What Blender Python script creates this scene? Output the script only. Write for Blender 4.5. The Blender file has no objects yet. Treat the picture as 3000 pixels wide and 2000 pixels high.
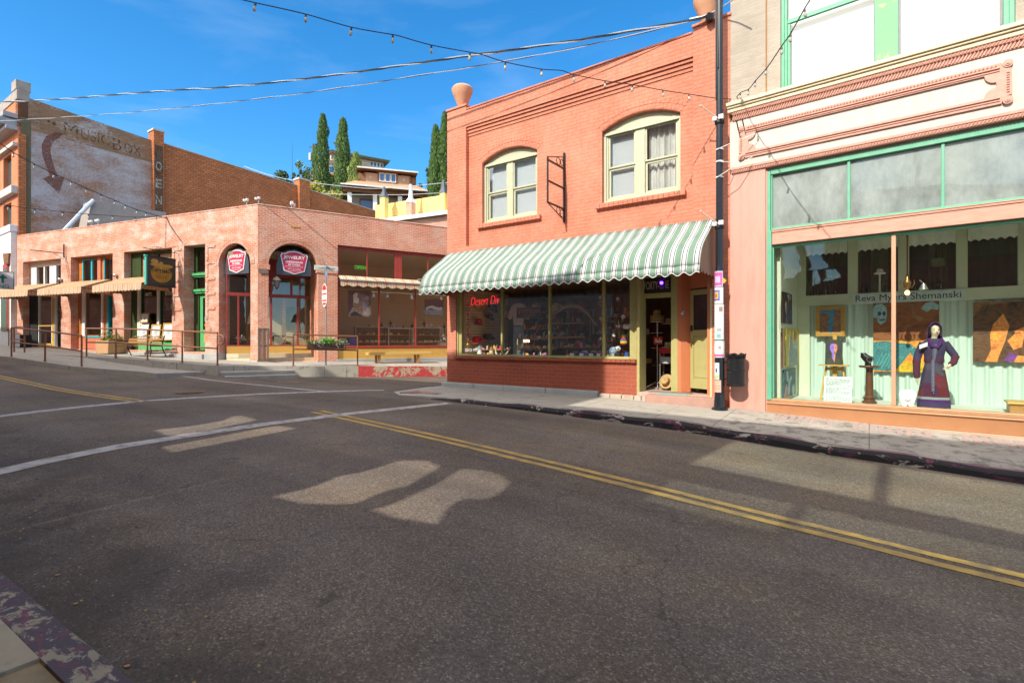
import bpy, bmesh, math, random
from mathutils import Vector, Matrix, noise
from mathutils.geometry import tessellate_polygon
rnd = random.Random(7)
sc = bpy.context.scene
COL = sc.collection
PI = math.pi
EYE = 1.45

# ------------------------------------------------------------------ frames
# every street front has its own upright plane: origin (x, y), heading of its "right" direction.
# local x runs along the front, local y runs into the building, local z is up.
def heading(dx, dy): return math.atan2(dy, dx)
H_M = heading(.82013, -.57218)
FR = {
    'S': ((0.0, 0.0), H_M),                                        # the street itself: x along it, y across it
    'O': ((.57218*10.62, .82013*10.62), H_M),                       # orange brick shop front
    'R': ((4.258, 9.98), heading(.77676, -.62980)),                 # gallery front
    'A': ((-9.934, 20.0), heading(.93016, -.36717)),                # corner building, long street front
    'B': ((-9.934, 20.0), heading(.85749, .51450)),                 # corner building, side street front
    'X': ((-25.1, 26.0), heading(.55470, .83205)),                  # side wall of the tall old hall
    'Y': ((-10.67, 40.0), heading(.89443, -.44721)),                     # yellow gable on the slope
    'H': ((-20.0, 60.0), heading(.95783, .28735)),                      # brown house on the hill
    'U': ((-29.0, 82.0), heading(.86193, .50702)),                      # cream house above it
}
def W(fr, x, y, z=0.0):
    (ox, oy), a = FR[fr]; c, s = math.cos(a), math.sin(a)
    return Vector((ox + c*x - s*y, oy + s*x + c*y, z))

# ------------------------------------------------------------------ materials
MATS = {}
def nodes(name):
    m = bpy.data.materials.new(name); m.use_nodes = True
    nt = m.node_tree; b = nt.nodes['Principled BSDF']
    return m, nt, b
def N(nt, t, **kw):
    n = nt.nodes.new(t)
    for k, v in kw.items():
        if k.startswith('i_'): n.inputs[k[2:]].default_value = v
        else: setattr(n, k, v)
    return n
def ramp(nt, stops, interp='LINEAR'):
    r = nt.nodes.new('ShaderNodeValToRGB'); r.color_ramp.interpolation = interp
    el = r.color_ramp.elements
    while len(el) < len(stops): el.new(.5)
    for e, (p, c) in zip(el, stops):
        e.position = p; e.color = (c, c, c, 1) if isinstance(c, (int, float)) else (*c, 1)
    return r
def mixc(nt, fac, a, b, mode='MIX'):
    m = nt.nodes.new('ShaderNodeMix'); m.data_type = 'RGBA'; m.blend_type = mode
    for sock, v in ((m.inputs[0], fac), (m.inputs[6], a), (m.inputs[7], b)):
        if isinstance(v, (int, float)): sock.default_value = v
        elif isinstance(v, tuple): sock.default_value = (*v, 1)
        else: nt.links.new(v, sock)
    return m.outputs[2]
def bump(nt, b, h, s=.3, d=.01):
    n = N(nt, 'ShaderNodeBump'); n.inputs['Strength'].default_value = s; n.inputs['Distance'].default_value = d
    nt.links.new(h, n.inputs['Height']); nt.links.new(n.outputs[0], b.inputs['Normal'])
def coords(nt, stretch=None):
    t = N(nt, 'ShaderNodeTexCoord'); o = t.outputs['Object']
    if stretch:
        mp = N(nt, 'ShaderNodeMapping'); mp.inputs['Scale'].default_value = stretch
        nt.links.new(o, mp.inputs[0]); o = mp.outputs[0]
    return o
def noisef(nt, vec, scale, detail=5, rough=.6, dist=0):
    n = N(nt, 'ShaderNodeTexNoise'); n.inputs['Scale'].default_value = scale
    n.inputs['Detail'].default_value = detail; n.inputs['Roughness'].default_value = rough; n.inputs['Distortion'].default_value = dist
    if vec: nt.links.new(vec, n.inputs['Vector'])
    return n.outputs['Fac']
def pbr(name, c, rough=.6, metal=0.0, c2=None, scale=6, lo=.35, hi=.7, bp=.15, bscale=60, stretch=None, spec=.5):
    """plain painted / wooden / metal surface: base colour worn towards c2 in blotches, a little bump"""
    if name in MATS: return MATS[name]
    m, nt, b = nodes(name); vec = coords(nt, stretch)
    c2 = c2 or tuple(x*.8 for x in c)
    f = noisef(nt, vec, scale, 7, .65)
    r = ramp(nt, [(lo, 0), (hi, 1)]); nt.links.new(f, r.inputs[0])
    nt.links.new(mixc(nt, r.outputs[0], c, c2), b.inputs['Base Color'])
    b.inputs['Roughness'].default_value = rough; b.inputs['Metallic'].default_value = metal
    b.inputs['Specular IOR Level'].default_value = spec
    if bp: bump(nt, b, noisef(nt, vec, bscale, 4), bp, .004)
    MATS[name] = m; return m
def emit(name, c, s):
    if name in MATS: return MATS[name]
    m, nt, b = nodes(name); b.inputs['Base Color'].default_value = (*c, 1)
    b.inputs['Emission Color'].default_value = (*c, 1); b.inputs['Emission Strength'].default_value = s
    MATS[name] = m; return m
def brick(name, c1, c2, mortar, bw=.215, rh=.073, mw=.011, wash=None, washlo=.5, washhi=.7, wscale=1.2, wstretch=(1, 1, 1),
          dirt=None, bs=.5, rough=.85, streak=None, wfine=12, msm=.15):
    if name in MATS: return MATS[name]
    m, nt, b = nodes(name); o = coords(nt)
    sp = N(nt, 'ShaderNodeSeparateXYZ'); nt.links.new(o, sp.inputs[0])
    ad = N(nt, 'ShaderNodeMath', operation='ADD'); nt.links.new(sp.outputs[0], ad.inputs[0]); nt.links.new(sp.outputs[1], ad.inputs[1])
    cb = N(nt, 'ShaderNodeCombineXYZ')
    nt.links.new(ad.outputs[0], cb.inputs[0]); nt.links.new(sp.outputs[2], cb.inputs[1])
    # courses wander a little
    wob = N(nt, 'ShaderNodeTexNoise'); wob.inputs['Scale'].default_value = 3
    nt.links.new(o, wob.inputs['Vector'])
    va = N(nt, 'ShaderNodeVectorMath', operation='MULTIPLY_ADD'); va.inputs[1].default_value = (.02, .02, 0)
    nt.links.new(wob.outputs['Color'], va.inputs[0]); nt.links.new(cb.outputs[0], va.inputs[2])
    t = N(nt, 'ShaderNodeTexBrick'); t.inputs['Scale'].default_value = 1
    t.inputs['Brick Width'].default_value = bw; t.inputs['Row Height'].default_value = rh
    t.inputs['Mortar Size'].default_value = mw; t.inputs['Mortar Smooth'].default_value = msm; t.inputs['Bias'].default_value = 0
    t.inputs['Color1'].default_value = (*c1, 1); t.inputs['Color2'].default_value = (*c2, 1); t.inputs['Mortar'].default_value = (*mortar, 1)
    nt.links.new(va.outputs[0], t.inputs['Vector'])
    col = t.outputs['Color']
    big = noisef(nt, o, .9, 6, .6)
    r0 = ramp(nt, [(.3, .82), (.7, 1.12)]); nt.links.new(big, r0.inputs[0])
    col = mixc(nt, 1.0, col, r0.outputs[0], 'MULTIPLY')
    if wash:
        mp = N(nt, 'ShaderNodeMapping'); mp.inputs['Scale'].default_value = wstretch
        nt.links.new(o, mp.inputs[0])
        f1 = noisef(nt, mp.outputs[0], wscale, 8, .7); f2 = noisef(nt, mp.outputs[0], wfine, 6, .75)
        mm = N(nt, 'ShaderNodeMath', operation='MULTIPLY_ADD'); mm.inputs[1].default_value = .45
        nt.links.new(f2, mm.inputs[0])
        m2 = N(nt, 'ShaderNodeMath', operation='MULTIPLY'); m2.inputs[1].default_value = .62
        nt.links.new(f1, m2.inputs[0]); nt.links.new(m2.outputs[0], mm.inputs[2])
        r = ramp(nt, [(washlo, 0), (washhi, 1)]); nt.links.new(mm.outputs[0], r.inputs[0])
        col = mixc(nt, r.outputs[0], col, wash)
    if dirt:
        f = noisef(nt, o, 2.2, 8, .7); r = ramp(nt, [(.58, 0), (.75, .8)]); nt.links.new(f, r.inputs[0])
        col = mixc(nt, r.outputs[0], col, dirt)
    if streak:     # rain streaks running down and small chips in the paint
        mp2 = N(nt, 'ShaderNodeMapping'); mp2.inputs['Scale'].default_value = (5, 5, .45); nt.links.new(o, mp2.inputs[0])
        f = noisef(nt, mp2.outputs[0], 1.6, 7, .65); r = ramp(nt, [(.53, 0), (.78, .6)]); nt.links.new(f, r.inputs[0]); col = mixc(nt, r.outputs[0], col, streak)
        f = noisef(nt, o, 17, 4, .6); r = ramp(nt, [(.70, 0), (.73, .75)]); nt.links.new(f, r.inputs[0]); col = mixc(nt, r.outputs[0], col, (.62, .42, .33))
    nt.links.new(col, b.inputs['Base Color']); b.inputs['Roughness'].default_value = rough
    b.inputs['Specular IOR Level'].default_value = .3
    inv = N(nt, 'ShaderNodeMath', operation='MULTIPLY_ADD'); inv.inputs[1].default_value = -1; 
    nt.links.new(t.outputs['Fac'], inv.inputs[0])
    nt.links.new(noisef(nt, o, 40, 4), inv.inputs[2])
    bump(nt, b, inv.outputs[0], bs, .012)
    MATS[name] = m; return m
def glass(name, tint=(.9, .95, .92), base=.05, edge=.9, dirt=0.0, dirtc=(.6, .65, .6)):
    if name in MATS: return MATS[name]
    m = bpy.data.materials.new(name); m.use_nodes = True; nt = m.node_tree; nt.nodes.clear()
    out = N(nt, 'ShaderNodeOutputMaterial'); tr = N(nt, 'ShaderNodeBsdfTransparent'); tr.inputs[0].default_value = (*tint, 1)
    gl = N(nt, 'ShaderNodeBsdfGlossy'); gl.inputs['Roughness'].default_value = .0; gl.inputs[0].default_value = (1, 1, 1, 1)
    wob = N(nt, 'ShaderNodeTexNoise'); wob.inputs['Scale'].default_value = 1.3
    bn = N(nt, 'ShaderNodeBump'); bn.inputs['Strength'].default_value = .06; bn.inputs['Distance'].default_value = .05
    nt.links.new(coords(nt), wob.inputs['Vector']); nt.links.new(wob.outputs['Fac'], bn.inputs['Height']); nt.links.new(bn.outputs[0], gl.inputs['Normal'])
    lw = N(nt, 'ShaderNodeLayerWeight'); pw = N(nt, 'ShaderNodeMath', operation='POWER'); pw.inputs[1].default_value = 4
    nt.links.new(lw.outputs['Facing'], pw.inputs[0])
    ma = N(nt, 'ShaderNodeMath', operation='MULTIPLY_ADD'); ma.inputs[1].default_value = edge; ma.inputs[2].default_value = base
    nt.links.new(pw.outputs[0], ma.inputs[0])
    mx = N(nt, 'ShaderNodeMixShader'); nt.links.new(ma.outputs[0], mx.inputs[0]); nt.links.new(tr.outputs[0], mx.inputs[1]); nt.links.new(gl.outputs[0], mx.inputs[2])
    res = mx.outputs[0]
    if dirt:
        df = N(nt, 'ShaderNodeBsdfDiffuse'); df.inputs[0].default_value = (*dirtc, 1)
        f = noisef(nt, coords(nt, (1, 1, .5)), 2.5, 8, .7); r = ramp(nt, [(.3, dirt*.35), (.75, dirt)]); nt.links.new(f, r.inputs[0])
        m3 = N(nt, 'ShaderNodeMixShader'); nt.links.new(r.outputs[0], m3.inputs[0]); nt.links.new(res, m3.inputs[1]); nt.links.new(df.outputs[0], m3.inputs[2])
        res = m3.outputs[0]
    nt.links.new(res, out.inputs[0]); MATS[name] = m; return m
def stripes(name, period, bands, transl=.0, axis='X', rough=.8, off=0.0):
    """woven stripes along local x: bands = [(start fraction, colour)...]"""
    if name in MATS: return MATS[name]
    m, nt, b = nodes(name); o = coords(nt)
    sp = N(nt, 'ShaderNodeSeparateXYZ'); nt.links.new(o, sp.inputs[0])
    ml = N(nt, 'ShaderNodeMath', operation='MULTIPLY_ADD'); ml.inputs[1].default_value = 1/period; ml.inputs[2].default_value = 100 + off
    nt.links.new(sp.outputs[axis], ml.inputs[0])
    fr = N(nt, 'ShaderNodeMath', operation='FRACT'); nt.links.new(ml.outputs[0], fr.inputs[0])
    r = ramp(nt, bands, 'CONSTANT'); nt.links.new(fr.outputs[0], r.inputs[0])
    f = noisef(nt, o, 2.2, 8, .7); r2 = ramp(nt, [(.3, .74), (.5, .97), (.7, 1.06)]); nt.links.new(f, r2.inputs[0])
    c = mixc(nt, 1.0, r.outputs[0], r2.outputs[0], 'MULTIPLY')
    nt.links.new(c, b.inputs['Base Color']); b.inputs['Roughness'].default_value = rough
    b.inputs['Specular IOR Level'].default_value = .2
    bump(nt, b, noisef(nt, o, 2.6, 5), .5, .05)
    if transl:
        tl = N(nt, 'ShaderNodeBsdfTranslucent'); nt.links.new(c, tl.inputs[0])
        mx = N(nt, 'ShaderNodeMixShader'); mx.inputs[0].default_value = transl
        out = nt.nodes['Material Output']
        nt.links.new(b.outputs[0], mx.inputs[1]); nt.links.new(tl.outputs[0], mx.inputs[2]); nt.links.new(mx.outputs[0], out.inputs[0])
    MATS[name] = m; return m

# ------------------------------------------------------------------ geometry collector
class G:
    def __init__(s): s.v = []; s.f = []; s.m = []
    def add(s, vs, fs, m=0):
        b = len(s.v); s.v += [tuple(v) for v in vs]; s.f += [[i + b for i in f] for f in fs]; s.m += [m]*len(fs); return s
    def box(s, x0, x1, y0, y1, z0, z1, m=0):
        return s.add([(x0, y0, z0), (x1, y0, z0), (x1, y1, z0), (x0, y1, z0), (x0, y0, z1), (x1, y0, z1), (x1, y1, z1), (x0, y1, z1)],
                     [(0, 3, 2, 1), (4, 5, 6, 7), (0, 1, 5, 4), (1, 2, 6, 5), (2, 3, 7, 6), (3, 0, 4, 7)], m)
    def hexa(s, lo, hi, m=0):   # two quads (lists of 4 points), joined
        return s.add(list(lo) + list(hi), [(0, 3, 2, 1), (4, 5, 6, 7), (0, 1, 5, 4), (1, 2, 6, 5), (2, 3, 7, 6), (3, 0, 4, 7)], m)
    def prism(s, outer, y0, y1, holes=(), m=0, plane='xz', back=True):
        """flat outline (with holes) given a real thickness; plane xz is extruded along y, plane xy along z"""
        P = (lambda a, b, t: (a, t, b)) if plane == 'xz' else ((lambda a, b, t: (a, b, t)) if plane == 'xy' else (lambda a, b, t: (t, a, b)))
        loops = [list(outer)] + [list(h) for h in holes]
        flat = [p for l in loops for p in l]
        tris = tessellate_polygon([[Vector((p[0], p[1], 0)) for p in l] for l in loops])
        n = len(flat)
        vs = [P(p[0], p[1], y0) for p in flat] + [P(p[0], p[1], y1) for p in flat]
        fs = [tuple(t) for t in tris] + ([tuple(i + n for i in reversed(t)) for t in tris] if back else [])
        k = 0
        for l in loops:
            L = len(l)
            for i in range(L):
                a, b2 = k + i, k + (i + 1) % L
                fs.append((a, b2, b2 + n, a + n))
            k += L
        return s.add(vs, fs, m)
    def tube(s, pts, r, n=8, m=0, closed=False):
        pts = [Vector(p) for p in pts]; k = len(pts); rr = r if isinstance(r, (list, tuple)) else [r]*k
        vs = []; prev = None
        for i, p in enumerate(pts):
            a = pts[i-1] if i else (pts[-1] if closed else p); b = pts[i+1] if i < k-1 else (pts[0] if closed else p)
            d = (b - a).normalized()
            up = prev if prev is not None else (Vector((0, 0, 1)) if abs(d.z) < .9 else Vector((1, 0, 0)))
            x = (up - d*up.dot(d)).normalized(); prev = x; y = d.cross(x)
            for j in range(n):
                t = 2*PI*j/n; vs.append(p + (x*math.cos(t) + y*math.sin(t))*rr[i])
        fs = []
        for i in range(k if closed else k-1):
            for j in range(n):
                a = i*n + j; b = i*n + (j+1) % n; c = ((i+1) % k)*n + (j+1) % n; d = ((i+1) % k)*n + j
                fs.append((a, b, c, d))
        if not closed: fs += [tuple(reversed(range(n))), tuple(range((k-1)*n, k*n))]
        return s.add(vs, fs, m)
    def lathe(s, prof, c=(0, 0, 0), n=24, m=0, sx=1, sy=1):
        vs = []; k = len(prof)
        for r, z in prof:
            for j in range(n):
                t = 2*PI*j/n; vs.append((c[0] + r*math.cos(t)*sx, c[1] + r*math.sin(t)*sy, c[2] + z))
        fs = [(i*n + j, i*n + (j+1) % n, (i+1)*n + (j+1) % n, (i+1)*n + j) for i in range(k-1) for j in range(n)]
        fs += [tuple(reversed(range(n))), tuple(range((k-1)*n, k*n))]
        return s.add(vs, fs, m)
    def ball(s, c, r, n=12, m=0, sx=1, sy=1, sz=1):
        k = max(6, n//2 + 1)
        return s.lathe([(max(1e-4, r*math.sin(PI*i/k)), -r*math.cos(PI*i/k)*sz) for i in range(k+1)], c, n, m, sx, sy)
    def disc_y(s, cx, cz, r, y0, y1, n=20, m=0, sx=1, sz=1):
        return s.prism([(cx + r*sx*math.cos(2*PI*i/n), cz + r*sz*math.sin(2*PI*i/n)) for i in range(n)], y0, y1, m=m)
    def obj(s, name, mats, parent=None, smooth=False, bevel=0.0, angle=35):
        me = bpy.data.meshes.new(name); me.from_pydata(s.v, [], s.f)
        for mt in (mats if isinstance(mats, (list, tuple)) else [mats]): me.materials.append(mt)
        for p, mi in zip(me.polygons, s.m): p.material_index = mi
        bm = bmesh.new(); bm.from_mesh(me); bmesh.ops.recalc_face_normals(bm, faces=bm.faces); bm.to_mesh(me); bm.free()
        me.update(); o = bpy.data.objects.new(name, me); COL.objects.link(o)
        if parent: o.parent = parent
        if smooth:
            for p in me.polygons: p.use_smooth = True
            try: me.set_sharp_from_angle(angle=math.radians(angle))
            except Exception: pass
        if bevel:
            b = o.modifiers.new('bevel', 'BEVEL'); b.width = bevel; b.segments = 2; b.limit_method = 'ANGLE'
        return o
def tag(o, label=None, cat=None, group=None, kind=None):
    if label: o['label'] = label
    if cat: o['category'] = cat
    if group: o['group'] = group
    if kind: o['kind'] = kind
    return o
def thing(name, label, cat, fr, x, y, z=0.0, rot=0.0, group=None):
    o = bpy.data.objects.new(name, None); COL.objects.link(o); o.empty_display_size = .2
    o.location = W(fr, x, y, z); o.rotation_euler = (0, 0, FR[fr][1] + rot)
    return tag(o, label, cat, group)
def solo(g, name, mats, label, cat, fr, x, y, z=0.0, rot=0.0, group=None, **kw):
    o = g.obj(name, mats, None, **kw); o.location = W(fr, x, y, z); o.rotation_euler = (0, 0, FR[fr][1] + rot)
    return tag(o, label, cat, group)
def clone(o, loc=None, rot=None, label=None, group=None, parent=None):
    c = o.copy(); COL.objects.link(c)
    if parent: c.parent = parent
    if loc is not None: c.location = loc
    if rot is not None: c.rotation_euler = (0, 0, rot)
    if label: c['label'] = label
    if group: c['group'] = group
    for ch in list(o.children): clone(ch, parent=c)
    return c
def lettering(name, body, width, m, parent, x, y, z, height=None, depth=.006, bold=0.0, rotz=0.0, squash=1.0, shear=0.0, arch=0.0, tilt=0.0):
    """raised or painted letters standing in the local xz plane, facing -y, centred on (x, z)"""
    cu = bpy.data.curves.new(name, 'FONT'); cu.body = body; cu.align_x = 'CENTER'; cu.align_y = 'CENTER'; cu.size = 1
    cu.extrude = .5; cu.offset = bold; cu.resolution_u = 3; cu.shear = shear
    t = bpy.data.objects.new('tmp', cu); COL.objects.link(t)
    dg = bpy.context.evaluated_depsgraph_get(); me = bpy.data.meshes.new_from_object(t.evaluated_get(dg))
    bpy.data.objects.remove(t); bpy.data.curves.remove(cu)
    xs = [v.co.x for v in me.vertices]; ys = [v.co.y for v in me.vertices]
    w = max(xs) - min(xs); h = max(ys) - min(ys); mx = (max(xs)+min(xs))/2; my = (max(ys)+min(ys))/2
    sx = width/w; sz = (height/h) if height else sx*squash
    for v in me.vertices:
        a = (v.co.x - mx)*sx; b = (v.co.y - my)*sz
        if arch: b += -arch*(2*a/width)**2 + arch*.5
        c, s_ = math.cos(tilt), math.sin(tilt)
        v.co = (a*c - b*s_, -v.co.z*depth, a*s_ + b*c)
    me.materials.clear(); me.materials.append(m); me.name = name
    o = bpy.data.objects.new(name, me); COL.objects.link(o); o.parent = parent
    o.location = (x, y, z); o.rotation_euler = (0, 0, rotz); return o
def arc(cx, cz, r, a0, a1, n, rz=None):
    rz = rz or r
    return [(cx + r*math.cos(math.radians(a0 + (a1-a0)*i/n)), cz + rz*math.sin(math.radians(a0 + (a1-a0)*i/n))) for i in range(n+1)]
def rect(x0, x1, z0, z1): return [(x0, z0), (x1, z0), (x1, z1), (x0, z1)]
def interp(t, pts):
    if t <= pts[0][0]: return pts[0][1]
    for (a, va), (b, vb) in zip(pts, pts[1:]):
        if t <= b: return va + (vb - va)*(t - a)/(b - a)
    return pts[-1][1]
def smoothi(t, pts, w=.8): return sum(interp(t + k*w/3, pts) for k in (-3, -2, -1, 0, 1, 2, 3))/7
# ------------------------------------------------------------------ shared materials
M_dark = pbr('dark_interior', (.02, .018, .016), .9)
M_black = pbr('black_iron', (.012, .012, .014), .4, bp=.05)
M_white = pbr('white_paint', (.78, .77, .73), .5, c2=(.7, .69, .64))
M_offwhite = pbr('cream_paint', (.74, .7, .58), .6, c2=(.66, .61, .48))
M_orange = brick('painted_orange_brick', (.60, .212, .130), (.57, .197, .118), (.50, .165, .095), bw=.235, rh=.082, mw=.012, bs=.5, rough=.75, wash=(.64, .265, .175), washlo=.48, washhi=.72, wscale=.8, wfine=7, dirt=(.50, .19, .115), streak=(.44, .15, .09))
M_orange_base = brick('painted_red_base_brick', (.34, .085, .045), (.31, .078, .042), (.38, .11, .06), bw=.235, rh=.09, mw=.011, bs=.6, rough=.7)
M_orange_flat = pbr('orange_wall_paint', (.6, .2, .085), .6, c2=(.55, .18, .08), scale=3)
M_sage = pbr('sage_window_paint', (.48, .485, .335), .5, c2=(.43, .43, .29))
M_olive = pbr('olive_shopfront_paint', (.44, .40, .16), .5, c2=(.39, .35, .13))
M_glass = glass('window_glass', tint=(.96, .98, .98), base=.12)
M_glass_clear = glass('shop_glass', tint=(.96, .985, .965), base=.025, edge=.6)
M_glass_shop = glass('dark_shop_glass', tint=(.99, .99, .97), base=.045, edge=.6)
M_blind = pbr('white_blind', (.66, .68, .69), .8, c2=(.60, .62, .64), stretch=(1, 1, 30), scale=3, bp=.3, bscale=6)
M_curtain = pbr('white_curtain', (.8, .78, .72), .9)
M_concrete = pbr('grey_concrete', (.38, .36, .31), .9, c2=(.28, .265, .23), scale=2.5, bp=.35, bscale=40)
M_plinth = pbr('grey_plinth', (.40, .41, .40), .9, c2=(.31, .32, .31), scale=2, bp=.3, bscale=30)
M_copper = pbr('copper_sheet', (.85, .42, .2), .38, .75, c2=(.75, .36, .18), scale=2, bp=.12, bscale=4)
M_green = pbr('green_window_paint', (.10, .40, .22), .5, c2=(.17, .44, .28), scale=10)
M_green_worn = pbr('peeling_green_paint', (.2, .45, .23), .7, c2=(.5, .38, .22), scale=5, lo=.56, hi=.64)
M_pink = pbr('salmon_paint', (.60, .315, .245), .65, c2=(.50, .245, .185), scale=2.2, lo=.46, hi=.78, stretch=(3, 3, .5))
M_pinktrim = pbr('terracotta_trim_paint', (.62, .335, .255), .6, c2=(.52, .25, .18), scale=14)
M_tanbrick = brick('tan_brick', (.46, .40, .32), (.41, .35, .28), (.43, .37, .30), bw=.23, rh=.058, mw=.008, bs=.45, dirt=(.5, .41, .3))
M_redframe = pbr('dark_red_paint', (.34, .05, .035), .45, c2=(.28, .035, .03))
M_redpaint = pbr('red_paint', (.6, .03, .03), .5)
M_yellowpanel = pbr('yellow_beadboard', (.62, .38, .09), .6, c2=(.55, .32, .07), stretch=(12, 12, .5), scale=3)
M_cbrick = brick('weathered_red_brick', (.68, .205, .10), (.57, .16, .08), (.66, .5, .38), bw=.215, rh=.072, mw=.009, wash=(.68, .50, .38), washlo=.49, washhi=.74, wscale=1.1, wstretch=(1, 1, 1.6), bs=.6)
M_cbrickA = brick('sunbleached_pink_brick', (.58, .205, .118), (.50, .165, .09), (.60, .41, .29), bw=.215, rh=.072, mw=.009, wash=(.66, .55, .46), washlo=.49, washhi=.68, wscale=1.3, wstretch=(1, 1, 1.8), bs=.6)
M_xbrick = brick('old_brick_with_flaking_whitewash', (.36, .17, .085), (.26, .12, .06), (.26, .18, .12), bw=.3, rh=.11, mw=.014, wash=(.44, .43, .45), washlo=.44, washhi=.63, wscale=.55, wstretch=(1, 1, 1.7), wfine=8, bs=.7)
M_xbrick_top = brick('brown_hall_brick', (.32, .18, .095), (.24, .13, .065), (.22, .15, .10), bw=.3, rh=.11, mw=.014, wash=(.48, .47, .48), washlo=.53, washhi=.66, wfine=8, wscale=.6, wstretch=(1, 1, 1.8), bs=.7)
M_xbrick2 = brick('bare_orange_red_brick', (.56, .19, .06), (.42, .13, .04), (.26, .11, .06), bw=.32, rh=.14, mw=.024, dirt=(.2, .08, .04), bs=.7)
M_xfront = brick('hall_front_brick', (.62, .21, .09), (.55, .18, .08), (.5, .18, .09), bs=.3)
M_stone = pbr('pale_stone', (.52, .47, .42), .8, c2=(.44, .39, .35), bp=.2)
M_tan = pbr('tan_board', (.55, .42, .25), .8)
M_wood = pbr('warm_wood', (.42, .22, .07), .5, c2=(.33, .16, .05), stretch=(1, 1, 8), scale=3)
M_darkwood = pbr('dark_turned_wood', (.13, .055, .025), .4, c2=(.09, .04, .02))
M_goldwood = pbr('golden_wood', (.62, .38, .09), .45, c2=(.52, .3, .07))
M_rust = pbr('rusty_brown_pipe', (.30, .13, .06), .5, .3, c2=(.22, .09, .05), scale=12)
M_steel = pbr('galvanised_steel', (.42, .45, .46), .4, .6)
M_gold = pbr('gold_bauble', (.65, .45, .1), .25, .7)
M_silver = pbr('silver_metal', (.7, .7, .7), .25, .9)
M_paper = pbr('white_paper', (.82, .82, .8), .8, bp=0)
M_ink = pbr('dark_ink', (.04, .04, .05), .8, bp=0)
M_cord = pbr('black_cable', (.012, .013, .016), .5, bp=0)
M_bulb = glass('clear_bulb_glass', tint=(.92, .9, .84), base=.12)
M_whiteln = pbr('worn_white_road_paint', (.42, .385, .35), .9, c2=(.17, .145, .125), scale=7, lo=.46, hi=.68, bp=.4, bscale=50)
M_yellowln = pbr('worn_yellow_road_paint', (.46, .29, .07), .9, c2=(.2, .15, .08), scale=5, lo=.40, hi=.68, bp=.4, bscale=50)

def asphalt():
    m, nt, b = nodes('asphalt'); o = coords(nt)
    v = N(nt, 'ShaderNodeTexVoronoi'); v.inputs['Scale'].default_value = 95; nt.links.new(o, v.inputs['Vector'])
    r = ramp(nt, [(0, (.094, .076, .062)), (.5, (.138, .114, .096)), (.88, (.168, .140, .117)), (.98, (.26, .225, .18))], 'LINEAR')
    sepc = N(nt, 'ShaderNodeSeparateColor'); nt.links.new(v.outputs['Color'], sepc.inputs[0]); nt.links.new(sepc.outputs[0], r.inputs[0])
    f1 = noisef(nt, o, .35, 5, .6); r1 = ramp(nt, [(.28, .68), (.72, 1.25)]); nt.links.new(f1, r1.inputs[0])
    c = mixc(nt, 1.0, r.outputs[0], r1.outputs[0], 'MULTIPLY')
    f2 = noisef(nt, o, 3.2, 8, .72); r2 = ramp(nt, [(.61, 0), (.68, .7)]); nt.links.new(f2, r2.inputs[0])
    c = mixc(nt, r2.outputs[0], c, (.055, .047, .042))          # oil and gum spots
    fb = noisef(nt, o, 1.1, 4, .5); rb = ramp(nt, [(.35, (.98, .97, .97)), (.65, (1.07, 1.0, .88))]); nt.links.new(fb, rb.inputs[0])
    c = mixc(nt, 1.0, c, rb.outputs[0], 'MULTIPLY')
    # wheel-polished lanes and old patch tones running along the street
    mp = N(nt, 'ShaderNodeMapping'); mp.inputs['Scale'].default_value = (.06, 1.1, 1); nt.links.new(o, mp.inputs[0])
    fl = noisef(nt, mp.outputs[0], 1.0, 5, .6); rl = ramp(nt, [(.3, .8), (.5, 1.0), (.68, 1.22)]); nt.links.new(fl, rl.inputs[0])
    c = mixc(nt, 1.0, c, rl.outputs[0], 'MULTIPLY')
    # silt and crumbled tar along the near gutter (local y runs across the street)
    spx = N(nt, 'ShaderNodeSeparateXYZ'); nt.links.new(o, spx.inputs[0]); fg = noisef(nt, o, 1.3, 7, .65)
    ga = N(nt, 'ShaderNodeMath', operation='MULTIPLY_ADD'); ga.inputs[1].default_value = 1.7; nt.links.new(fg, ga.inputs[0])
    gs = N(nt, 'ShaderNodeMath', operation='MULTIPLY'); gs.inputs[1].default_value = -.42; nt.links.new(spx.outputs[1], gs.inputs[0]); nt.links.new(gs.outputs[0], ga.inputs[2])
    rg = ramp(nt, [(.02, 0), (.5, .62)]); nt.links.new(ga.outputs[0], rg.inputs[0]); c = mixc(nt, rg.outputs[0], c, (.050, .040, .031))
    # hairline cracks
    vc = N(nt, 'ShaderNodeTexVoronoi', feature='DISTANCE_TO_EDGE'); vc.inputs['Scale'].default_value = .33
    wv = N(nt, 'ShaderNodeTexNoise'); wv.inputs['Scale'].default_value = 1.5; wv.inputs['Detail'].default_value = 6; nt.links.new(o, wv.inputs['Vector'])
    va = N(nt, 'ShaderNodeVectorMath', operation='MULTIPLY_ADD'); va.inputs[1].default_value = (.9, .9, .9); nt.links.new(wv.outputs['Color'], va.inputs[0]); nt.links.new(o, va.inputs[2])
    nt.links.new(va.outputs[0], vc.inputs['Vector'])
    rc = ramp(nt, [(0, .4), (.0035, 0)]); nt.links.new(vc.outputs['Distance'], rc.inputs[0])
    c = mixc(nt, rc.outputs[0], c, (.015, .013, .012))
    nt.links.new(c, b.inputs['Base Color']); b.inputs['Roughness'].default_value = .9; b.inputs['Specular IOR Level'].default_value = .2
    vb = N(nt, 'ShaderNodeTexVoronoi'); vb.inputs['Scale'].default_value = 95; nt.links.new(o, vb.inputs['Vector'])
    bump(nt, b, vb.outputs['Distance'], .4, .01)
    return m
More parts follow.
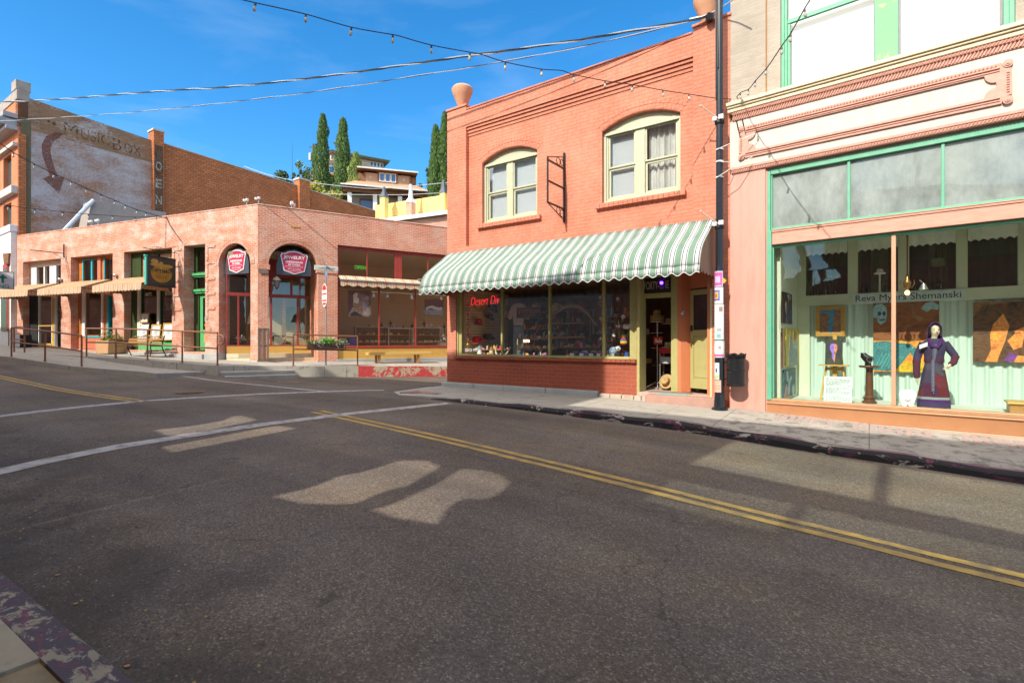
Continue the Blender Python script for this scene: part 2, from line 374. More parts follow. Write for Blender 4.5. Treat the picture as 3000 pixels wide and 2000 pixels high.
def pavement(name, c1, c2, slab=1.55, stain=(.12, .11, .1), worn=None, sl=.56):
    m, nt, b = nodes(name); o = coords(nt)
    t = N(nt, 'ShaderNodeTexBrick', offset=0.0); t.inputs['Scale'].default_value = 1; t.inputs['Brick Width'].default_value = slab; t.inputs['Row Height'].default_value = 1.2
    t.inputs['Mortar Size'].default_value = .008; t.inputs['Mortar Smooth'].default_value = .3
    t.inputs['Color1'].default_value = (*c1, 1); t.inputs['Color2'].default_value = (*[x*.92 for x in c1], 1); t.inputs['Mortar'].default_value = (*[x*.3 for x in c1], 1)
    nt.links.new(o, t.inputs['Vector'])
    f = noisef(nt, o, 1.6, 8, .7); r = ramp(nt, [(.4, 0), (.7, .8)]); nt.links.new(f, r.inputs[0])
    c = mixc(nt, r.outputs[0], t.outputs['Color'], c2)
    f = noisef(nt, o, 4.5, 8, .75); r = ramp(nt, [(sl, 0), (sl+.1, .7)]); nt.links.new(f, r.inputs[0])
    c = mixc(nt, r.outputs[0], c, stain)
    if worn:
        f = noisef(nt, o, 5, 8, .72, .4); r = ramp(nt, [(.46, 0), (.52, 1)]); nt.links.new(f, r.inputs[0])
        c = mixc(nt, r.outputs[0], c, worn)
    nt.links.new(c, b.inputs['Base Color']); b.inputs['Roughness'].default_value = .9
    bump(nt, b, noisef(nt, o, 45, 5), .3, .006)
    MATS[name] = m; return m
def worn_paint(name, base, coats, scale=3.5, stretch=(1, 1, 1)):
    """concrete carrying the remains of several paint coats: coats = [(colour, threshold, scale)]"""
    m, nt, b = nodes(name); o = coords(nt, stretch)
    f0 = noisef(nt, o, 2, 6); r = ramp(nt, [(.3, .8), (.7, 1.15)]); nt.links.new(f0, r.inputs[0])
    c = mixc(nt, 1.0, base, r.outputs[0], 'MULTIPLY')
    for i, (col, th, s) in enumerate(coats):
        mp = N(nt, 'ShaderNodeMapping'); mp.inputs['Location'].default_value = (i*7.3, i*3.1, i*1.7); nt.links.new(o, mp.inputs[0])
        f = noisef(nt, mp.outputs[0], s, 9, .68, .6); r = ramp(nt, [(th, 0), (th+.035, 1)]); nt.links.new(f, r.inputs[0])
        c = mixc(nt, r.outputs[0], c, col)
    nt.links.new(c, b.inputs['Base Color']); b.inputs['Roughness'].default_value = .75
    bump(nt, b, noisef(nt, o, 30, 5), .3, .006)
    MATS[name] = m; return m
M_asphalt = asphalt()
M_walk = pavement('sidewalk_concrete', (.42, .385, .32), (.34, .305, .26))
M_walk_old = pavement('old_sidewalk_concrete', (.43, .39, .33), (.28, .25, .21), slab=2.1, stain=(.10, .09, .08), sl=.5)
M_walk_near = pavement('near_sidewalk_concrete', (.36, .30, .2), (.27, .22, .14), slab=2.2)
M_kerb = worn_paint('worn_black_kerb_paint', (.36, .32, .27), [((.012, .01, .012), .40, 2.5), ((.09, .02, .045), .56, 3), ((.3, .26, .22), .63, 5)], stretch=(1, 1, 2.5))
M_kerbtop = worn_paint('worn_purple_kerb_paint', (.4, .35, .28), [((.2, .10, .12), .47, 2.2), ((.05, .035, .05), .60, 3)], stretch=(1, 2.5, 1))
M_kerbnear = worn_paint('worn_near_kerb_paint', (.30, .25, .16), [((.065, .045, .048), .43, 4), ((.13, .042, .055), .55, 6), ((.30, .25, .17), .60, 9)], stretch=(1, 1.6, 1))
M_kerbred = worn_paint('flaking_red_kerb_paint', (.5, .46, .33), [((.56, .06, .06), .45, 1.6), ((.55, .45, .33), .57, 5), ((.5, .16, .13), .6, 9)])
M_soil = pbr('dry_earth', (.3, .22, .12), .95, c2=(.2, .15, .08), scale=9, bp=.6, bscale=30)
M_hill = pbr('scrub_hillside', (.16, .14, .06), .95, c2=(.07, .09, .035), scale=.5, bp=.8, bscale=1.5)

# ------------------------------------------------------------------ the ground
ZS = [(-60, 2.2), (-34, .95), (-30, .8), (-24, .45), (-19.6, .27), (-17, .17), (-12, .13), (-8, .12), (-4.65, .04), (-2.54, -.04), (-.4, -.17), (1.5, -.27), (6, -.5), (20, -1.2)]
def zs(s): return smoothi(s, ZS)
def road_z(s, n):
    z = zs(s) - .075*max(0, min(1, (2.4 - n)/1.5))
    if n > 9: z -= .03*(n - 9)*max(0, min(1, (s + 23)/4))
    return z
def street_sheet(name, s0, s1, ds, n0, n1, dn, zf, mat, kind='structure'):
    g = G(); S = int(round((s1-s0)/ds)); T = int(round((n1-n0)/dn)); v = []; f = []
    for i in range(S+1):
        for j in range(T+1):
            s, n = s0 + (s1-s0)*i/S, n0 + (n1-n0)*j/T; v.append((s, n, zf(s, n)))
    for i in range(S):
        for j in range(T):
            a = i*(T+1)+j; f.append((a, a+T+1, a+T+2, a+1))
    g.add(v, f); o = g.obj(name, mat, None, smooth=True); o.rotation_euler = (0, 0, H_M); return tag(o, kind=kind)
street_sheet('road', -60, 16, .5, -4, 34, .5, road_z, M_asphalt)
g = G(); g.add([(-700, -700, -2.0), (700, -700, -2.0), (700, 700, -2.0), (-700, 700, -2.0)], [(0, 1, 2, 3)])
tag(g.obj('ground', M_soil), kind='structure')

def paint(name, pts, w, mat, lift=.005, step=.4, wob=0.0):
    """a painted road line following pts (s, n), width w, draped on the road"""
    P = []
    for (a, b) in zip(pts, pts[1:]):
        L = math.hypot(b[0]-a[0], b[1]-a[1]); k = max(1, int(L/step))
        P += [(a[0]+(b[0]-a[0])*i/k, a[1]+(b[1]-a[1])*i/k) for i in range(k)]
    P.append(pts[-1]); v = []; f = []
    for i, p in enumerate(P):
        a = P[max(0, i-1)]; b = P[min(len(P)-1, i+1)]; dx, dy = b[0]-a[0], b[1]-a[1]; l = math.hypot(dx, dy); nx, ny = -dy/l, dx/l
        for sgn in (-1, 1):
            e = w/2*(1 + wob*rnd.uniform(-1, 1))
            s, n = p[0]+nx*e*sgn, p[1]+ny*e*sgn; v.append((s, n, road_z(s, n) + lift))
        if i: f.append((2*i-2, 2*i, 2*i+1, 2*i-1))
    g = G(); g.add(v, f); o = g.obj(name, mat); o.rotation_euler = (0, 0, H_M); return tag(o, kind='structure')
paint('crosswalk_line', [(-7.5, .9), (-7.72, 1.7), (-7.88, 2.9), (-8.0, 4.5), (-7.9, 5.9), (-7.5, 8.35)], .30, M_whiteln, wob=.06)
paint('crosswalk_line', [(-12.4, 1.0), (-12.6, 2.3), (-12.95, 3.4), (-13.1, 4.6), (-12.9, 5.6), (-12.5, 6.9), (-11.6, 8.4), (-10.9, 9.5)], .30, M_whiteln, wob=.06)
paint('edge_line', [(-29, 7.1), (-24, 7.5), (-20, 7.9), (-16, 8.15), (-11.7, 8.25)], .15, M_whiteln, wob=.1)
YC = [(-8.6, 5.85), (-7.6, 5.72), (-5.4, 5.5), (-3.7, 5.32), (-2.5, 5.22), (-1.53, 5.17), (-.74, 5.12), (-.1, 5.1), (.43, 5.05), (.92, 5.03), (3, 4.98), (8, 4.9)]
for off in (-.095, .095):
    paint('yellow_centre_line', [(s, n+off) for s, n in YC], .105, M_yellowln, wob=.08)
    paint('yellow_centre_line', [(-30, 3.3+off), (-21.7, 3.9+off), (-16.5, 4.3+off), (-12.9, 4.55+off)], .105, M_yellowln, wob=.08)
paint('yellow_dash', [(-15.5, 9.1), (-14.95, 9.54)], .12, M_yellowln)

def strip(name, prof, mats, z_under=.5, kind='structure'):
    """prof = list of cross sections, each [(s, n, z) ...]; top sheet plus outer skirts"""
    g = G(); K = len(prof[0]); v = [p for c in prof for p in c]; f = []
    for i in range(len(prof)-1):
        for j in range(K-1):
            a = i*K+j; f.append((a, a+K, a+K+1, a+1))
    g.add(v, f)
    sk = lambda p: (p[0], p[1], p[2]-z_under)
    for j in (0, K-1):
        vs = []
        for c in prof: vs += [c[j], sk(c[j])]
        g.add(vs, [(2*i, 2*i+2, 2*i+3, 2*i+1) for i in range(len(prof)-1)])
    for c in (prof[0], prof[-1]):
        vs = []
        for p in c: vs += [p, sk(p)]
        g.add(vs, [(2*i, 2*i+2, 2*i+3, 2*i+1) for i in range(K-1)])
    o = g.obj(name, mats); o.rotation_euler = (0, 0, H_M); return tag(o, kind=kind)
KZ = [(-9.6, .13), (-8.2, .165), (-4.65, .16), (-2.54, .10), (-.4, -.04), (1.5, -.135), (6, -.36), (14, -.8)]
BZ = [(-10.6, .13), (-9.6, .23), (-4.95, .22), (-2.3, .165), (0, .09), (1.8, .04), (6, -.08), (14, -.4)]
kz = lambda s: interp(s, KZ); bz = lambda s: interp(s, BZ)
fn = lambda s: 10.72 if s < -2.2 else 10.62 - .072*(s+2.2) + .12     # the line of the shop fronts
SS = [-9.5 + .35*i for i in range(22)] + [-1.6 + .5*i for i in range(30)]
new = [s for s in SS if s <= -1.9]; old = [new[-1]] + [s for s in SS if s > -1.9]
def xsec(s):
    a, b = kz(s), bz(s); n0, n1 = 8.76, fn(s)
    return [(s, n0 + (n1-n0)*t, a + (b-a)*(t**.9)) for t in (0, .2, .4, .6, .8, 1)]
strip('sidewalk', [[(-10.6, 10.9, .125), (-10.5, 11.2, .125), (-10.45, 11.6, .12), (-10.4, 12, .12), (-10.4, 13, .1), (-10.4, 20, -.05)],
                   [(-10.3, 9.3, .125), (-10.2, 9.7, .135), (-10.1, 10.2, .15), (-10.05, 10.6, .19), (-9.9, 11, .2), (-9.5, 20, .0)]] , M_walk, .3)
strip('sidewalk', [[(-10.3, 9.3, .125), (-10.25, 9.6, .13), (-10.2, 9.9, .14), (-10.1, 10.2, .15), (-10.05, 10.5, .18), (-9.9, 11, .2)]] + [xsec(s) for s in new], M_walk, .3)
strip('sidewalk', [xsec(s) for s in old], M_walk_old, .3)
def kerb(name, S, nf, w, zf, mats, lean=.03):
    g = G()
    for i in range(len(S)-1):
        a, b = S[i], S[i+1]; za, zb = zf(a), zf(b)
        A = [(a, nf(a), za-.5), (a, nf(a)+w, za-.5), (a, nf(a)+w, za+.004), (a, nf(a)+lean*2, za+.004), (a, nf(a)+lean*.6, za-.02), (a, nf(a), za-.05)]
        B = [(b, nf(b), zb-.5), (b, nf(b)+w, zb-.5), (b, nf(b)+w, zb+.004), (b, nf(b)+lean*2, zb+.004), (b, nf(b)+lean*.6, zb-.02), (b, nf(b), zb-.05)]
        g.add(A + B, [(2, 8, 9, 3)], 1); g.add(A + B, [(3, 9, 10, 4), (4, 10, 11, 5), (5, 11, 6, 0), (1, 7, 8, 2)], 0)
    o = g.obj(name, mats); o.rotation_euler = (0, 0, H_M); return tag(o, kind='structure')
kerb('kerb', [-8.6 + .3*i for i in range(60)], lambda s: 8.58 + .025*math.sin(s*1.7), .19, lambda s: kz(s) + .012*math.sin(s*4.1) - (.05*max(0, (-8 - s))/.6), [M_kerb, M_kerbtop])
# red tactile ramp tiles at the street corner
g = G()
for i in range(12):
    for j in range(5):
        s, n = -9.75 + i*.1, 9.0 + j*.24 + i*.012; z = .15 + .012*i*.1
        g.box(s, s+.085, n, n+.2, z-.02, z+.018)
o = g.obj('tactile_paving', pbr('red_paver', (.3, .1, .1), .8, c2=(.4, .26, .16), scale=2)); o.rotation_euler = (0, 0, H_M); tag(o, kind='structure')
# pavement light grids (rows of small glass prisms) in front of the gallery
g = G(); g2_ = G()
for (u0, u1, dmax) in ((.85, 1.78, 5), (2.0, 3.1, 5), (3.35, 4.6, 5), (4.9, 6, 5)):
    nu = int((u1-u0)/.115)
    for i in range(nu):
        for j in range(7):
            u = u0 + i*.115; s = -2.22 + u; n = fn(s) - .22 - j*.068
            if rnd.random() < .06: continue
            t = (n - 8.76)/(fn(s) - 8.76); z = kz(s) + (bz(s)-kz(s))*(t**.9)
            g.box(s, s+.072, n-.044, n, z-.01, z+.005)
o = g.obj('pavement_lights', pbr('old_prism_glass', (.33, .28, .29), .3, c2=(.42, .31, .26), scale=5)); o.rotation_euler = (0, 0, H_M); tag(o, kind='structure')
# near side: kerb and pavement under the viewer
NKZ = lambda s: max(.10 - .03*max(0, s), zs(s) + .04) if s < 1 else zs(s) + .25
NKN = lambda s: .795 + .034*max(-6, min(2, s + 3.3))
kerb('kerb', [-30 + .5*i for i in range(80)], NKN, -.17, NKZ, [M_kerbnear, M_kerbnear], lean=-.012)
strip('sidewalk', [[(s, -2.3, NKZ(s)+.02), (s, -.5, NKZ(s)+.01), (s, NKN(s)-.171, NKZ(s)+.003)] for s in [-30 + 1.0*i for i in range(27)] + [-2.9]], M_walk_near, .3)
strip('dirt_patch', [[(s, -2.3, NKZ(s)), (s, -.5, NKZ(s)-.01), (s, NKN(s)-.171, NKZ(s)-.015)] for s in (-2.9, -2, -1, 0, .9, 1.1, 4, 10)], M_soil, .3)
# grit and pebbles along the near kerb
g = G()
for i in range(900):
    s = rnd.uniform(-9, 1); n = .80 + abs(rnd.gauss(0, .35)); r = rnd.uniform(.003, .009) if i > 12 else rnd.uniform(.012, .02)
    z = road_z(s, n)
    g.add([(s-r, n-r*.7, z), (s+r, n-r, z), (s+r*.8, n+r, z), (s-r*.7, n+r*.8, z), (s, n, z + r*1.1)], [(0, 1, 4), (1, 2, 4), (2, 3, 4), (3, 0, 4)], 1 if rnd.random() < .12 else 0)
o = g.obj('gutter_grit', [pbr('dark_grit', (.09, .08, .07), .9), pbr('ochre_grit', (.4, .27, .1), .9)]); o.rotation_euler = (0, 0, H_M); tag(o, kind='stuff')
g = G(); g.lathe([(.31, 0), (.31, .014), (.27, .016), (.268, .01), (.02, .011)], n=32)
for a in range(-3, 4): g.box(-.2, .2, a*.06-.012, a*.06+.012, .008, .016)
solo(g, 'manhole_cover', pbr('worn_brass_iron', (.3, .22, .12), .45, .6, c2=(.2, .13, .09)), 'round brownish manhole cover in the shaded roadway beside the crosswalk', 'manhole cover', 'S', -14.15, 5.98, road_z(-14.15, 5.98) + .012)

# raised walkway round the corner building
def FS(fr, x, y):   # frame point -> street coordinates
    p = W(fr, x, y); c, s_ = math.cos(H_M), math.sin(H_M); return (p.x*c + p.y*s_, -p.x*s_ + p.y*c)
AZ = [(-40, 2.6), (-22, 1.5), (-16, 1.22), (-12, 1.08), (-8.5, .93), (-5, .80), (-2.5, .71), (0, .66)]
AK = [(-40, 2.4), (-22, 1.35), (-16, 1.1), (-12, .98), (-7, .83), (-3.7, .75), (.3, .59)]
sec = []
for u in [-40, -30, -22, -18] + [-16 + i for i in range(16)]:
    a, b = FS('A', u, .2), FS('A', u, -1.95); za, zb = interp(u, AZ), interp(u, AK)
    sec.append([(a[0], a[1], za), ((a[0]+b[0])/2, (a[1]+b[1])/2, (za+zb)/2), (b[0], b[1], zb)])
a, b = FS('A', 0, .3), (FS('A', .3, -1.95)); sec.append([(a[0], a[1], .66), ((a[0]+b[0])/2, (a[1]+b[1])/2, .63), (b[0], b[1], .59)])
a, b = FS('B', .6, .3), FS('B', .85, -1.7); sec.append([(a[0], a[1], .62), ((a[0]+b[0])/2, (a[1]+b[1])/2, .6), (b[0], b[1], .55)])
for u in (1.05, 2, 3.4, 5, 7.2, 9, 12, 18):
    a, b = FS('B', u, .2), FS('B', u, -1.7); za = interp(u, [(0, .66), (3, .60), (8, .55), (18, .3)]); zb = interp(u, [(1, .535), (3.4, .47), (7.2, .36), (18, 0)])
    sec.append([(a[0], a[1], za), ((a[0]+b[0])/2, (a[1]+b[1])/2, (za+zb)/2), (b[0], b[1], zb)])
strip('raised_walkway', sec, M_walk, 1.2)
# lower ramp beside the railings, its kerb line falling to the road
sec = []
for u in (-40, -22, -14, -10, -9, -7, -5, -3, -1.2, -.4):
    a, b = FS('A', u, -1.95), FS('A', u, -3.65 - (.2 if u < -12 else 0))
    za = interp(u, [(-40, 2.3), (-22, 1.3), (-10, .92), (-7, .78), (-4, .5), (-.4, .36)]); zb = interp(u, [(-40, 2.3), (-22, 1.28), (-10, .9), (-8.9, .86), (-4.5, .53), (-1, .45), (-.4, .40)])
    sec.append([(a[0], a[1], za), (b[0], b[1], zb)])
strip('ramp', sec, pavement('ramp_concrete', (.40, .36, .30), (.32, .29, .25)), .5)
# steps cut into the corner
g = G()
for (x0, x1, y0, y1, z1) in ((-1.3, 1.05, -2.15, -1.4, .40), (-1.2, 1.1, -2.6, -2.15, .27)):
    P = [FS('B', x0, y0), FS('B', x1, y0), FS('B', x1, y1), FS('B', x0, y1)]
    g.hexa([(p[0], p[1], -.2) for p in P], [(p[0], p[1], z1) for p in P])
o = g.obj('corner_steps', M_concrete, bevel=.02); o.rotation_euler = (0, 0, H_M); tag(o, kind='structure')
g = G()    # the red painted face of the walkway wall, a coat on concrete, 4 mm proud
v = []
for u in (3.45, 5, 7.2, 9, 12):
    zt = interp(u, [(1, .535), (3.4, .47), (7.2, .36), (18, 0)]); p = FS('B', u, -1.715); q = FS('B', u, -1.5)
    v += [(p[0], p[1], zt-.6), (p[0], p[1], zt+.006), (q[0], q[1], zt+.008)]
g.add(v, [f for i in range(4) for f in ((3*i, 3*i+3, 3*i+4, 3*i+1), (3*i+1, 3*i+4, 3*i+5, 3*i+2))])
o = g.obj('red_kerb', M_kerbred); o.rotation_euler = (0, 0, H_M); tag(o, kind='structure')
g = G(); v = []
for u in (1.05, 2, 3.45):
    zt = interp(u, [(1, .535), (3.4, .47)]); p = FS('B', u, -1.712); v += [(p[0], p[1], zt-.6), (p[0], p[1], zt+.004)]
g.add(v, [(2*i, 2*i+2, 2*i+3, 2*i+1) for i in range(2)])
o = g.obj('kerb_wall', pavement('pale_kerb_concrete', (.5, .47, .38), (.42, .4, .32), slab=1.2)); o.rotation_euler = (0, 0, H_M); tag(o, kind='structure')

# ------------------------------------------------------------------ across the street, behind the viewer: the fronts whose roofline shades the road
NR = -2.3
def upsun(p):   # road point (s, n) -> where its sunbeam passes the plane of these fronts
    s, n = p; t = n - NR; return (s - .06*t, zs(s) + .83*t)
def pane_mat(k, a): return glass('light_patch_pane_%d' % k, tint=((a*.86)**.5, a**.5, (a*.88)**.5), base=.02)  # added panes: the tint sets how bright each road patch gets
def facade(label, top, holes, mat):
    lo = min(p[0] for p in top); hi = max(p[0] for p in top)
    t = thing('street_facade', label, 'building', 'S', 0, NR, 0)
    g = G(); g.prism([(lo, -1.5), (hi, -1.5)] + list(reversed(top)), -.1, .1, [h for h, _ in holes]); g.obj('wall', mat, t)
    for i, (h, a) in enumerate(holes):
        if a >= 1: continue
        g = G(); g.prism(h, -.012, .012); g.obj('pane', pane_mat(int(a*100), a), t)
    return t
P1 = [upsun(p) for p in [(-1.85, 6.45), (0.02, 6.35), (.10, 8.5), (-1.7, 8.6)]]  # made-up openings, each shaped to throw a patch of sun on the road
P1b = [upsun(p) for p in [(.16, 6.34), (3.2, 5.9), (3.6, 8.6), (.24, 8.5)]]
P2 = [upsun(p) for p in [(-1.8, 4.7), (-.66, 4.68), (-.60, 5.82), (-1.78, 5.78)]]
P3 = [upsun(p) for p in [(-.52, 5.0), (1.6, 5.0), (1.7, 5.85), (-.48, 5.85)]]
P4 = [upsun(p) for p in [(-3.66, 2.86), (-3.24, 2.83), (-2.87, 2.97), (-2.86, 3.16), (-2.99, 3.34), (-3.10, 3.60), (-2.95, 3.68), (-2.92, 4.03), (-3.06, 4.44), (-3.26, 4.62), (-3.50, 4.65), (-3.80, 4.55), (-3.76, 4.24), (-3.60, 3.7), (-3.50, 3.12)]]
P5 = [upsun(p) for p in [(-4.50, 2.50), (-4.1, 2.56), (-3.78, 2.80), (-3.74, 3.0), (-3.82, 3.35), (-3.74, 3.57), (-3.92, 4.09), (-4.04, 4.45), (-4.34, 4.55), (-4.60, 4.30), (-4.52, 3.64), (-4.62, 3.4), (-4.46, 2.92)]]
P6 = [upsun(p) for p in [(-8.85, 3.14), (-8.2, 3.06), (-7.97, 3.2), (-8.05, 3.6), (-8.35, 4.3), (-8.5, 4.75), (-9.2, 4.85), (-9.36, 4.6), (-8.9, 4.2), (-8.76, 3.7)]]
P7 = [upsun(p) for p in [(-7.4, 2.7), (-7.0, 2.66), (-6.97, 2.85), (-7.28, 4.7), (-7.76, 4.66), (-7.68, 4.1)]]
facade('long cream shop front across the street, with openings added to light the road', [(14, 10.1), (1, 10.1), (-3.4, 9.62), (-5.62, 9.5)][::-1], [(P1, .97), (P1b, .97), (P2, .42), (P3, .42), (P4, 1), (P5, 1)], M_cbrick)
facade('tall brick gabled front across the street', [(-10.45, 11.75), (-5.64, 12.67)], [(P6, 1), (P7, 1)], M_cbrick)
facade('tallest white plastered front across the street', [(-18.1, 12.2), (-15.5, 12.7), (-13, 12.9), (-10.47, 13.0)], [], M_offwhite)
facade('low red brick front further along across the street', [(-60, 9.9), (-26.8, 9.35), (-20.6, 10.2), (-18.12, 11.0)], [], M_cbrick)
# ------------------------------------------------------------------ orange brick shop
OB = thing('brick_shop', 'two storey orange painted brick shop with arched upper windows', 'building', 'O', 0, 0, 0)
def seg_arch(x0, x1, z0, zs_, zc, n=12):
    """opening outline with a segmental head"""
    w = (x1-x0)/2; cx = (x0+x1)/2; h = zc - zs_; r = (w*w + h*h)/(2*h); a = math.degrees(math.asin(w/r))
    return [(x0, z0), (x1, z0)] + arc(cx, zc - r, r, 90-a, 90+a, n)
W1 = (-8.46, -6.73, 4.57, 6.19, 6.43); W2 = (-4.99, -3.22, 4.58, 6.22, 6.45)
panel = rect(-8.92, -2.93, 4.02, 7.23)
g = G()      # pilasters, parapet and the wall round the recessed panel
g.prism([(-9.6, .05), (-2.22, .05), (-2.22, 7.80), (-2.93, 7.80), (-2.93, 7.68), (-8.92, 7.68), (-8.92, 7.80), (-9.6, 7.80)], 0, .11,
        [panel, rect(-9.28, -4.125, 1.0, 2.93), [(-4.12, .1), (-2.56, .1), (-2.56, 2.93), (-4.12, 2.93)]])
g.prism(rect(-9.6, -2.22, 2.95, 7.5), .115, .42, [seg_arch(*W1), seg_arch(*W2)])
g.box(-9.6, -2.22, .11, .42, 7.5, 7.64)
g.obj('wall', M_orange, OB)
g = G()
for (a, b, y, x0) in ((7.16, 7.225, .035, -8.92), (7.075, 7.155, .07, -8.92), (7.00, 7.07, .095, -8.92)):
    g.box(x0, -2.93, y, .113, a, b)
g.obj('corbel_band', M_orange, OB)
g = G(); g.box(-9.63, -8.9, -.03, .42, 7.80, 7.86); g.box(-2.95, -2.2, -.03, .42, 7.80, 7.86); g.box(-8.9, -2.95, -.02, .42, 7.685, 7.73)
g.obj('parapet_coping', M_orange, OB, bevel=.012)
g = G(); g.box(-9.6, -9.25, .42, 12, .05, 7.5); g.box(-2.5, -2.22, .42, 12, .05, 7.5); g.box(-9.6, -2.22, 11.7, 12, .05, 7.5); g.box(-9.25, -2.5, .42, 11.7, 7.0, 7.1); g.box(-9.25, -2.5, .43, 11.7, 3.0, 3.1)
g.obj('rear_walls', M_cbrick, OB)
g = G(); g.box(-9.6, -4.13, -.005, .3, .1, .985); g.box(-2.56, -2.22, -.004, .3, .05, .3); g.obj('base_wall', M_orange_base, OB)
g = G()
for i in range(46):
    x = -9.31 + i*.1128; g.box(x, x+.1085, -.075, .1, .985 + .002*(i % 3), 1.055)
g.obj('brick_sill', M_orange_base, OB, bevel=.006)
g = G(); x = -9.68
for w in (1.15, .95, 1.25, 1.35):
    g.box(x, x+w-.006, -.16, 0, .0, .335 + .006*rnd.random()); x += w
g.obj('plinth', M_plinth, OB, bevel=.03)
g = G()
for r in range(2):
    x = -4.95
    while x < -3.9:
        w = rnd.uniform(.14, .3); g.box(x, min(x+w, -3.82), -.13+rnd.uniform(0, .02), 0, .05 + r*.125, .165 + r*.125); x += w+.012
g.obj('stone_footing', pbr('mottled_pale_stone', (.52, .46, .36), .9, c2=(.36, .26, .19), scale=4, bp=.5, bscale=20), OB, bevel=.015)
def upper_window(x0, x1, z0, zsp, zc, m0, m1, curtain_right):
    fr_ = G(); Y = .24; 
    outline = seg_arch(x0, x1, z0, zsp, zc)
    fr_.prism(outline, Y, Y+.1, [rect(x0+.10, m0, z0+.12, zsp-.08), rect(m1, x1-.10, z0+.12, zsp-.08)])
    fr_.box(x0+.02, x1-.02, Y-.04, Y, zsp-.09, zsp-.03); fr_.box(x0+.02, x1-.02, Y-.025, Y, zsp-.03, zsp+.0)
    fr_.box(x0, x0+.06, Y-.03, Y, z0, zsp-.09); fr_.box(x1-.06, x1, Y-.03, Y, z0, zsp-.09)
    fr_.box(x0, x1, Y-.05, Y, z0, z0+.05)
    w = fr_.obj('window', M_sage, OB, bevel=.006)
    for k, (a, b) in enumerate(((x0+.10, m0), (m1, x1-.10))):
        s = G(); zb, zt, zr = z0+.12, zsp-.08, 5.385
        for (c, d, e, f_, y) in ((a, b, zb, zb+.05, .05), (a, b, zr-.05, zr, .05), (a, a+.045, zb+.05, zr-.05, .05), (b-.045, b, zb+.05, zr-.05, .05),
                                 (a, b, zr+.001, zr+.04, .02), (a, b, zt-.04, zt, .02), (a, a+.04, zr+.04, zt-.04, .02), (b-.04, b, zr+.04, zt-.04, .02)):
            s.box(c, d, Y+y, Y+y+.035, e, f_)
        sash = s.obj('sash', M_sage, w, bevel=.004)
        p = G(); p.box(a+.02, b-.02, Y+.06, Y+.066, zb+.02, zr-.02); p.box(a+.02, b-.02, Y+.03, Y+.036, zr+.02, zt-.02); p.obj('pane', M_glass, w)
        if k == 1 and curtain_right:
            c = G(); n = 60; v = []
            for i in range(n+1):
                x = a + .02 + (b-a-.04)*i/n; y = Y + .2 + .028*math.sin(i*.55) + .012*math.sin(i*1.7+1) + (.03 if abs(i-34) < 1 else 0)
                for z in (zb-.05, 5.2, zt+.05): v.append((x, y + (.012*math.sin(i*.9) if z == 5.2 else 0), z))
            c.add(v, [f for i in range(n) for f in ((3*i, 3*i+3, 3*i+4, 3*i+1), (3*i+1, 3*i+4, 3*i+5, 3*i+2))])
            c.obj('curtain', M_curtain, w, smooth=True, angle=80)
        else:
            c = G(); c.box(a-.02, b+.02, Y+.14, Y+.146, zb-.05, zt+.05); c.obj('blind', M_blind, w)
    s = G(); n = int((x1-x0+.26)/.11)
    for i in range(n):
        xx = x0-.13 + i*(x1-x0+.26)/n; s.box(xx, xx+(x1-x0+.26)/n-.006, .02, .24, z0-.115+.002*(i % 2), z0-.012)
    s.obj('window_sill', M_orange, OB, bevel=.006)
    h = G(); nn = 22     # the arch of upright bricks over the window, a hair proud of the wall
    outl = seg_arch(x0-.02, x1+.02, z0, zsp+.0, zc, nn)[2:]
    cxm = (x0+x1)/2; ww = (x1-x0)/2+.02; hh = zc-zsp; R = (ww*ww+hh*hh)/(2*hh); cz = zc-R
    for ring, (r0, r1) in enumerate(((R+.012, R+.115), (R+.125, R+.228))):
        a = math.degrees(math.asin(min(1, ww/R)))*(1 + .03*ring)
        for i in range(nn):
            t0 = math.radians(90 - a + 2*a*i/nn); t1 = math.radians(90 - a + 2*a*(i+.93)/nn)
            q = [(cxm + r*math.cos(t), cz + r*math.sin(t)) for r, t in ((r0, t0), (r1, t0), (r1, t1), (r0, t1))]
            h.prism(q, .108, .13)
    h.obj('brick_arch', M_orange, OB)
upper_window(*W1, -7.73, -7.55, False)
upper_window(*W2, -4.25, -4.03, True)
# shop window
SF = G(); Y0, Y1 = .07, .17
for (a, b) in ((-9.275, -9.14), (-7.815, -7.765), (-6.39, -6.34), (-4.965, -4.91), (-4.31, -4.125)): SF.box(a, b, Y0, Y1, 1.06, 2.92)
SF.box(-9.14, -4.31, Y0+.01, Y1-.01, 1.06, 1.115); SF.box(-9.14, -4.31, Y0+.01, Y1-.01, 2.84, 2.92); SF.box(-9.14, -4.31, Y0-.03, Y0+.005, 1.058, 1.075)
for (a, b) in ((-9.3, -9.24), (-4.19, -4.12)): SF.box(a, b, Y0-.03, Y0, 1.06, 2.92)
sf = SF.obj('shop_window', M_olive, OB, bevel=.006)
g = G()
for (a, b) in ((-9.14, -7.815), (-7.765, -6.39), (-6.34, -4.965), (-4.91, -4.31)): g.box(a, b, .115, .121, 1.115, 2.84)
g.obj('pane', M_glass_shop, sf)
g = G(); g.box(-9.25, -4.2, .2, 1.15, .95, 1.05); g.obj('display_deck', M_wood, OB)
g = G()
g.box(-9.24, -9.2, .2, 5, .05, 3.0); g.box(-9.2, -2.6, 4.9, 5, .3, 3.0); g.box(-9.2, -2.6, .45, 4.9, 2.96, 2.99); g.box(-9.2, -2.6, .85, 4.9, .36, .4)
g.obj('shop_interior', pbr('dim_shop_room', (.40, .27, .18), .9, c2=(.28, .18, .12)), OB)
g = G(); g.box(-9.2, -9.17, .22, 2.3, 1.05, 2.9)
slat = g.obj('slat_board', M_offwhite, OB)
g = G()
for i in range(22): g.box(-9.17, -9.163, .22, 2.3, 1.1+i*.08, 1.11+i*.08)
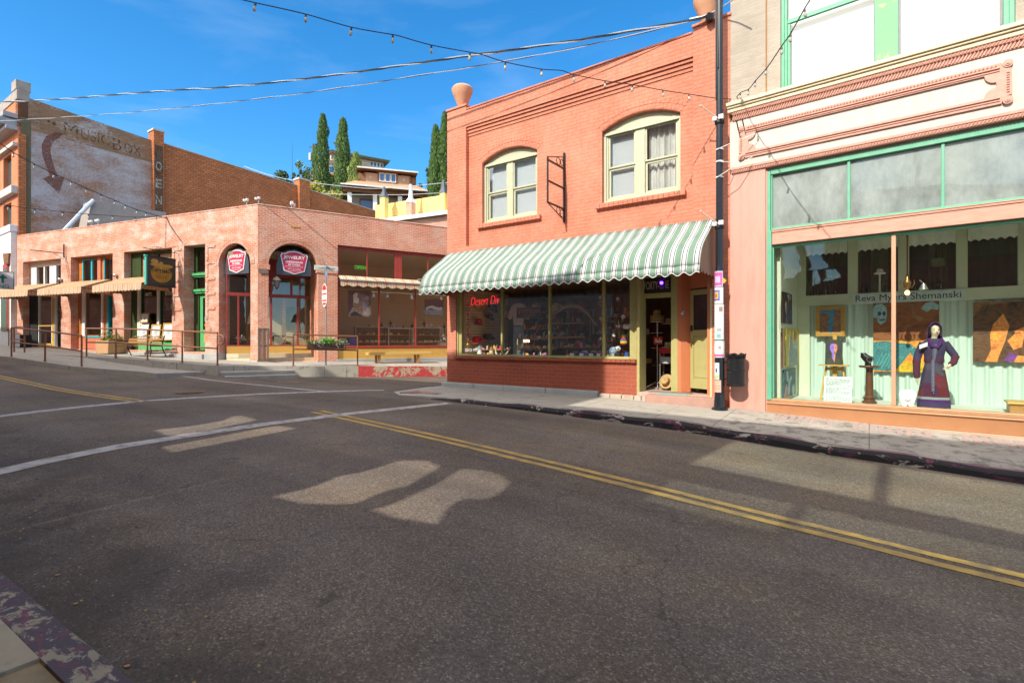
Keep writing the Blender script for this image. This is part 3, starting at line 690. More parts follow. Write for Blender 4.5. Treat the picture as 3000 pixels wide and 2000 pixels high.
g.obj('slat_groove', pbr('slat_groove', (.25, .22, .2), .9), slat)
# recessed entrance: doorway frame, side cheek, oblique yellow door
g = G()
g.box(-4.12, -4.06, .0, .4, .36, 2.92); g.box(-4.22, -4.12, .25, .4, .4, 2.92)
g.box(-3.47, -3.33, .28, .4, .38, 2.92); g.box(-4.12, -3.47, .28, .38, 2.40, 2.5); g.box(-4.12, -3.47, .28, .38, 2.84, 2.92)
g.obj('door_frame', M_olive, OB, bevel=.006)
g = G(); g.prism([(-3.33, .28), (-3.26, .28), (-3.1, .42), (-3.1, .52), (-3.33, .52)], .38, 2.92, plane='xy'); g.prism([(-2.66, .02), (-2.57, .02), (-2.57, .3), (-2.66, .2)], .36, 2.92, plane='xy')
g.prism([(-3.1, .42), (-2.6, .2), (-2.6, .3), (-3.1, .52)], 2.56, 2.93, plane='xy')
g.obj('entrance_cheek', M_orange_flat, OB)
g = G(); g.box(-2.6, -2.56, -.01, .1, .2, 2.5); g.obj('entrance_post', pbr('pale_yellow_paint', (.68, .6, .36), .5), OB)
lettering('house_number', '41', .085, M_silver, OB, -3.22, .30, 2.04, height=.11, rotz=math.atan2(.14, .16))
yd = bpy.data.objects.new('side_door', None); COL.objects.link(yd); yd.parent = OB; yd.location = (-3.1, .40, .47); yd.rotation_euler = (0, 0, math.atan2(-.2, .48))
L = .52
g = G(); g.prism(rect(0, L, 0, 2.06), 0, .045, [rect(.075, L-.05, 1.22, 1.95), rect(.08, L-.06, .2, 1.1)]); g.box(.08, L-.06, .018, .045, .2, 1.1); g.prism(rect(.095, L-.075, .23, 1.07), .008, .018)
g.obj('door_leaf', M_olive, yd, bevel=.006)
g = G(); g.box(.075, L-.05, .02, .026, 1.22, 1.95); g.obj('pane', glass('dark_door_glass', tint=(.3, .3, .3), base=.08), yd)
g = G(); g.box(.075, L-.05, .03, .036, 1.22, 1.95); g.obj('backing', pbr('grey_drawing_paper', (.16, .15, .12), .9), yd)
g = G(); g.ball((.30, .027, 1.78), .06, sy=.05, sz=1.2); g.ball((.29, .027, 1.52), .085, sy=.04, sz=1.9); g.ball((.33, .027, 1.36), .1, sy=.04, sz=.9)
g.obj('etched_figure', pbr('dark_etching', (.05, .05, .045), .9), yd)
g = G(); g.ball((.035, -.03, .93), .022); g.box(.022, .048, -.006, 0, .85, 1.0); g.obj('door_knob', pbr('brass', (.6, .4, .12), .3, .9), yd)
g = G(); g.box(.015, .065, -.012, 0, 1.2, 1.32); g.obj('door_lock', M_black, yd)
g = G(); g.box(-4.12, -2.58, -.0, .9, .28, .365); g.obj('threshold', pbr('worn_pink_step', (.45, .3, .24), .8, c2=(.52, .42, .33), scale=3), OB, bevel=.01)
g = G(); g.prism([(-3.84, -.27), (-2.44, -.27), (-2.44, 0), (-3.84, 0)], .05, .35, plane='xy'); g.obj('entrance_step', pbr('pink_concrete_step', (.46, .26, .2), .85, c2=(.36, .22, .17), scale=4), OB, bevel=.015)
g = G(); g.box(-3.9, -3.0, .02, .3, .366, .376); g.obj('step_inlay', pbr('dusty_slate_inlay', (.25, .25, .22), .7), OB)
g = G(); g.box(-3.62, -3.02, -.17, -.02, .351, .356); g.obj('teal_patch', pbr('teal_step_paint', (.05, .45, .38), .5, c2=(.2, .4, .33), scale=6), OB)

# urns on the two pilasters
prof = [(.13, 0), (.145, .02), (.12, .06), (.16, .16), (.235, .34), (.29, .47), (.295, .54), (.25, .60), (.15, .64), (.10, .66), (.02, .67)]
g = G(); g.lathe(prof, n=28)
solo(g, 'urn', pbr('peach_terracotta', (.64, .33, .19), .8, c2=(.54, .27, .15), scale=3), 'peach terracotta urn on the left pilaster, seen whole against the sky', 'urn', 'O', -9.22, .2, 7.86, group='urns on the shop pilasters', smooth=True)
g = G(); g.lathe(prof, n=28)
solo(g, 'urn', pbr('peach_terracotta', (.64, .33, .19)), 'peach terracotta urn behind the black street pole, cut off by the top of the picture', 'urn', 'O', -2.68, .2, 7.86, group='urns on the shop pilasters', smooth=True)

# awning
AW = thing('awning', 'long green and white striped awning with scalloped edge over the shop window', 'awning', 'O', 0, 0, 0)
awm = stripes('awning_canvas', .2275, [(0, (.185, .285, .21)), (.45, (.60, .60, .57)), (.52, (.03, .04, .09)), (.585, (.60, .60, .58)), (.84, (.03, .04, .09)), (.905, (.58, .58, .55)), (.97, (.185, .285, .21))], transl=.12)
prof = [(.0, 3.885), (-.18, 3.76), (-.37, 3.61), (-.62, 3.44), (-.85, 3.28), (-.98, 3.16), (-1.06, 3.03), (-1.10, 2.92), (-1.125, 2.83)]
xs = [-9.545 + i*7.045/124 for i in range(125)]
v = []; f = []
for i, x in enumerate(xs):
    sag = .012*math.sin(i*.41) 
    for (y, z) in prof: v.append((x, y - (.006*math.sin(i*1.1)), z + sag*(1 if -1 < y < -.1 else 0)))
K = len(prof)
g = G(); g.add(v, [(i*K+j, i*K+j+1, (i+1)*K+j+1, (i+1)*K+j) for i in range(124) for j in range(K-1)])
o = g.obj('canopy', awm, AW, smooth=True, angle=60); so = o.modifiers.new('thick', 'SOLIDIFY'); so.thickness = .004
v = []; xs2 = [-9.545 + i*7.045/310 for i in range(311)]
for i, x in enumerate(xs2):
    ph = (x + 9.545)/.2275; sc_ = .030*math.cos(2*PI*(ph + .27)); yy = -1.13 - .006 + .008*math.sin(i*.11)
    v += [(x, -1.125, 2.835), (x, yy - .015, 2.69 + sc_), (x, yy - .015, 2.676 + sc_)]
g = G(); g.add(v, [(3*i, 3*i+1, 3*i+4, 3*i+3) for i in range(310)], 0); g.add(v, [(3*i+1, 3*i+2, 3*i+5, 3*i+4) for i in range(310)], 1)
o = g.obj('valance', [awm, pbr('white_binding', (.8, .8, .78), .8)], AW, smooth=True, angle=70); so = o.modifiers.new('thick', 'SOLIDIFY'); so.thickness = .004
sidem = stripes('awning_side_canvas', .09, [(0, (.36, .24, .17)), (.5, (.45, .34, .25)), (.75, (.22, .15, .12))], axis='Y', transl=.12)
for x in (-9.545, -2.50):
    lo = [(y, 2.72 + .05*y/-1.1*0 + .022*math.sin(y*26)) for y in [0 - i*.047 for i in range(24)]]
    g = G(); g.prism([(y, z) for y, z in prof] + [(y, z) for y, z in reversed(lo)], x-.002, x+.002, plane='yz'); g.obj('side_flap', sidem, AW)
g = G()
for x in (-9.4, -7.7, -6.0, -4.3, -2.62): g.tube([(x, .0, 2.9), (x, -1.08, 2.84)], .014, 6)
g.tube([(-9.5, -1.09, 2.85), (-2.55, -1.09, 2.85)], .014, 6); g.obj('awning_frame', M_black, AW)

# empty sign bracket
BR = thing('sign_bracket', 'empty black iron sign bracket with scrolls between the two arched windows', 'bracket', 'O', -5.95, .1, 0)
g = G(); g.box(-.02, .02, -.05, 0, 4.27, 5.93); g.obj('wall_bar', M_black, BR)
g = G(); g.box(-.016, .016, -.80, -.768, 4.57, 5.62); g.obj('outer_bar', M_black, BR)
for z in (5.55, 5.08, 4.59): g = G(); g.box(-.016, .016, -.77, -.05, z-.018, z+.018); g.obj('cross_bar', M_black, BR)
for (z0, z1) in ((5.62, 5.82), (4.58, 4.33)): g = G(); g.tube([(0, -.785, z0), (0, -.05, z1)], .012, 6); g.obj('brace', M_black, BR)
for (cy, cz, r) in ((-.3, 5.655, .085), (-.13, 5.67, .07), (-.30, 4.50, .08), (-.13, 4.47, .085)): g = G(); g.tube([(0, cy + r*math.cos(2*PI*i/14), cz + r*math.sin(2*PI*i/14)) for i in range(14)], .009, 5, closed=True); g.obj('scroll', M_black, BR)

# neon, lettering and goods of the shop window
neon = emit('red_neon', (1.0, .03, .04), .8)
NS = thing('neon_sign', 'red neon script sign behind the left shop pane', 'neon sign', 'O', -8.45, .22, 2.55)
lettering('neon_tube', 'Desert Div', .98, neon, NS, 0, 0, 0, height=.22, depth=.015, bold=-.028, shear=.4, tilt=.02)
TS = thing('transom_sign', 'dark transom board with silver lettering over the open doorway', 'sign', 'O', -3.79, .29, 2.67)
g = G(); g.box(-.31, .31, 0, .02, -.165, .165); g.obj('board', pbr('black_sign_board', (.02, .018, .02), .5), TS)
lettering('letters', 'FORTY-ONE', .54, pbr('dull_silver_letters', (.5, .42, .36), .5), TS, 0, -.002, 0, height=.17, bold=.01)
LT = thing('lantern', 'small purple lit lantern hanging under the awning by the transom board', 'lantern', 'O', -3.52, -.12, 2.66)
g = G(); g.lathe([(.02, .14), (.075, .08), (.06, -.09), (.02, -.11)], n=8); g.obj('lamp_body', pbr('purple_lamp_glass', (.06, .02, .3), .2), LT)
g = G(); g.ball((0, -.05, .0), .035); g.obj('bulb', emit('violet_light', (.12, .02, 1.0), 14), LT)
g = G(); g.tube([(0, 0, .14), (0, 0, .3)], .006, 5); g.obj('hook', M_black, LT)
GP = thing('window_lettering', 'small white lettering low on the leftmost shop pane', 'lettering', 'O', -8.82, .108, 1.215)
lettering('letters', 'GIGI PIP', .46, M_white, GP, 0, 0, 0, height=.085, depth=.003, bold=.012)
HS = thing('hat_sign', 'dark shop board with orange lettering behind the second pane', 'sign', 'O', -7.2, .45, 2.2)
g = G(); g.box(-.38, .38, 0, .015, -.14, .13); g.obj('board', pbr('dark_brown_board', (.06, .035, .025), .5), HS)
lettering('letters', 'STETSON', .66, pbr('dull_orange_letters', (.5, .1, .03), .6), HS, 0, -.002, .03, height=.11, bold=.02)
lettering('small_letters', 'LEGENDARY HATS', .4, pbr('dull_tan_letters', (.4, .3, .15), .6), HS, 0, -.002, -.085, height=.03)
g = G(); g.prism([(-.36, .13), (.36, .13), (.36, .137), (-.36, .137)], -.002, .0); g.obj('board_trim', M_goldwood, HS)

def make_hat(label, crown, brim, c, band, x, y, z, tiltx=0, tilty=0, h=.12, curl=0.0, group='hats for sale'):
    t = thing('hat', label, 'hat', 'O', x, y, z, group=group); t.rotation_euler = (tiltx, tilty, FR['O'][1])
    m = pbr('felt_%02d%02d%02d' % tuple(int(a*99) for a in c), c, .85, c2=tuple(a*.8 for a in c))
    g = G(); n = 28; v = []; ks = [(brim, .012), (brim*.97, .0), (crown, .004), (crown*.99, h*.5), (crown*.93, h*.9), (crown*.75, h), (crown*.3, h*.86), (.005, h*.84)]
    for r, zz in ks:
        for j in range(n):
            a = 2*PI*j/n; up = curl*(abs(math.cos(a))**2)*((r-crown)/(brim-crown) if r > crown else 0)
            v.append((r*math.cos(a)*(.86 if curl else 1), r*math.sin(a), zz + up))
    g.add(v, [(i*n+j, i*n+(j+1) % n, (i+1)*n+(j+1) % n, (i+1)*n+j) for i in range(len(ks)-1) for j in range(n)])
    o = g.obj('crown_and_brim', m, t, smooth=True); so = o.modifiers.new('thick', 'SOLIDIFY'); so.thickness = .004
    g = G(); g.lathe([(crown*1.01, .008), (crown*1.03, .01), (crown*1.025, .035), (crown*1.005, .036)], n=28, sx=.86 if curl else 1); g.obj('hat_band', pbr('band_%02d%02d%02d' % tuple(int(a*99) for a in band), band, .7), t, smooth=True)
    return t
make_hat('straw hat with dark band on the white slat board', .085, .19, (.62, .47, .24), (.04, .03, .02), -9.07, .66, 2.46, tiltx=.2, tilty=1.0)
make_hat('red felt hat with grey band in the middle of the slat board', .1, .13, (.45, .02, .03), (.1, .12, .15), -9.02, .66, 1.93, tiltx=.0, tilty=.15, h=.17)
make_hat('bright red cowboy hat standing low in the left shop pane', .085, .19, (.75, .03, .05), (.5, .01, .03), -8.9, .5, 1.45, tiltx=.35, tilty=.25, h=.13, curl=.09)
make_hat('black felt hat with wide brim in front of the slat board', .09, .2, (.03, .03, .035), (.02, .02, .02), -8.95, 1.05, 1.55, tiltx=.2, tilty=.5, curl=.05)
make_hat('dark grey hat high on the slat board', .09, .17, (.06, .06, .07), (.02, .02, .02), -9.0, 1.3, 2.4, tilty=.7)
make_hat('black hat beside the red felt hat on the slat board', .09, .16, (.025, .02, .025), (.05, .02, .02), -9.0, 1.13, 2.14, tilty=.5)
make_hat('cream cowboy hat on the lower shelf behind the third pane', .085, .19, (.62, .52, .38), (.3, .2, .1), -6.68, 1.3, 1.59, curl=.07)
make_hat('brown hat on the back rail above the cream cowboy hat', .09, .18, (.2, .1, .05), (.05, .03, .02), -6.75, 1.55, 1.82)
# shelves with small goods
SH = []
for k, (x, z, wdt, lab) in enumerate(((-6.55, 1.93, 1.1, 'upper wooden shelf of trinkets behind the third pane'), (-6.55, 1.56, 1.15, 'middle wooden shelf of trinkets under the cream cowboy hat'), (-6.55, 1.30, 1.2, 'lowest wooden shelf of trinkets behind the caps'))):
    t = thing('shelf', lab, 'shelf', 'O', x, 1.35, z, group='trinket shelves')
    g = G(); g.box(-wdt/2, wdt/2, -.12, .15, -.02, .02); g.obj('shelf_board', pbr('shelf_orange_wood', (.5, .24, .06), .5), t)
    for c, nm in (((.1, .28, .3), 'teal_goods'), ((.55, .4, .2), 'brass_goods'), ((.4, .38, .36), 'grey_goods'), ((.45, .08, .05), 'red_goods')):
        g = G()
        for i in range(4):
            xx = rnd.uniform(-wdt/2+.05, wdt/2-.05); h = rnd.uniform(.05, .2); r = rnd.uniform(.015, .04)
            if rnd.random() < .5: g.lathe([(r*.6, .02), (r, .02+h*.4), (r*.5, .02+h*.8), (r*.6, .02+h)], (xx, rnd.uniform(-.08, .1), 0), 10)
            else: g.box(xx-r, xx+r, -.05, .02, .02, .02+h*.7)
        g.obj('trinkets', pbr(nm, c, .5), t)
# hanging belts and scarves inside
t = thing('clothes_rail', 'rail of dark belts and scarves hanging inside the shop', 'clothes rail', 'O', -7.2, 1.9, 2.3)
g = G(); g.tube([(-1.3, 0, 0), (1.7, 0, 0)], .015, 6); g.obj('rail', M_steel, t)
for k, c in enumerate(((.5, .42, .36), (.4, .18, .08), (.22, .25, .32), (.55, .5, .42), (.45, .08, .07))):
    g = G()
    for i in range(5):
        x = rnd.uniform(-1.25, 1.6); w = rnd.uniform(.015, .05); g.box(x, x+w, -.02, .02, -rnd.uniform(.4, .9), 0)
    g.obj('hanging_strips', pbr('strip_cloth_%d' % k, c, .8), t)
# merchandise stands that fill the window: tiers of small mixed goods
GM = [pbr('goods_%d' % i, c, .55) for i, c in enumerate(((.75, .08, .05), (.8, .55, .12), (.1, .45, .6), (.8, .72, .6), (.5, .22, .09), (.16, .18, .35), (.7, .28, .55), (.25, .55, .14), (.85, .83, .8), (.75, .38, .1)))]
def goods_stand(label, x0, x1, y, tiers, n, seed, hmax=.2):
    t = thing('merchandise_stand', label, 'stand', 'O', (x0+x1)/2, y, 1.05, group='merchandise stands in the shop window')
    r_ = random.Random(seed); w = (x1-x0)/2
    g = G()
    for z in tiers: g.box(-w, w, -.1, .1, z-.012, z)
    g.obj('tier_board', M_wood, t)
    G_ = [G() for _ in GM]
    for z in tiers:
        x = -w + .02
        while x < w - .03:
            k = r_.randrange(len(GM)); h = r_.uniform(.05, hmax); r = r_.uniform(.016, .05); s_ = G_[k]; q = r_.random()
            if q < .3: s_.lathe([(r*.6, 0), (r, h*.35), (r*.8, h*.7), (r*.4, h)], (x+r, r_.uniform(-.06, .04), z), 10)
            elif q < .5: s_.box(x, x+2*r, -.06, .0, z, z+h*.8)
            elif q < .7: s_.lathe([(r*1.7, 0), (r*1.75, .01), (r, .016), (r*.9, h*.5), (r*.4, h*.52)], (x+r, -.02, z), 12)
            elif q < .85: s_.ball((x+r, -.03, z+r), r, 10)
            else:
                s_.tube([(x+r, 0, z), (x+r+.01, 0, z+h), (x+r*2, 0, z+h*1.3)], [r*.5, r*.6, r*.3], 7)
            x += 2*r + r_.uniform(.0, .03)
    for i, s_ in enumerate(G_):
        if s_.v: s_.obj('goods', GM[i], t)
goods_stand('low stand of knick knacks along the left end of the shop window', -9.05, -7.9, .5, (.0, .18), 0, 21, .14)
goods_stand('stand of small bright goods behind the second pane', -7.75, -6.75, .7, (.0, .22, .48), 0, 22, .17)
goods_stand('tall stand of mixed goods at the back behind the second pane', -8.3, -7.0, 1.7, (.15, .45, .75, 1.05), 0, 23, .24)
goods_stand('stand of jars and trinkets behind the row of caps', -6.3, -5.1, .75, (.0, .25), 0, 24, .18)
goods_stand('tall stand of mixed goods at the back behind the third pane', -6.0, -5.2, 1.9, (.3, .6, .9, 1.2), 0, 25, .22)
goods_stand('crowded stand of tagged goods at the back of the end pane', -5.2, -4.5, .8, (.1, .4, .7, 1.0), 0, 26, .24)
t = thing('jeans_display', 'pair of blue jeans and a pale shirt hanging behind the second pane', 'clothes', 'O', -7.75, .8, 1.1)
g = G(); g.prism([(-.14, .75), (.14, .75), (.15, .4), (.12, -.0), (.02, -.0), (0, .42), (-.03, .42), (-.06, -.0), (-.15, -.0), (-.16, .4)], -.03, .03); g.obj('jeans', pbr('worn_denim', (.16, .24, .36), .9, c2=(.3, .36, .44)), t)
g = G(); g.prism([(-.13, .78), (.13, .78), (.2, 1.15), (.27, .95), (.34, 1.0), (.22, 1.32), (.06, 1.38), (-.06, 1.38), (-.22, 1.32), (-.34, 1.0), (-.27, .95), (-.2, 1.15)], -.03, .03); g.obj('shirt', pbr('pale_shirt', (.55, .52, .46), .9), t)
for k, (x, y, z, c) in enumerate(((-8.2, .9, 2.2, (.35, .2, .08)), (-7.5, 1.3, 2.4, (.5, .42, .3)), (-7.3, 1.2, 2.1, (.1, .1, .12)), (-6.2, 1.5, 2.3, (.5, .1, .06)), (-5.6, 1.4, 2.35, (.42, .2, .08)), (-6.9, 1.35, 2.35, (.6, .55, .45)))):
    make_hat(('brown hat hung high behind the first mullion', 'tan hat hung high behind the second pane', 'black hat hung below the tan hat', 'red hat hung high behind the third pane', 'russet hat hung high at the right of the third pane', 'cream hat hung high left of the second mullion')[k], .09, .17, c, tuple(a*.4 for a in c), x, y, z, tiltx=.7, tilty=.2*(k % 3 - 1))
t = thing('marquee_lights', 'short row of small warm lit bulbs glowing behind the second pane', 'lights', 'O', -7.72, .95, 1.46)
g = G(); g.box(-.22, .22, 0, .02, -.05, .05); g.obj('back_bar', M_darkwood, t)
for i in range(9): g = G(); g.ball((-.2 + i*.05, -.015, .012*(i % 2)), .016, 8); g.obj('bulb', emit('warm_small_bulb', (1, .55, .2), 60), t)
# driftwood branch and basket
g = G(); g.tube([(-.75, 0, -.28), (-.5, 0, -.05), (-.3, .02, .08), (-.05, 0, .13), (.2, 0, .06), (.4, .02, -.12), (.62, 0, -.4)], [.02, .035, .05, .06, .05, .04, .02], 8)
solo(g, 'branch', pbr('driftwood', (.3, .19, .1), .8, stretch=(8, 8, 1)), 'curved driftwood branch arching across the third shop pane', 'branch', 'O', -5.95, .55, 2.22, smooth=True)
# caps along the sill
CAPG = 'caps in a row on the display deck'
for k, (x, c, c2, nm) in enumerate(((-5.82, (.05, .055, .04), (.10, .10, .09), 'black'), (-5.57, (.12, .14, .36), (.55, .5, .62), 'blue and lilac'), (-5.32, (.06, .08, .12), (.45, .4, .48), 'dark grey and lilac'), (-5.12, (.38, .07, .22), (.6, .45, .6), 'magenta'))):
    t = thing('cap', '%s baseball cap in the row on the display deck' % nm, 'cap', 'O', x, .35, 1.05, group=CAPG)
    g = G(); g.ball((0, .03, .05), .12, 16, sz=1.15); g.obj('cap_crown', pbr('cap_mesh_%d' % k, c2, .8), t, smooth=True)
    g = G(); g.ball((0, -.01, .045), .115, 16, sz=1.1); g.obj('front_panel', pbr('cap_front_%d' % k, c, .8), t, smooth=True)
    g = G(); g.ball((0, -.12, .015), .1, 16, sz=.12, sy=.8); g.obj('visor', pbr('cap_front_%d' % k, c), t, smooth=True)
    g = G(); g.box(-.05, .05, -.128, -.118, .05, .12); g.obj('patch', M_white, t)
def garland(x, z0, z1, lab):
    t = thing('bauble_garland', lab, 'garland', 'O', x, .2, z1, group='red and gold bauble garlands')
    red, gold = pbr('red_bauble', (.55, .02, .03), .2), M_gold
    z = 0; k = 0
    while z1 - z > z0:
        big = k % 7 == 3; r = .055 if big else (.028 if k % 2 else .02)
        g = G(); g.ball((0, 0, -z - r), r, 12); g.obj('bauble', gold if (big or k % 3 == 0) else red, t, smooth=True)
        z += 2*r + .012; k += 1
garland(-9.02, 1.08, 2.55, 'red and gold bauble garland hanging at the left end of the shop window')
garland(-5.05, 1.12, 2.7, 'red and gold bauble garland hanging beside the third shop pane')
# horns, toy panda, rainbow hat, tags in the end pane
g = G()
g.tube([(-.1, 0, 0), (-.17, 0, .1), (-.16, 0, .22), (-.12, 0, .3)], [.03, .025, .015, .004], 8); g.tube([(.1, 0, 0), (.2, 0, .08), (.27, 0, .18), (.32, 0, .24)], [.03, .025, .015, .004], 8)
solo(g, 'horn_pair', pbr('ivory_horn', (.72, .66, .52), .4), 'pair of pale cow horns on the display deck behind the left pane', 'horns', 'O', -8.05, .4, 1.06, smooth=True)
for k, (x, lab, c) in enumerate(((-8.35, 'small cream pot among the knick knacks by the horns', (.65, .5, .3)), (-7.45, 'small pale pot right of the first mullion', (.5, .5, .52)), (-8.75, 'white moulded bottle rack standing behind the window lettering', (.8, .8, .78)))):
    t = thing('ornament', lab, 'ornament', 'O', x, .38, 1.05, group='ornaments on the display deck')
    g = G(); g.lathe([(.05, 0), (.075, .05), (.06, .13), (.045, .16), (.05, .17)], n=16); g.obj('pot', pbr('ornament_%d' % k, c, .5), t, smooth=True)
    g = G()
    for i in range(6): a = i*1.05; g.tube([(.02*math.cos(a), .02*math.sin(a), .15), (.05*math.cos(a), .05*math.sin(a), .26 + .02*(i % 3))], .004, 5)
    g.obj('sticks', M_white if k == 2 else M_wood, t)
t = thing('toy_panda', 'plush black and white panda sitting in the end pane', 'toy', 'O', -4.68, .3, 1.05)
g = G(); g.ball((0, 0, .08), .07, 14, sz=1.2); g.ball((.05, -.04, .1), .025, 10, sz=1.8); g.ball((-.05, -.04, .1), .025, 10, sz=1.8); g.ball((.05, -.06, .02), .03, 10); g.ball((-.05, -.06, .02), .03, 10)
b = g.obj('body', pbr('black_plush', (.02, .02, .02), .95), t, smooth=True)
g = G(); g.ball((0, 0, .23), .07, 14, sz=.95); g.obj('head', pbr('white_plush', (.75, .74, .7), .95), t, smooth=True)
g = G(); g.ball((.05, 0, .29), .025, 10); g.ball((-.05, 0, .29), .025, 10); g.ball((.027, -.06, .235), .018, 8); g.ball((-.027, -.06, .235), .018, 8); g.ball((0, -.07, .205), .01, 8)
g.obj('ears_and_eyes', pbr('black_plush', (.02, .02, .02)), t, smooth=True)
g = G(); g.lathe([(.07, 0), (.085, .02), (.08, .12), (.065, .2), (.03, .25), (.005, .26)], n=18)
m, nt, b = nodes('rainbow_knit'); o_ = coords(nt); sp = N(nt, 'ShaderNodeSeparateXYZ'); nt.links.new(o_, sp.inputs[0]); ml = N(nt, 'ShaderNodeMath', operation='MULTIPLY_ADD'); ml.inputs[1].default_value = 7.5; ml.inputs[2].default_value = 3
nt.links.new(sp.outputs[2], ml.inputs[0]); fr_ = N(nt, 'ShaderNodeMath', operation='FRACT'); nt.links.new(ml.outputs[0], fr_.inputs[0])
r = ramp(nt, [(0, (.55, .03, .03)), (.2, (.7, .3, .02)), (.38, (.7, .6, .05)), (.55, (.05, .35, .08)), (.72, (.05, .12, .5)), (.88, (.3, .04, .35))], 'CONSTANT'); nt.links.new(fr_.outputs[0], r.inputs[0]); nt.links.new(r.outputs[0], b.inputs['Base Color']); b.inputs['Roughness'].default_value = .9
solo(g, 'knit_hat', m, 'rainbow striped knit hat hanging in the end pane above the panda', 'hat', 'O', -4.54, .3, 1.38, smooth=True)
g = G(); g.ball((0, 0, .1), .11, 14, sz=.9); g.lathe([(.06, -.08), (.09, .02), (.08, .08)], n=14)
solo(g, 'denim_cap', pbr('denim_cloth', (.12, .25, .45), .9, c2=(.55, .6, .65), scale=9), 'denim cap over sparkly trim beside the panda', 'cap', 'O', -4.80, .32, 1.13, smooth=True)
g = G(); g.ball((0, 0, .06), .06, 16)
solo(g, 'gold_bauble', M_gold, 'single gold bauble lying at the foot of the end pane', 'bauble', 'O', -4.90, .26, 1.05, smooth=True)
g = G(); g.box(-.05, .05, -.02, .02, 0, .1); g.box(-.03, .03, -.01, .01, .1, .16)
solo(g, 'toy_box', pbr('blue_toy_plastic', (.03, .12, .5), .4), 'small blue toy with yellow stripes in the corner of the end pane', 'toy', 'O', -4.46, .26, 1.05)
for k, (x, z, w, h, ro, lab) in enumerate(((-4.42, 1.78, .15, .1, 0, 'large white card at the right edge of the end pane'), (-4.5, 2.0, .08, .08, .5, 'white price tag tilted under the yellow tag'), (-4.63, 2.4, .06, .07, 0, 'topmost white price tag in the end pane'), (-4.72, 1.6, .06, .07, .1, 'white price tag above the denim cap'), (-4.62, 1.79, .09, .05, .1, 'long cream price tag left of the large white card'))):
    t = thing('price_tag', lab, 'price tag', 'O', x, .16, z, group='price tags in the end pane')
    g = G(); q = [(-w/2, -h/2), (w/2, -h/2), (w/2, h/2), (-w/2, h/2)]; c, s_ = math.cos(ro), math.sin(ro); g.prism([(a*c-b2*s_, a*s_+b2*c) for a, b2 in q], 0, .003); g.obj('card', M_paper, t)
    g = G(); 
    for i in range(2 + (k == 0)): g.box(-w*.3, w*.3, -.002, 0, -.02 + i*.022, -.014 + i*.022)
    g.obj('print', M_ink, t)
g = G()
for i in range(9): g.tube([(-.3 + .07*i, .05*math.sin(i*2), 0), (-.28 + .07*i, .05*math.sin(i*2), -.3 - .2*((i*7) % 5)/5)], [.02, .035], 6)
solo(g, 'bag_cluster', pbr('brown_leather', (.2, .11, .06), .7), 'cluster of brown leather bags hanging inside the end pane', 'bags', 'O', -4.62, .9, 2.5)
# doorway goods
t = thing('hat_stack', 'stack of yellow straw hats on a rack inside the open doorway', 'hats', 'O', -4.02, 1.0, 1.9)
g = G()
for i in range(4): g.lathe([(.15, 0), (.155, .02), (.08, .035)], (0, 0, i*.04), 20)
g.lathe([(.085, .15), (.09, .17), (.08, .26), (.05, .28), (.01, .27)], n=20); g.obj('straw', pbr('yellow_straw', (.6, .45, .18), .8), t, smooth=True)
t = thing('sale_sign', 'red Sale card on the hat rack in the doorway', 'sign', 'O', -3.91, .75, 1.47)
g = G(); g.box(-.1, .1, 0, .006, -.085, .085); g.obj('card', M_redpaint, t); lettering('letters', 'Sale', .17, M_white, t, 0, -.001, 0, height=.09, depth=.003, shear=.3, bold=.02)
g = G(); g.tube([(0, 0, 0), (0, 0, 1.62)], .018, 8)
for a in range(5): g.tube([(0, 0, .12), (.26*math.cos(a*1.26), .26*math.sin(a*1.26), .0)], .014, 6)
for z in (.5, .9, 1.25, 1.5): g.tube([(-.13, 0, z), (.13, 0, z)], .008, 5)
solo(g, 'hat_rack', M_silver, 'metal hat rack standing just inside the open doorway', 'rack', 'O', -4.02, 1.02, .40)
t = thing('shop_stand', 'white shop stand with red top and caps inside the doorway', 'stand', 'O', -3.78, 1.0, .40)
g = G(); g.box(-.16, .2, -.1, .2, .78, .9); g.obj('red_top', M_redpaint, t)
for i, (x, y) in enumerate(((-.14, -.08), (.18, -.08), (-.14, .18), (.18, .18))): g = G(); g.box(x-.015, x+.015, y-.015, y+.015, 0, .78); g.obj('leg', M_silver, t)
g = G(); g.box(-.14, .18, -.08, .18, .55, .7); g.obj('drawer', pbr('grey_drawer', (.5, .52, .55), .5), t)
make_hat('brown straw hat leaning at the foot of the doorway', .09, .17, (.5, .33, .14), (.6, .5, .3), -3.70, .7, .56, tiltx=1.2, tilty=-.5)
make_hat('cream hat on top of the white shop stand', .085, .15, (.7, .62, .45), (.05, .04, .03), -3.76, 1.0, 1.31)
make_hat('tan straw hat hung high at the right of the doorway', .1, .18, (.55, .42, .2), (.3, .2, .1), -3.74, 1.05, 1.85)
g = G(); g.box(-.1, .1, 0, .004, -.07, .07)
solo(g, 'notice', pbr('dim_paper', (.5, .48, .42), .8), 'white notice hanging in the dark doorway left of the Sale card', 'notice', 'O', -4.42, 1.3, 1.68)

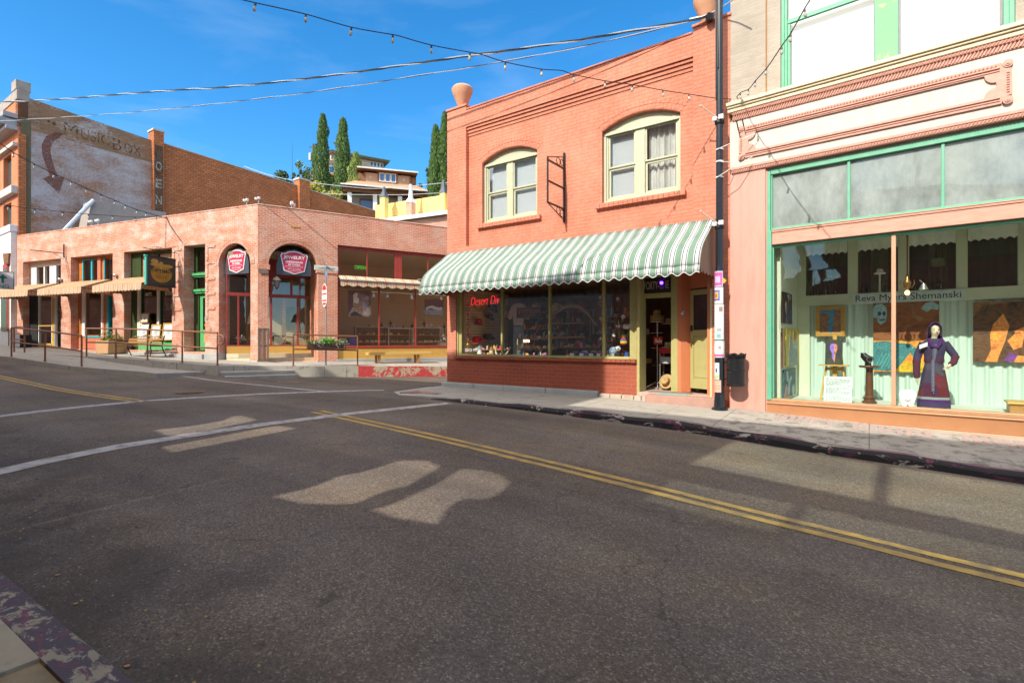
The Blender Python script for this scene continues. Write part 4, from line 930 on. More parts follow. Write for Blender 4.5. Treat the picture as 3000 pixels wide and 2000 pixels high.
# street pole with bills
PL = thing('street_pole', 'tall black steel street pole pasted with posters before the orange shop', 'pole', 'O', -2.345, -.33, bz(-2.34) - .02)
g = G(); g.lathe([(.15, 0), (.15, .03), (.105, .06), (.09, .3), (.088, 1.2), (.083, 2.6), (.068, 2.75), (.062, 6.0), (.057, 9.2)], n=10); g.obj('shaft', pbr('glossy_black_paint', (.012, .016, .022), .25, c2=(.03, .028, .026), lo=.6, hi=.66, bp=.05), PL)
for z in (5.45, 3.45):
    g = G(); g.lathe([(.085, 0), (.09, .02), (.09, .09), (.085, .11)], (0, 0, z), 10); g.obj('clamp', M_black, PL)
    g = G(); g.box(-.1, -.03, -.12, -.05, z+.05, z+.12); g.box(.01, .09, -.12, -.05, z+.06, z+.14); g.obj('insulator', M_white, PL)
    g = G(); g.tube([(.0, -.08, z+.08), (-.28, -.25, z+.33)], .012, 6); g.ball((-.28, -.25, z+.33), .022, 8); g.obj('banner_rod', pbr('pale_rod', (.6, .5, .38), .6), PL)
g = G()
for z in (4.95, 4.72, 4.42): g.lathe([(.07, 0), (.074, .012), (.07, .024)], (0, 0, z), 10)
g.obj('tie_band', M_white, PL)
g = G(); g.tube([(-.05, -.06, 9.0), (-.055, -.06, 7.7), (-.045, -.08, 6.6), (-.05, -.06, 5.9)], .012, 6); g.tube([(-.02, -.075, 9.0), (-.03, -.07, 7.6), (-.01, -.085, 6.5)], .01, 6); g.obj('conduit', M_cord, PL)
def bill(lab, z0, z1, a0, a1, r, bg, blobs):
    t = thing('poster', lab, 'poster', 'O', -2.345, -.33, bz(-2.34) - .02, group='bills pasted on the street pole')
    n = 8
    def patch(name, aa, ab, za, zb, rr, m):
        g = G(); v = []
        for i in range(n+1):
            a = math.radians(aa + (ab-aa)*i/n); v += [(rr*math.sin(a), -rr*math.cos(a), za), (rr*math.sin(a), -rr*math.cos(a), zb), ((rr-.003)*math.sin(a), -(rr-.003)*math.cos(a), zb), ((rr-.003)*math.sin(a), -(rr-.003)*math.cos(a), za)]
        f = [(4*i+k, 4*i+4+k, 4*i+4+(k+1) % 4, 4*i+(k+1) % 4) for i in range(n) for k in range(4)] + [(0, 1, 2, 3), (4*n, 4*n+1, 4*n+2, 4*n+3)]
        g.add(v, f); g.obj(name, m, t)
    patch('sheet', a0, a1, z0, z1, r, bg)
    for (aa, ab, za, zb, m) in blobs: patch('print', aa, ab, za, zb, r+.003, m)
C = lambda n, c: pbr(n, c, .7, bp=0)
pk, ye, rd, tl, bl, orr = C('print_pink', (.75, .12, .4)), C('print_yellow', (.75, .5, .05)), C('print_red', (.6, .08, .06)), C('print_teal', (.2, .5, .42)), C('print_blue', (.12, .14, .5)), C('print_orange', (.7, .3, .18))
bill('pink and violet poster, topmost on the black pole', 2.34, 2.64, -75, 55, .089, C('violet_sheet', (.62, .5, .75)), [(-62, 40, 2.37, 2.61, pk), (-45, 20, 2.42, 2.54, C('print_lilac', (.55, .6, .85)))])
bill('poster with blue and yellow picture below the pink one', 2.02, 2.33, -75, 60, .090, M_paper, [(-68, 15, 2.08, 2.28, bl), (-55, 0, 2.11, 2.25, ye), (-48, -15, 2.14, 2.2, rd)])
bill('long white poster with small grey prints halfway up the pole', 1.34, 2.01, -80, 70, .092, M_paper, [(5, 45, 1.87, 1.96, C('print_brown', (.4, .25, .2))), (-20, 25, 1.37, 1.45, tl), (-18, 30, 1.5, 1.56, C('print_grey', (.4, .42, .42)))])
bill('green bordered poster with red strip under the long white one', 1.0, 1.32, -75, 80, .093, C('mint_sheet', (.62, .74, .66)), [(-60, 60, 1.1, 1.27, M_paper), (-60, 60, 1.02, 1.06, pk), (0, 30, 1.16, 1.22, orr)])
bill('pale blue and green bill in the lower middle of the pole', .58, .90, -85, 10, .094, C('paleblue_sheet', (.62, .72, .8)), [(-80, 5, .6, .66, C('print_lime', (.45, .65, .2))), (-30, -15, .72, .79, M_ink)])
bill('salmon bill with orange print, lowest on the pole', .34, .57, -75, 30, .095, C('salmon_sheet', (.75, .42, .32)), [(-60, 18, .4, .42, orr), (-60, 18, .45, .47, orr), (-15, 0, .51, .54, ye)])
g = G(); g.prism([(-.055, 0), (0, -.055), (.055, 0), (0, .055)], -.004, .004)
solo(g, 'pole_tag', C('yellow_tag', (.75, .55, .02)), 'small yellow diamond tag on the right side of the pole', 'tag', 'O', -2.265, -.36, 2.60, rot=.7)
# litter bin
TB = thing('litter_bin', 'black perforated metal litter bin hung beside the pole', 'litter bin', 'O', -2.065, -.27, .62)
def perforated():
    m, nt, b = nodes('perforated_black_steel'); o = coords(nt)
    sp = N(nt, 'ShaderNodeSeparateXYZ'); nt.links.new(o, sp.inputs[0])
    at = N(nt, 'ShaderNodeMath', operation='ARCTAN2'); nt.links.new(sp.outputs[1], at.inputs[0]); nt.links.new(sp.outputs[0], at.inputs[1])
    cb = N(nt, 'ShaderNodeCombineXYZ'); mm = N(nt, 'ShaderNodeMath', operation='MULTIPLY'); mm.inputs[1].default_value = .165; nt.links.new(at.outputs[0], mm.inputs[0]); nt.links.new(mm.outputs[0], cb.inputs[0]); nt.links.new(sp.outputs[2], cb.inputs[1])
    v = N(nt, 'ShaderNodeTexVoronoi'); v.inputs['Scale'].default_value = 42; v.inputs['Randomness'].default_value = .15; nt.links.new(cb.outputs[0], v.inputs['Vector'])
    r = ramp(nt, [(.3, 0), (.4, 1)]); nt.links.new(v.outputs['Distance'], r.inputs[0])
    nt.links.new(mixc(nt, r.outputs[0], (.001, .001, .001), (.02, .021, .024)), b.inputs['Base Color']); b.inputs['Roughness'].default_value = .28
    bump(nt, b, r.outputs[0], .8, .01); return m
g = G(); g.lathe([(.13, -.02), (.16, .0), (.162, .57), (.166, .58)], n=32); g.obj('bin_body', perforated(), TB, smooth=True)
g = G()
for z in (.0, .28, .55): g.lathe([(.163, z), (.168, z+.003), (.168, z+.027), (.163, z+.03)], n=32)
g.obj('band', M_black, TB, smooth=True)
g = G(); n = 40; v = []
for i in range(n):
    a = 2*PI*i/n; k = .012*math.sin(a*7) + .008*math.sin(a*11+1)
    for (r, z) in ((.15, .5), (.165, .60+k), (.18, .585+k*1.4), (.176, .535+k*2)): v.append((r*math.cos(a), r*math.sin(a), z))
g.add(v, [(4*i+j, 4*((i+1) % n)+j, 4*((i+1) % n)+j+1, 4*i+j+1) for i in range(n) for j in range(3)]); g.obj('bin_liner', pbr('black_bin_liner', (.01, .01, .012), .25), TB, smooth=True)
g = G(); g.box(-.24, -.15, -.05, -.02, .1, .13); g.box(-.24, -.15, -.05, -.02, .42, .45); g.obj('bin_bracket', M_black, TB)
# ------------------------------------------------------------------ gallery building
GB = thing('gallery_building', 'tan brick building with salmon and cream gallery shop front', 'building', 'R', 0, 0, 0)
XR = 6.6
g = G(); g.prism(rect(0, XR, 5.95, 11), 0, .35, [rect(.88, 3.98, 6.1, 9.2)]); g.box(.635, .648, -.004, .0, 6.05, 11, 0); g.obj('wall', M_tanbrick, GB)
g = G(); g.box(.63, .655, -.008, .002, 6.05, 11); g.obj('downpipe_line', pbr('rust_stain_line', (.35, .18, .06), .9), GB)
g = G(); g.box(-.0, .3, .35, 12, .0, 11); g.box(XR-.3, XR, .35, 12, 0, 11); g.box(.3, XR-.3, 11.7, 12, 0, 11); g.box(.3, XR-.3, .35, 11.7, 10.6, 10.7); g.box(.3, XR-.3, .35, 11.7, 4.75, 4.9); g.box(0, XR, .04, .35, 4.62, 5.95)
g.obj('side_walls', M_tanbrick, GB)
g = G(); F = .1
g.prism(rect(.88, 3.98, 6.1, 9.2), F, F+.1, [rect(.97, 2.29, 6.16, 9.1), rect(2.61, 3.86, 6.16, 9.1)])
g.box(.88, .93, F-.04, F, 6.1, 9.2); g.box(3.92, 3.98, F-.04, F, 6.1, 9.2)
g.box(.97, 2.29, F+.02, F+.07, 7.31, 7.39); g.box(.97, 1.02, F+.03, F+.08, 6.16, 7.31)
uw = g.obj('upper_window', M_green, GB, bevel=.006)
g = G(); g.box(2.31, 2.59, F-.018, F-.002, 6.14, 9.2); g.obj('window_post', M_green_worn, uw)
g = G(); g.box(.97, 2.29, F+.05, F+.056, 6.16, 9.1); g.box(2.61, 3.86, F+.05, F+.056, 6.16, 9.1); g.obj('pane', M_glass, uw)
g = G(); g.box(1.03, 2.27, F+.16, F+.165, 6.1, 7.33); g.box(.95, 2.3, F+.2, F+.205, 7.36, 9.15); g.box(2.64, 3.83, F+.16, F+.165, 6.1, 9.15); g.obj('blind', pbr('bright_white_shade', (.74, .74, .71), .8, c2=(.68, .68, .66), scale=2), uw)
# cornice, rope moulding, frieze
g = G(); g.box(-.04, XR, -.16, .04, 5.975, 6.04); g.box(-.03, XR, -.13, .04, 5.935, 5.973); g.box(-.03, XR, -.10, .04, 5.865, 5.933)
g.obj('cornice', pbr('cream_cornice_paint', (.74, .64, .42), .6, c2=(.6, .45, .24), scale=7, lo=.55, hi=.75), GB, bevel=.012)
g = G(); g.box(.05, XR, -.075, .04, 5.80, 5.863); g.box(.05, XR, -.05, .04, 5.70, 5.798)
rope = g.obj('rope_moulding', M_pinktrim, GB, bevel=.01)
g = G()
for i in range(150):
    x = .06 + i*.0436
    g.tube([(x, -.055, 5.715), (x+.035, -.062, 5.79)], .014, 5); g.tube([(x, -.08, 5.81), (x+.03, -.082, 5.855)], .012, 5)
g.obj('rope_twist', M_pinktrim, rope)
g = G(); g.box(0, XR, -.03, .04, 4.81, 5.698); g.obj('frieze', pbr('cream_frieze_paint', (.57, .525, .455), .65, c2=(.49, .43, .35), scale=3, lo=.48, hi=.8, stretch=(2.5, 2.5, .7)), GB)
def notched(x0, x1, z0, z1, c, n=6):
    return (arc(x0, z0, c, 90, 0, n) + arc(x1, z0, c, 180, 90, n) + arc(x1, z1, c, 270, 180, n) + arc(x0, z1, c, 360, 270, n))
for (x0, x1) in ((.17, 3.94), (4.3, 8.0)):
    xx1 = min(x1, XR)
    g = G(); g.prism(notched(x0, xx1, 4.94, 5.545, .11), -.062, -.032, [notched(x0+.17, xx1-.17, 5.07, 5.40, .13)])
    for z in (5.47, 5.03):
        g.box(x0+.13, xx1-.13, -.085, -.06, z-.012, z+.012); g.box(x0+.13, xx1-.13, -.075, -.06, z-.05, z-.03)
    for i in range(9): g.box(x0+.025, x0+.06, -.075, -.06, 5.09+i*.035, 5.105+i*.035); g.box(xx1-.06, xx1-.025, -.075, -.06, 5.09+i*.035, 5.105+i*.035)
    p = g.obj('frieze_panel', M_pinktrim, GB, bevel=.006)
    g = G()
    for i in range(int((xx1-x0-.3)/.045)): x = x0+.15+i*.045; g.tube([(x, -.075, 5.485), (x+.03, -.082, 5.52)], .01, 5)
    g.obj('bead_trim', M_pinktrim, p)
    g = G()
    for x in (x0+.045, xx1-.045):
        for z in (4.975, 5.51):
            g.disc_y(x, z, .058, -.075, -.03, 18); g.disc_y(x, z, .036, -.088, -.075, 14); g.disc_y(x, z, .015, -.1, -.088, 10)
    g.obj('rosette', M_pinktrim, p)
g = G(); g.box(.02, XR, -.06, .04, 4.755, 4.808); g.box(.03, XR, -.045, .04, 4.69, 4.753); lb = g.obj('lower_moulding', M_pinktrim, GB, bevel=.008)
g = G()
for i in range(150): x = .04 + i*.0437; g.tube([(x, -.05, 4.70), (x+.03, -.056, 4.745)], .012, 5)
g.obj('rope_twist', M_pinktrim, lb)
# pilaster, transom, sign board, shop window
g = G(); g.box(0, .63, -.02, .35, .0, 4.69); g.box(.63, .66, .02, .3, .0, 4.69); g.obj('pilaster', M_pink, GB)
g = G(); T0 = .05
g.box(.655, .71, T0-.045, T0+.1, 3.5, 4.62); g.box(.71, .735, T0, T0+.08, 3.56, 4.56); g.box(.71, XR, T0-.02, T0+.1, 4.56, 4.66); g.box(.71, XR, T0-.01, T0+.1, 3.5, 3.56)
for u in (1.93, 3.17, 4.42, 5.6): g.box(u-.022, u+.022, T0+.01, T0+.09, 3.56, 4.56)
g.box(.66, .74, -.045, .12, .37, 3.5); g.box(.74, .765, .03, .11, .4, 3.2); g.box(.74, XR, .03, .13, 3.19, 3.235)
gf = g.obj('green_frame', pbr('bright_green_paint', (.10, .38, .225), .45, c2=(.17, .42, .28), scale=9), GB, bevel=.006)
g = G()
for (a, b) in ((.735, 1.908), (1.952, 3.148), (3.192, 4.398), (4.442, 5.578)): g.box(a, b, T0+.05, T0+.056, 3.56, 4.56)
g.obj('transom_pane', glass('dusty_transom_glass', tint=(.5, .54, .52), base=.07, dirt=.75, dirtc=(.50, .56, .53)), GB)
g = G(); g.box(.735, XR, .3, .32, 3.5, 4.7); g.obj('transom_backing', pbr('pale_green_backing', (.40, .47, .43), .9), GB)
g = G(); g.box(.745, XR, -.03, .12, 3.24, 3.46); g.box(.745, XR, -.045, .12, 3.462, 3.495); g.box(.745, XR, -.055, .02, 3.497, 3.51); g.obj('sign_board', M_pinktrim if False else pbr('salmon_board', (.66, .33, .24), .55, c2=(.56, .25, .17), scale=4, stretch=(1, 1, 6)), GB, bevel=.006)
for (a, b) in ((2.52, 2.58), (4.42, 4.48), (6.3, 6.36)):
    g = G(); g.box(a, b, .04, .11, .40, 3.19); g.obj('mullion', pbr('salmon_wood', (.62, .33, .2), .5, stretch=(6, 6, .6)), GB, bevel=.005)
g = G()
for (a, b) in ((.765, 2.52), (2.58, 4.42), (4.48, 6.3)): g.box(a, b, .075, .081, .40, 3.19)
g.obj('shop_pane', M_glass_clear, GB)
g = G(); g.box(.655, XR, -.03, .13, .33, .395); g.box(.655, XR, -.05, .13, .3, .328); g.obj('window_ledge', pbr('copper_ledge', (.55, .28, .14), .5, .3, c2=(.42, .24, .13), scale=6), GB, bevel=.008)
g = G(); g.box(.655, XR, -.02, .13, .08, .298); g.obj('copper_base', M_copper, GB)
g = G(); g.box(.655, XR, -.045, .1, -.6, .075); g.obj('base_board', pbr('pinkish_board', (.55, .36, .24), .7), GB, bevel=.006)
# interior
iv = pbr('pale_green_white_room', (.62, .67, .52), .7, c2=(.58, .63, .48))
g = G(); g.box(.66, XR, .13, 2.3, .2, .3); g.obj('display_floor', pbr('pale_display_floor', (.66, .7, .62), .6), GB)
g = G(); g.box(.66, .82, .3, 2.5, .3, 4.6); g.box(.66, XR, .13, .3, 3.23, 3.5); g.box(.82, XR, .3, 2.2, 3.56, 3.66); g.box(6.3, XR, .3, 6, .3, 4.6); g.box(.66, .82, 2.5, 6, .3, 4.6)
g.obj('room_walls', iv, GB)
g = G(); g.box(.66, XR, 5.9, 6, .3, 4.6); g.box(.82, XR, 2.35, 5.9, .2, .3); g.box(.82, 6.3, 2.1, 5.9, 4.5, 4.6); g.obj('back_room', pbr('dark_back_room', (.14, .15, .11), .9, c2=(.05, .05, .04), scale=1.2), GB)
g = G(); g.box(.82, 6.3, 1.97, 2.1, 2.2, 2.42); g.box(.82, 1.05, 1.95, 2.1, .3, 2.2)
for (a, b) in ((.82, .97), (1.72, 1.89), (2.54, 2.71), (3.39, 3.55), (4.2, 4.4), (5.2, 5.4)): g.box(a, b, 1.98, 2.1, 2.42, 3.6)
g.obj('partition', iv, GB, bevel=.006)
g = G(); 
for (a, b) in ((.97, 1.72), (1.89, 2.54), (2.71, 3.39), (3.55, 4.2), (4.4, 5.2)): g.box(a, b, 2.04, 2.046, 2.42, 3.56)
g.obj('partition_pane', glass('old_room_glass', tint=(.8, .85, .8), base=.04), GB)
def folds(x0, x1, y, z0, z1, amp, per, n, tip=0.0):
    g = G(); v = []
    for i in range(n+1):
        x = x0 + (x1-x0)*i/n; w = amp*math.sin(2*PI*x/per) + amp*.6*math.sin(2*PI*x/per*1.7 + 1.3)
        for z in (z0, (z0+z1)/2, z1): v.append((x, y + w*(1 if z != z1 else .6), z + (tip*abs(math.sin(x*28)) if z == z0 else 0)))
    g.add(v, [f for i in range(n) for f in ((3*i, 3*i+3, 3*i+4, 3*i+1), (3*i+1, 3*i+4, 3*i+5, 3*i+2))]); return g
cur = pbr('sheer_white_curtain', (.56, .70, .62), .85, c2=(.46, .60, .52), stretch=(14, 1, .3), scale=2)
for (a, b) in ((1.05, 2.2), (2.2, 3.5), (3.5, 4.15), (4.15, 6.2)):
    folds(a, b, 2.03, .3, 2.2, .022, .16, int((b-a)*70)).obj('curtain', cur, GB, smooth=True, angle=80)
for (a, b) in ((.97, 1.72), (1.89, 2.54), (2.71, 3.39), (3.55, 4.2)):
    folds(a, b, 1.95, 3.24, 3.56, .01, .2, 40, .04).obj('lace_valance', pbr('white_lace', (.8, .84, .8), .9), GB, smooth=True, angle=80)
for k, (a, b, c) in enumerate(((1.2, 1.5, (.10, .09, .06)), (2.05, 2.35, (.40, .42, .28)), (3.0, 3.3, (.16, .13, .09)), (3.75, 4.4, (.12, .13, .1)), (1.75, 1.9, (.3, .2, .1)))):
    folds(a, b, 2.5 + .3*(k % 2), .3, 4.0, .03, .14, 30).obj('back_drape', pbr('back_drape_%d' % k, c, .9), GB, smooth=True, angle=80)
def painterly(name, cols, scale=4, dist=2.5):
    m, nt, b = nodes(name); o = coords(nt, (1, 1, 1.2)); f = noisef(nt, o, scale, 6, .55, dist)
    r = ramp(nt, [(.28 + .46*i/(len(cols)-1), c) for i, c in enumerate(cols)]); nt.links.new(f, r.inputs[0]); nt.links.new(r.outputs[0], b.inputs['Base Color']); b.inputs['Roughness'].default_value = .5
    bump(nt, b, f, .3, .01); return m
# ---- things on show
def canvas(label, w, h, x, y, z, rot, art, frame=None, tilt=0.0, group='paintings in the gallery window', fr='R', bg=None):
    t = thing('painting', label, 'painting', fr, x, y, z, rot, group); t.rotation_euler = (tilt, 0, FR[fr][1] + rot)
    g = G(); g.box(-w/2, w/2, 0, .025, 0, h); g.obj('canvas', bg, t)
    if frame:
        g = G(); b = frame[0]; g.prism(rect(-w/2-b, w/2+b, -b, h+b), -.02, .03, [rect(-w/2, w/2, 0, h)]); g.obj('frame', frame[1], t, bevel=.006)
    k = 0
    for polys, m in art:
        g = G()
        for p in polys: k += 1; g.prism([(-w/2 + a*w, b2*h) for a, b2 in p], -.003 - k*.0006, .001, back=False)
        g.obj('painted_shape', m, t)
    return t
def ell(cx, cz, rx, rz, n=16, rot=0): return [(cx + rx*math.cos(2*PI*i/n+rot), cz + rz*math.sin(2*PI*i/n+rot)) for i in range(n)]
P = lambda n, c, c2=None, s=9: pbr(n, c, .55, c2=c2 or tuple(a*.5 for a in c), scale=s, lo=.42, hi=.62, bp=.3, bscale=18)
canvas('square painting of brown rock pillars against blue sky in a wide gold frame', .37, .47, 1.425, 1.9, 1.63, 0,
       [([[(0, 0), (0, .8), (.15, .88), (.4, .85), (.48, .68), (.4, .5), (.45, .2), (.4, 0)], [(.62, 0), (.6, .25), (.68, .4), (.6, .6), (.7, .7), (.68, .88), (.85, .98), (1, 1), (1, 0)]], painterly('rock_paint', [(.05, .025, .018), (.16, .08, .05), (.34, .18, .11), (.12, .06, .04)], 12, 2))],
       (.075, pbr('gold_frame_wood', (.5, .27, .05), .4)), bg=P('sky_paint', (.02, .2, .4), (.03, .3, .45)))
skull = canvas('large painting with pale blue skulls on a dark rust ground above the crow', 1.0, .73, 2.65, 1.92, 1.47, 0,
       [([[(.0, .62), (.0, .88), (.06, .98), (.15, .98), (.22, .85), (.22, .68), (.2, .5), (.12, .42), (.07, .5), (.06, .6)], [(.74, .82), (.8, .95), (.9, 1.0), (1.0, .9), (.98, .78), (.88, .8), (.83, .72)]], P('skull_paint', (.35, .55, .58), (.2, .36, .42), 20)),
        ([ell(.1, .72, .03, .06), ell(.175, .72, .025, .06), [(.1, .52), (.2, .55), (.19, .58), (.1, .56)]], P('skull_dark', (.03, .06, .09))),
        ([[(.58, .95), (.6, .8), (.62, .6), (.72, .5), (.8, .55), (.75, .62), (.66, .66), (.64, .9)]], P('bone_paint', (.35, .18, .08)))],
       bg=painterly('rust_canvas', [(.09, .025, .01), (.2, .06, .015), (.28, .1, .025), (.14, .05, .02)], 4, 1.5))
crow = canvas('large painting of a teal crow on an orange and yellow ground', 1.0, .60, 2.65, 1.92, .865, 0,
       [([[(.3, .3), (1, .3), (1, .32), (.3, .32)], [(.4, 0), (1, 0), (1, .26), (.4, .26)]], P('yellow_paint', (.75, .5, .02))),
        ([[(0, .05), (0, .95), (.18, .99), (.4, .93), (.58, .9), (.66, .78), (.68, .55), (.645, .25), (.62, .5), (.58, .62), (.5, .42), (.38, .1), (.25, .02)]], painterly('crow_paint', [(.012, .05, .07), (.03, .14, .17), (.06, .28, .27), (.03, .12, .2)], 14, 3)),
        ([[(.02 + .05*i, .1), (.035 + .05*i, .1), (.16 + .055*i, .62 - .02*i), (.145 + .055*i, .62 - .02*i)] for i in range(7)] + [[(.02 + .04*i, .72), (.03+.04*i, .71), (.1+.045*i, .93), (.09+.045*i, .93)] for i in range(8)], P('feather_line', (.12, .42, .42))),
        ([ell(.615, .78, .012, .02)], P('eye_paint', (.6, .6, .4)))],
       bg=painterly('orange_canvas', [(.5, .1, .02), (.74, .24, .02), (.78, .42, .06), (.62, .2, .04)], 5, 2.5))
canvas('large painting of glowing orange figures on dark brown at the far right', 1.3, 1.06, 4.27, 1.92, 1.09, 0,
       [([[(.0, .75), (.1, .95), (.5, 1), (1, .9), (1, 1), (0, 1)]], painterly('umber_light', [(.07, .035, .02), (.2, .1, .04), (.34, .18, .07), (.12, .06, .03)], 5, 3)),
        ([[(.12, 0), (.18, .2), (.17, .45), (.2, .62), (.3, .8), (.36, .6), (.32, .35), (.26, .1), (.24, 0)], [(.34, .35), (.42, .48), (.5, .42), (.48, .25), (.4, .2)], [(.36, .0), (.42, .12), (.52, .1), (.5, .0)], [(.4, .5), (.55, .62), (.6, .5), (.5, .42)]], painterly('glow_paint', [(.30, .05, .02), (.62, .16, .03), (.78, .34, .08), (.70, .22, .05), (.4, .06, .1)], 7, 2)),
        ([[(.3, .02), (.36, .16), (.44, .12), (.4, .0)], [(.5, .05), (.55, .2), (.6, .1)]], P('violet_paint', (.2, .06, .3))),
        ([ell(.23, .42, .05, .07), ell(.41, .36, .04, .06)], P('yellow_orange_paint', (.8, .42, .06), (.6, .2, .03), 30))],
       bg=painterly('umber_canvas', [(.02, .01, .008), (.06, .03, .02), (.16, .07, .025), (.05, .04, .02), (.03, .012, .012)], 3.5, 1.8))
canvas('portrait of a face half violet half orange standing on the wooden easel', .29, .49, 1.555, 1.32, 1.0, 0,
       [([[(.1, 0), (.2, .25), (.45, .33), (.8, .28), (.95, 0)]], P('shoulder_paint', (.045, .05, .02))),
        ([[(.28, .6), (.26, .72), (.34, .84), (.52, .84), (.52, .38), (.42, .42), (.34, .52)], [(.38, .4), (.52, .4), (.5, .15), (.42, .25)]], P('violet_skin', (.22, .13, .7), (.3, .2, .6))),
        ([[(.52, .84), (.68, .8), (.7, .62), (.62, .45), (.52, .38)], [(.52, .38), (.6, .4), (.56, .1), (.5, .15)]], P('orange_skin', (.7, .28, .15), (.55, .16, .12))),
        ([[(.22, .76), (.26, .92), (.45, .98), (.66, .93), (.74, .78), (.66, .8), (.5, .86), (.32, .82)], ell(.42, .68, .05, .015), ell(.6, .68, .045, .015), ell(.55, .48, .07, .018)], P('dark_hair_paint', (.05, .025, .02)))],
       tilt=-.12, bg=P('black_ground', (.02, .02, .018)))
# pictures on the left wall (the wall runs into the building)
LW = math.pi/2*-1
def lw(label, y0, y1, z0, z1, art, bg, frame=None):
    return canvas(label, y1-y0, z1-z0, .85, (y0+y1)/2, z0, PI/2, art, frame, bg=bg)
lw('dark portrait with blue robe, topmost on the left gallery wall', .35, 1.22, 1.80, 2.4, [([[(.35, 0), (.4, .5), (.6, .6), (.95, .5), (1, 0)]], P('blue_robe', (.06, .09, .16))), ([ell(.72, .7, .13, .17)], P('dark_face', (.1, .05, .035))), ([ell(.68, .88, .16, .1), ell(.35, .5, .08, .2)], P('grey_hair', (.25, .25, .25)))], P('brown_ground', (.06, .035, .03)))
lw('yellow edged painting of grey bottles and cloth in the middle of the left wall', .66, 1.93, .96, 1.70, [([[(.15, 0), (.2, .45), (.3, .6), (.55, .62), (.85, .55), (.95, 0)], [(.2, .5), (.3, .95), (.36, .95), (.45, .5)]], painterly('grey_blue_paint', [(.05, .09, .12), (.14, .22, .26), (.26, .32, .3), (.1, .18, .22)], 8, 2)), ([ell(.68, .56, .2, .12)], P('white_cloth_paint', (.5, .55, .55), (.2, .25, .28), 30)), ([[(.5, .7), (.55, .98), (.8, .9), (.75, .7)]], P('ochre_paint', (.45, .25, .05)))], P('yellow_ground', (.72, .5, .03), (.5, .42, .1)))
lw('lowest painting on the left wall, a pale blue hand on pink and teal', .45, 1.58, .36, .90, [([[(0, 0), (.2, .5), (.45, 0)]], P('pink_paint', (.5, .28, .28))), ([[(.2, .9), (.3, .95), (.4, .6), (.6, .75), (.65, .65), (.5, .45), (.45, .1), (.35, .1), (.35, .5), (.25, .6)], ell(.78, .2, .12, .2)], P('pale_blue_paint', (.4, .52, .55), (.2, .32, .36), 20))], P('teal_ground', (.06, .15, .18)))
lw('tall rust coloured painting at the street end of the left wall', .3, .40, .95, 1.70, [([[(.3, 0), (.5, 1), (.7, 1), (.6, 0)]], P('rust_streak', (.4, .15, .07)))], P('rust_ground', (.2, .07, .04)))
t = thing('easel', 'golden wooden easel holding the violet and orange portrait', 'easel', 'R', 1.555, 1.45, .3)
for (a, b) in ((-.22, -.1), (.22, .1)): g = G(); g.tube([(a, -.12, 0), (b, .05, .95)], .02, 6); g.obj('leg', M_goldwood, t)
g = G(); g.tube([(0, .5, 0), (0, .1, 1.0)], .02, 6); g.obj('leg', M_goldwood, t)
g = G(); g.box(-.035, .035, .03, .055, .2, 1.28); g.obj('mast', M_goldwood, t)
g = G(); g.box(-.25, .25, -.17, .0, .67, .695); g.box(-.13, .13, -.03, .05, .58, .64); g.obj('tray', M_goldwood, t)
t = thing('text_board', 'white panel of printed text leaning at the foot of the easel', 'panel', 'R', 1.69, .72, .3); t.rotation_euler = (-.16, .0, FR['R'][1])
g = G(); g.box(-.22, .22, 0, .01, 0, .5); g.obj('panel', pbr('white_panel', (.8, .84, .84), .7, bp=0), t)
g = G()
for i in range(21):
    if i in (6, 13): continue
    x = -.195; end = .19 if i % 5 else .05
    while x < end:
        w = rnd.uniform(.02, .06); g.box(x, min(x+w, end+.01), -.002, 0, .03+i*.0215, .041+i*.0215); x += w + .010
g.obj('printed_text', pbr('grey_print', (.20, .27, .28), .8, bp=0), t)
g = G(); g.lathe([(.12, 0), (.12, .03), (.09, .05), (.085, .08), (.1, .1), (.065, .14), (.06, .5), (.055, .6), (.06, .64), (.075, .66)], n=20)
t = thing('pedestal', 'dark turned wooden column with a round top under the black necklace bust', 'pedestal', 'R', 2.14, 1.2, .3)
g.obj('column', M_darkwood, t, smooth=True); g = G(); g.lathe([(.14, .66), (.17, .675), (.17, .695), (.16, .70)], n=24); g.obj('pedestal_top', M_darkwood, t, smooth=True)
t = thing('necklace_bust', 'black display bust with a silver necklace on the dark wooden column', 'bust', 'R', 2.12, 1.2, 1.0)
g = G(); v = []; prof_ = [(-.0, .05, .03, 0), (-.0, .05, .03, .06), (.0, .09, .05, .11), (-.02, .1, .05, .16), (-.06, .055, .04, .2), (-.075, .045, .035, .235)]
n = 14
for (cx, rx, ry, z) in prof_:
    for j in range(n): a = 2*PI*j/n; v.append((cx + rx*math.cos(a), ry*math.sin(a), z))
g.add(v, [(i*n+j, i*n+(j+1) % n, (i+1)*n+(j+1) % n, (i+1)*n+j) for i in range(len(prof_)-1) for j in range(n)] + [tuple(range(n)), tuple(range((len(prof_)-1)*n, len(prof_)*n))])
g.obj('bust_form', M_black, t, smooth=True)
g = G(); g.tube([(.03 + .045*math.cos(a), -.055, .12 + .05*math.sin(a)) for a in [2*PI*i/16 for i in range(16)]], .006, 6, closed=True); g.prism([(.02, .04), (.045, .04), (.04, .085), (.025, .085)], -.06, -.052); g.obj('necklace', M_silver, t)
t = thing('necklace_stand', 'white fan shaped necklace stand on the gallery floor beside the mannequin', 'display stand', 'R', 2.72, .62, .3); t.rotation_euler = (-.18, 0, FR['R'][1])
g = G(); g.prism([(-.06, 0), (.06, 0), (.125, .24), (.11, .29), (.07, .32), (0, .335), (-.07, .32), (-.11, .29), (-.125, .24)], 0, .03); g.obj('fan_board', M_white, t, bevel=.006)
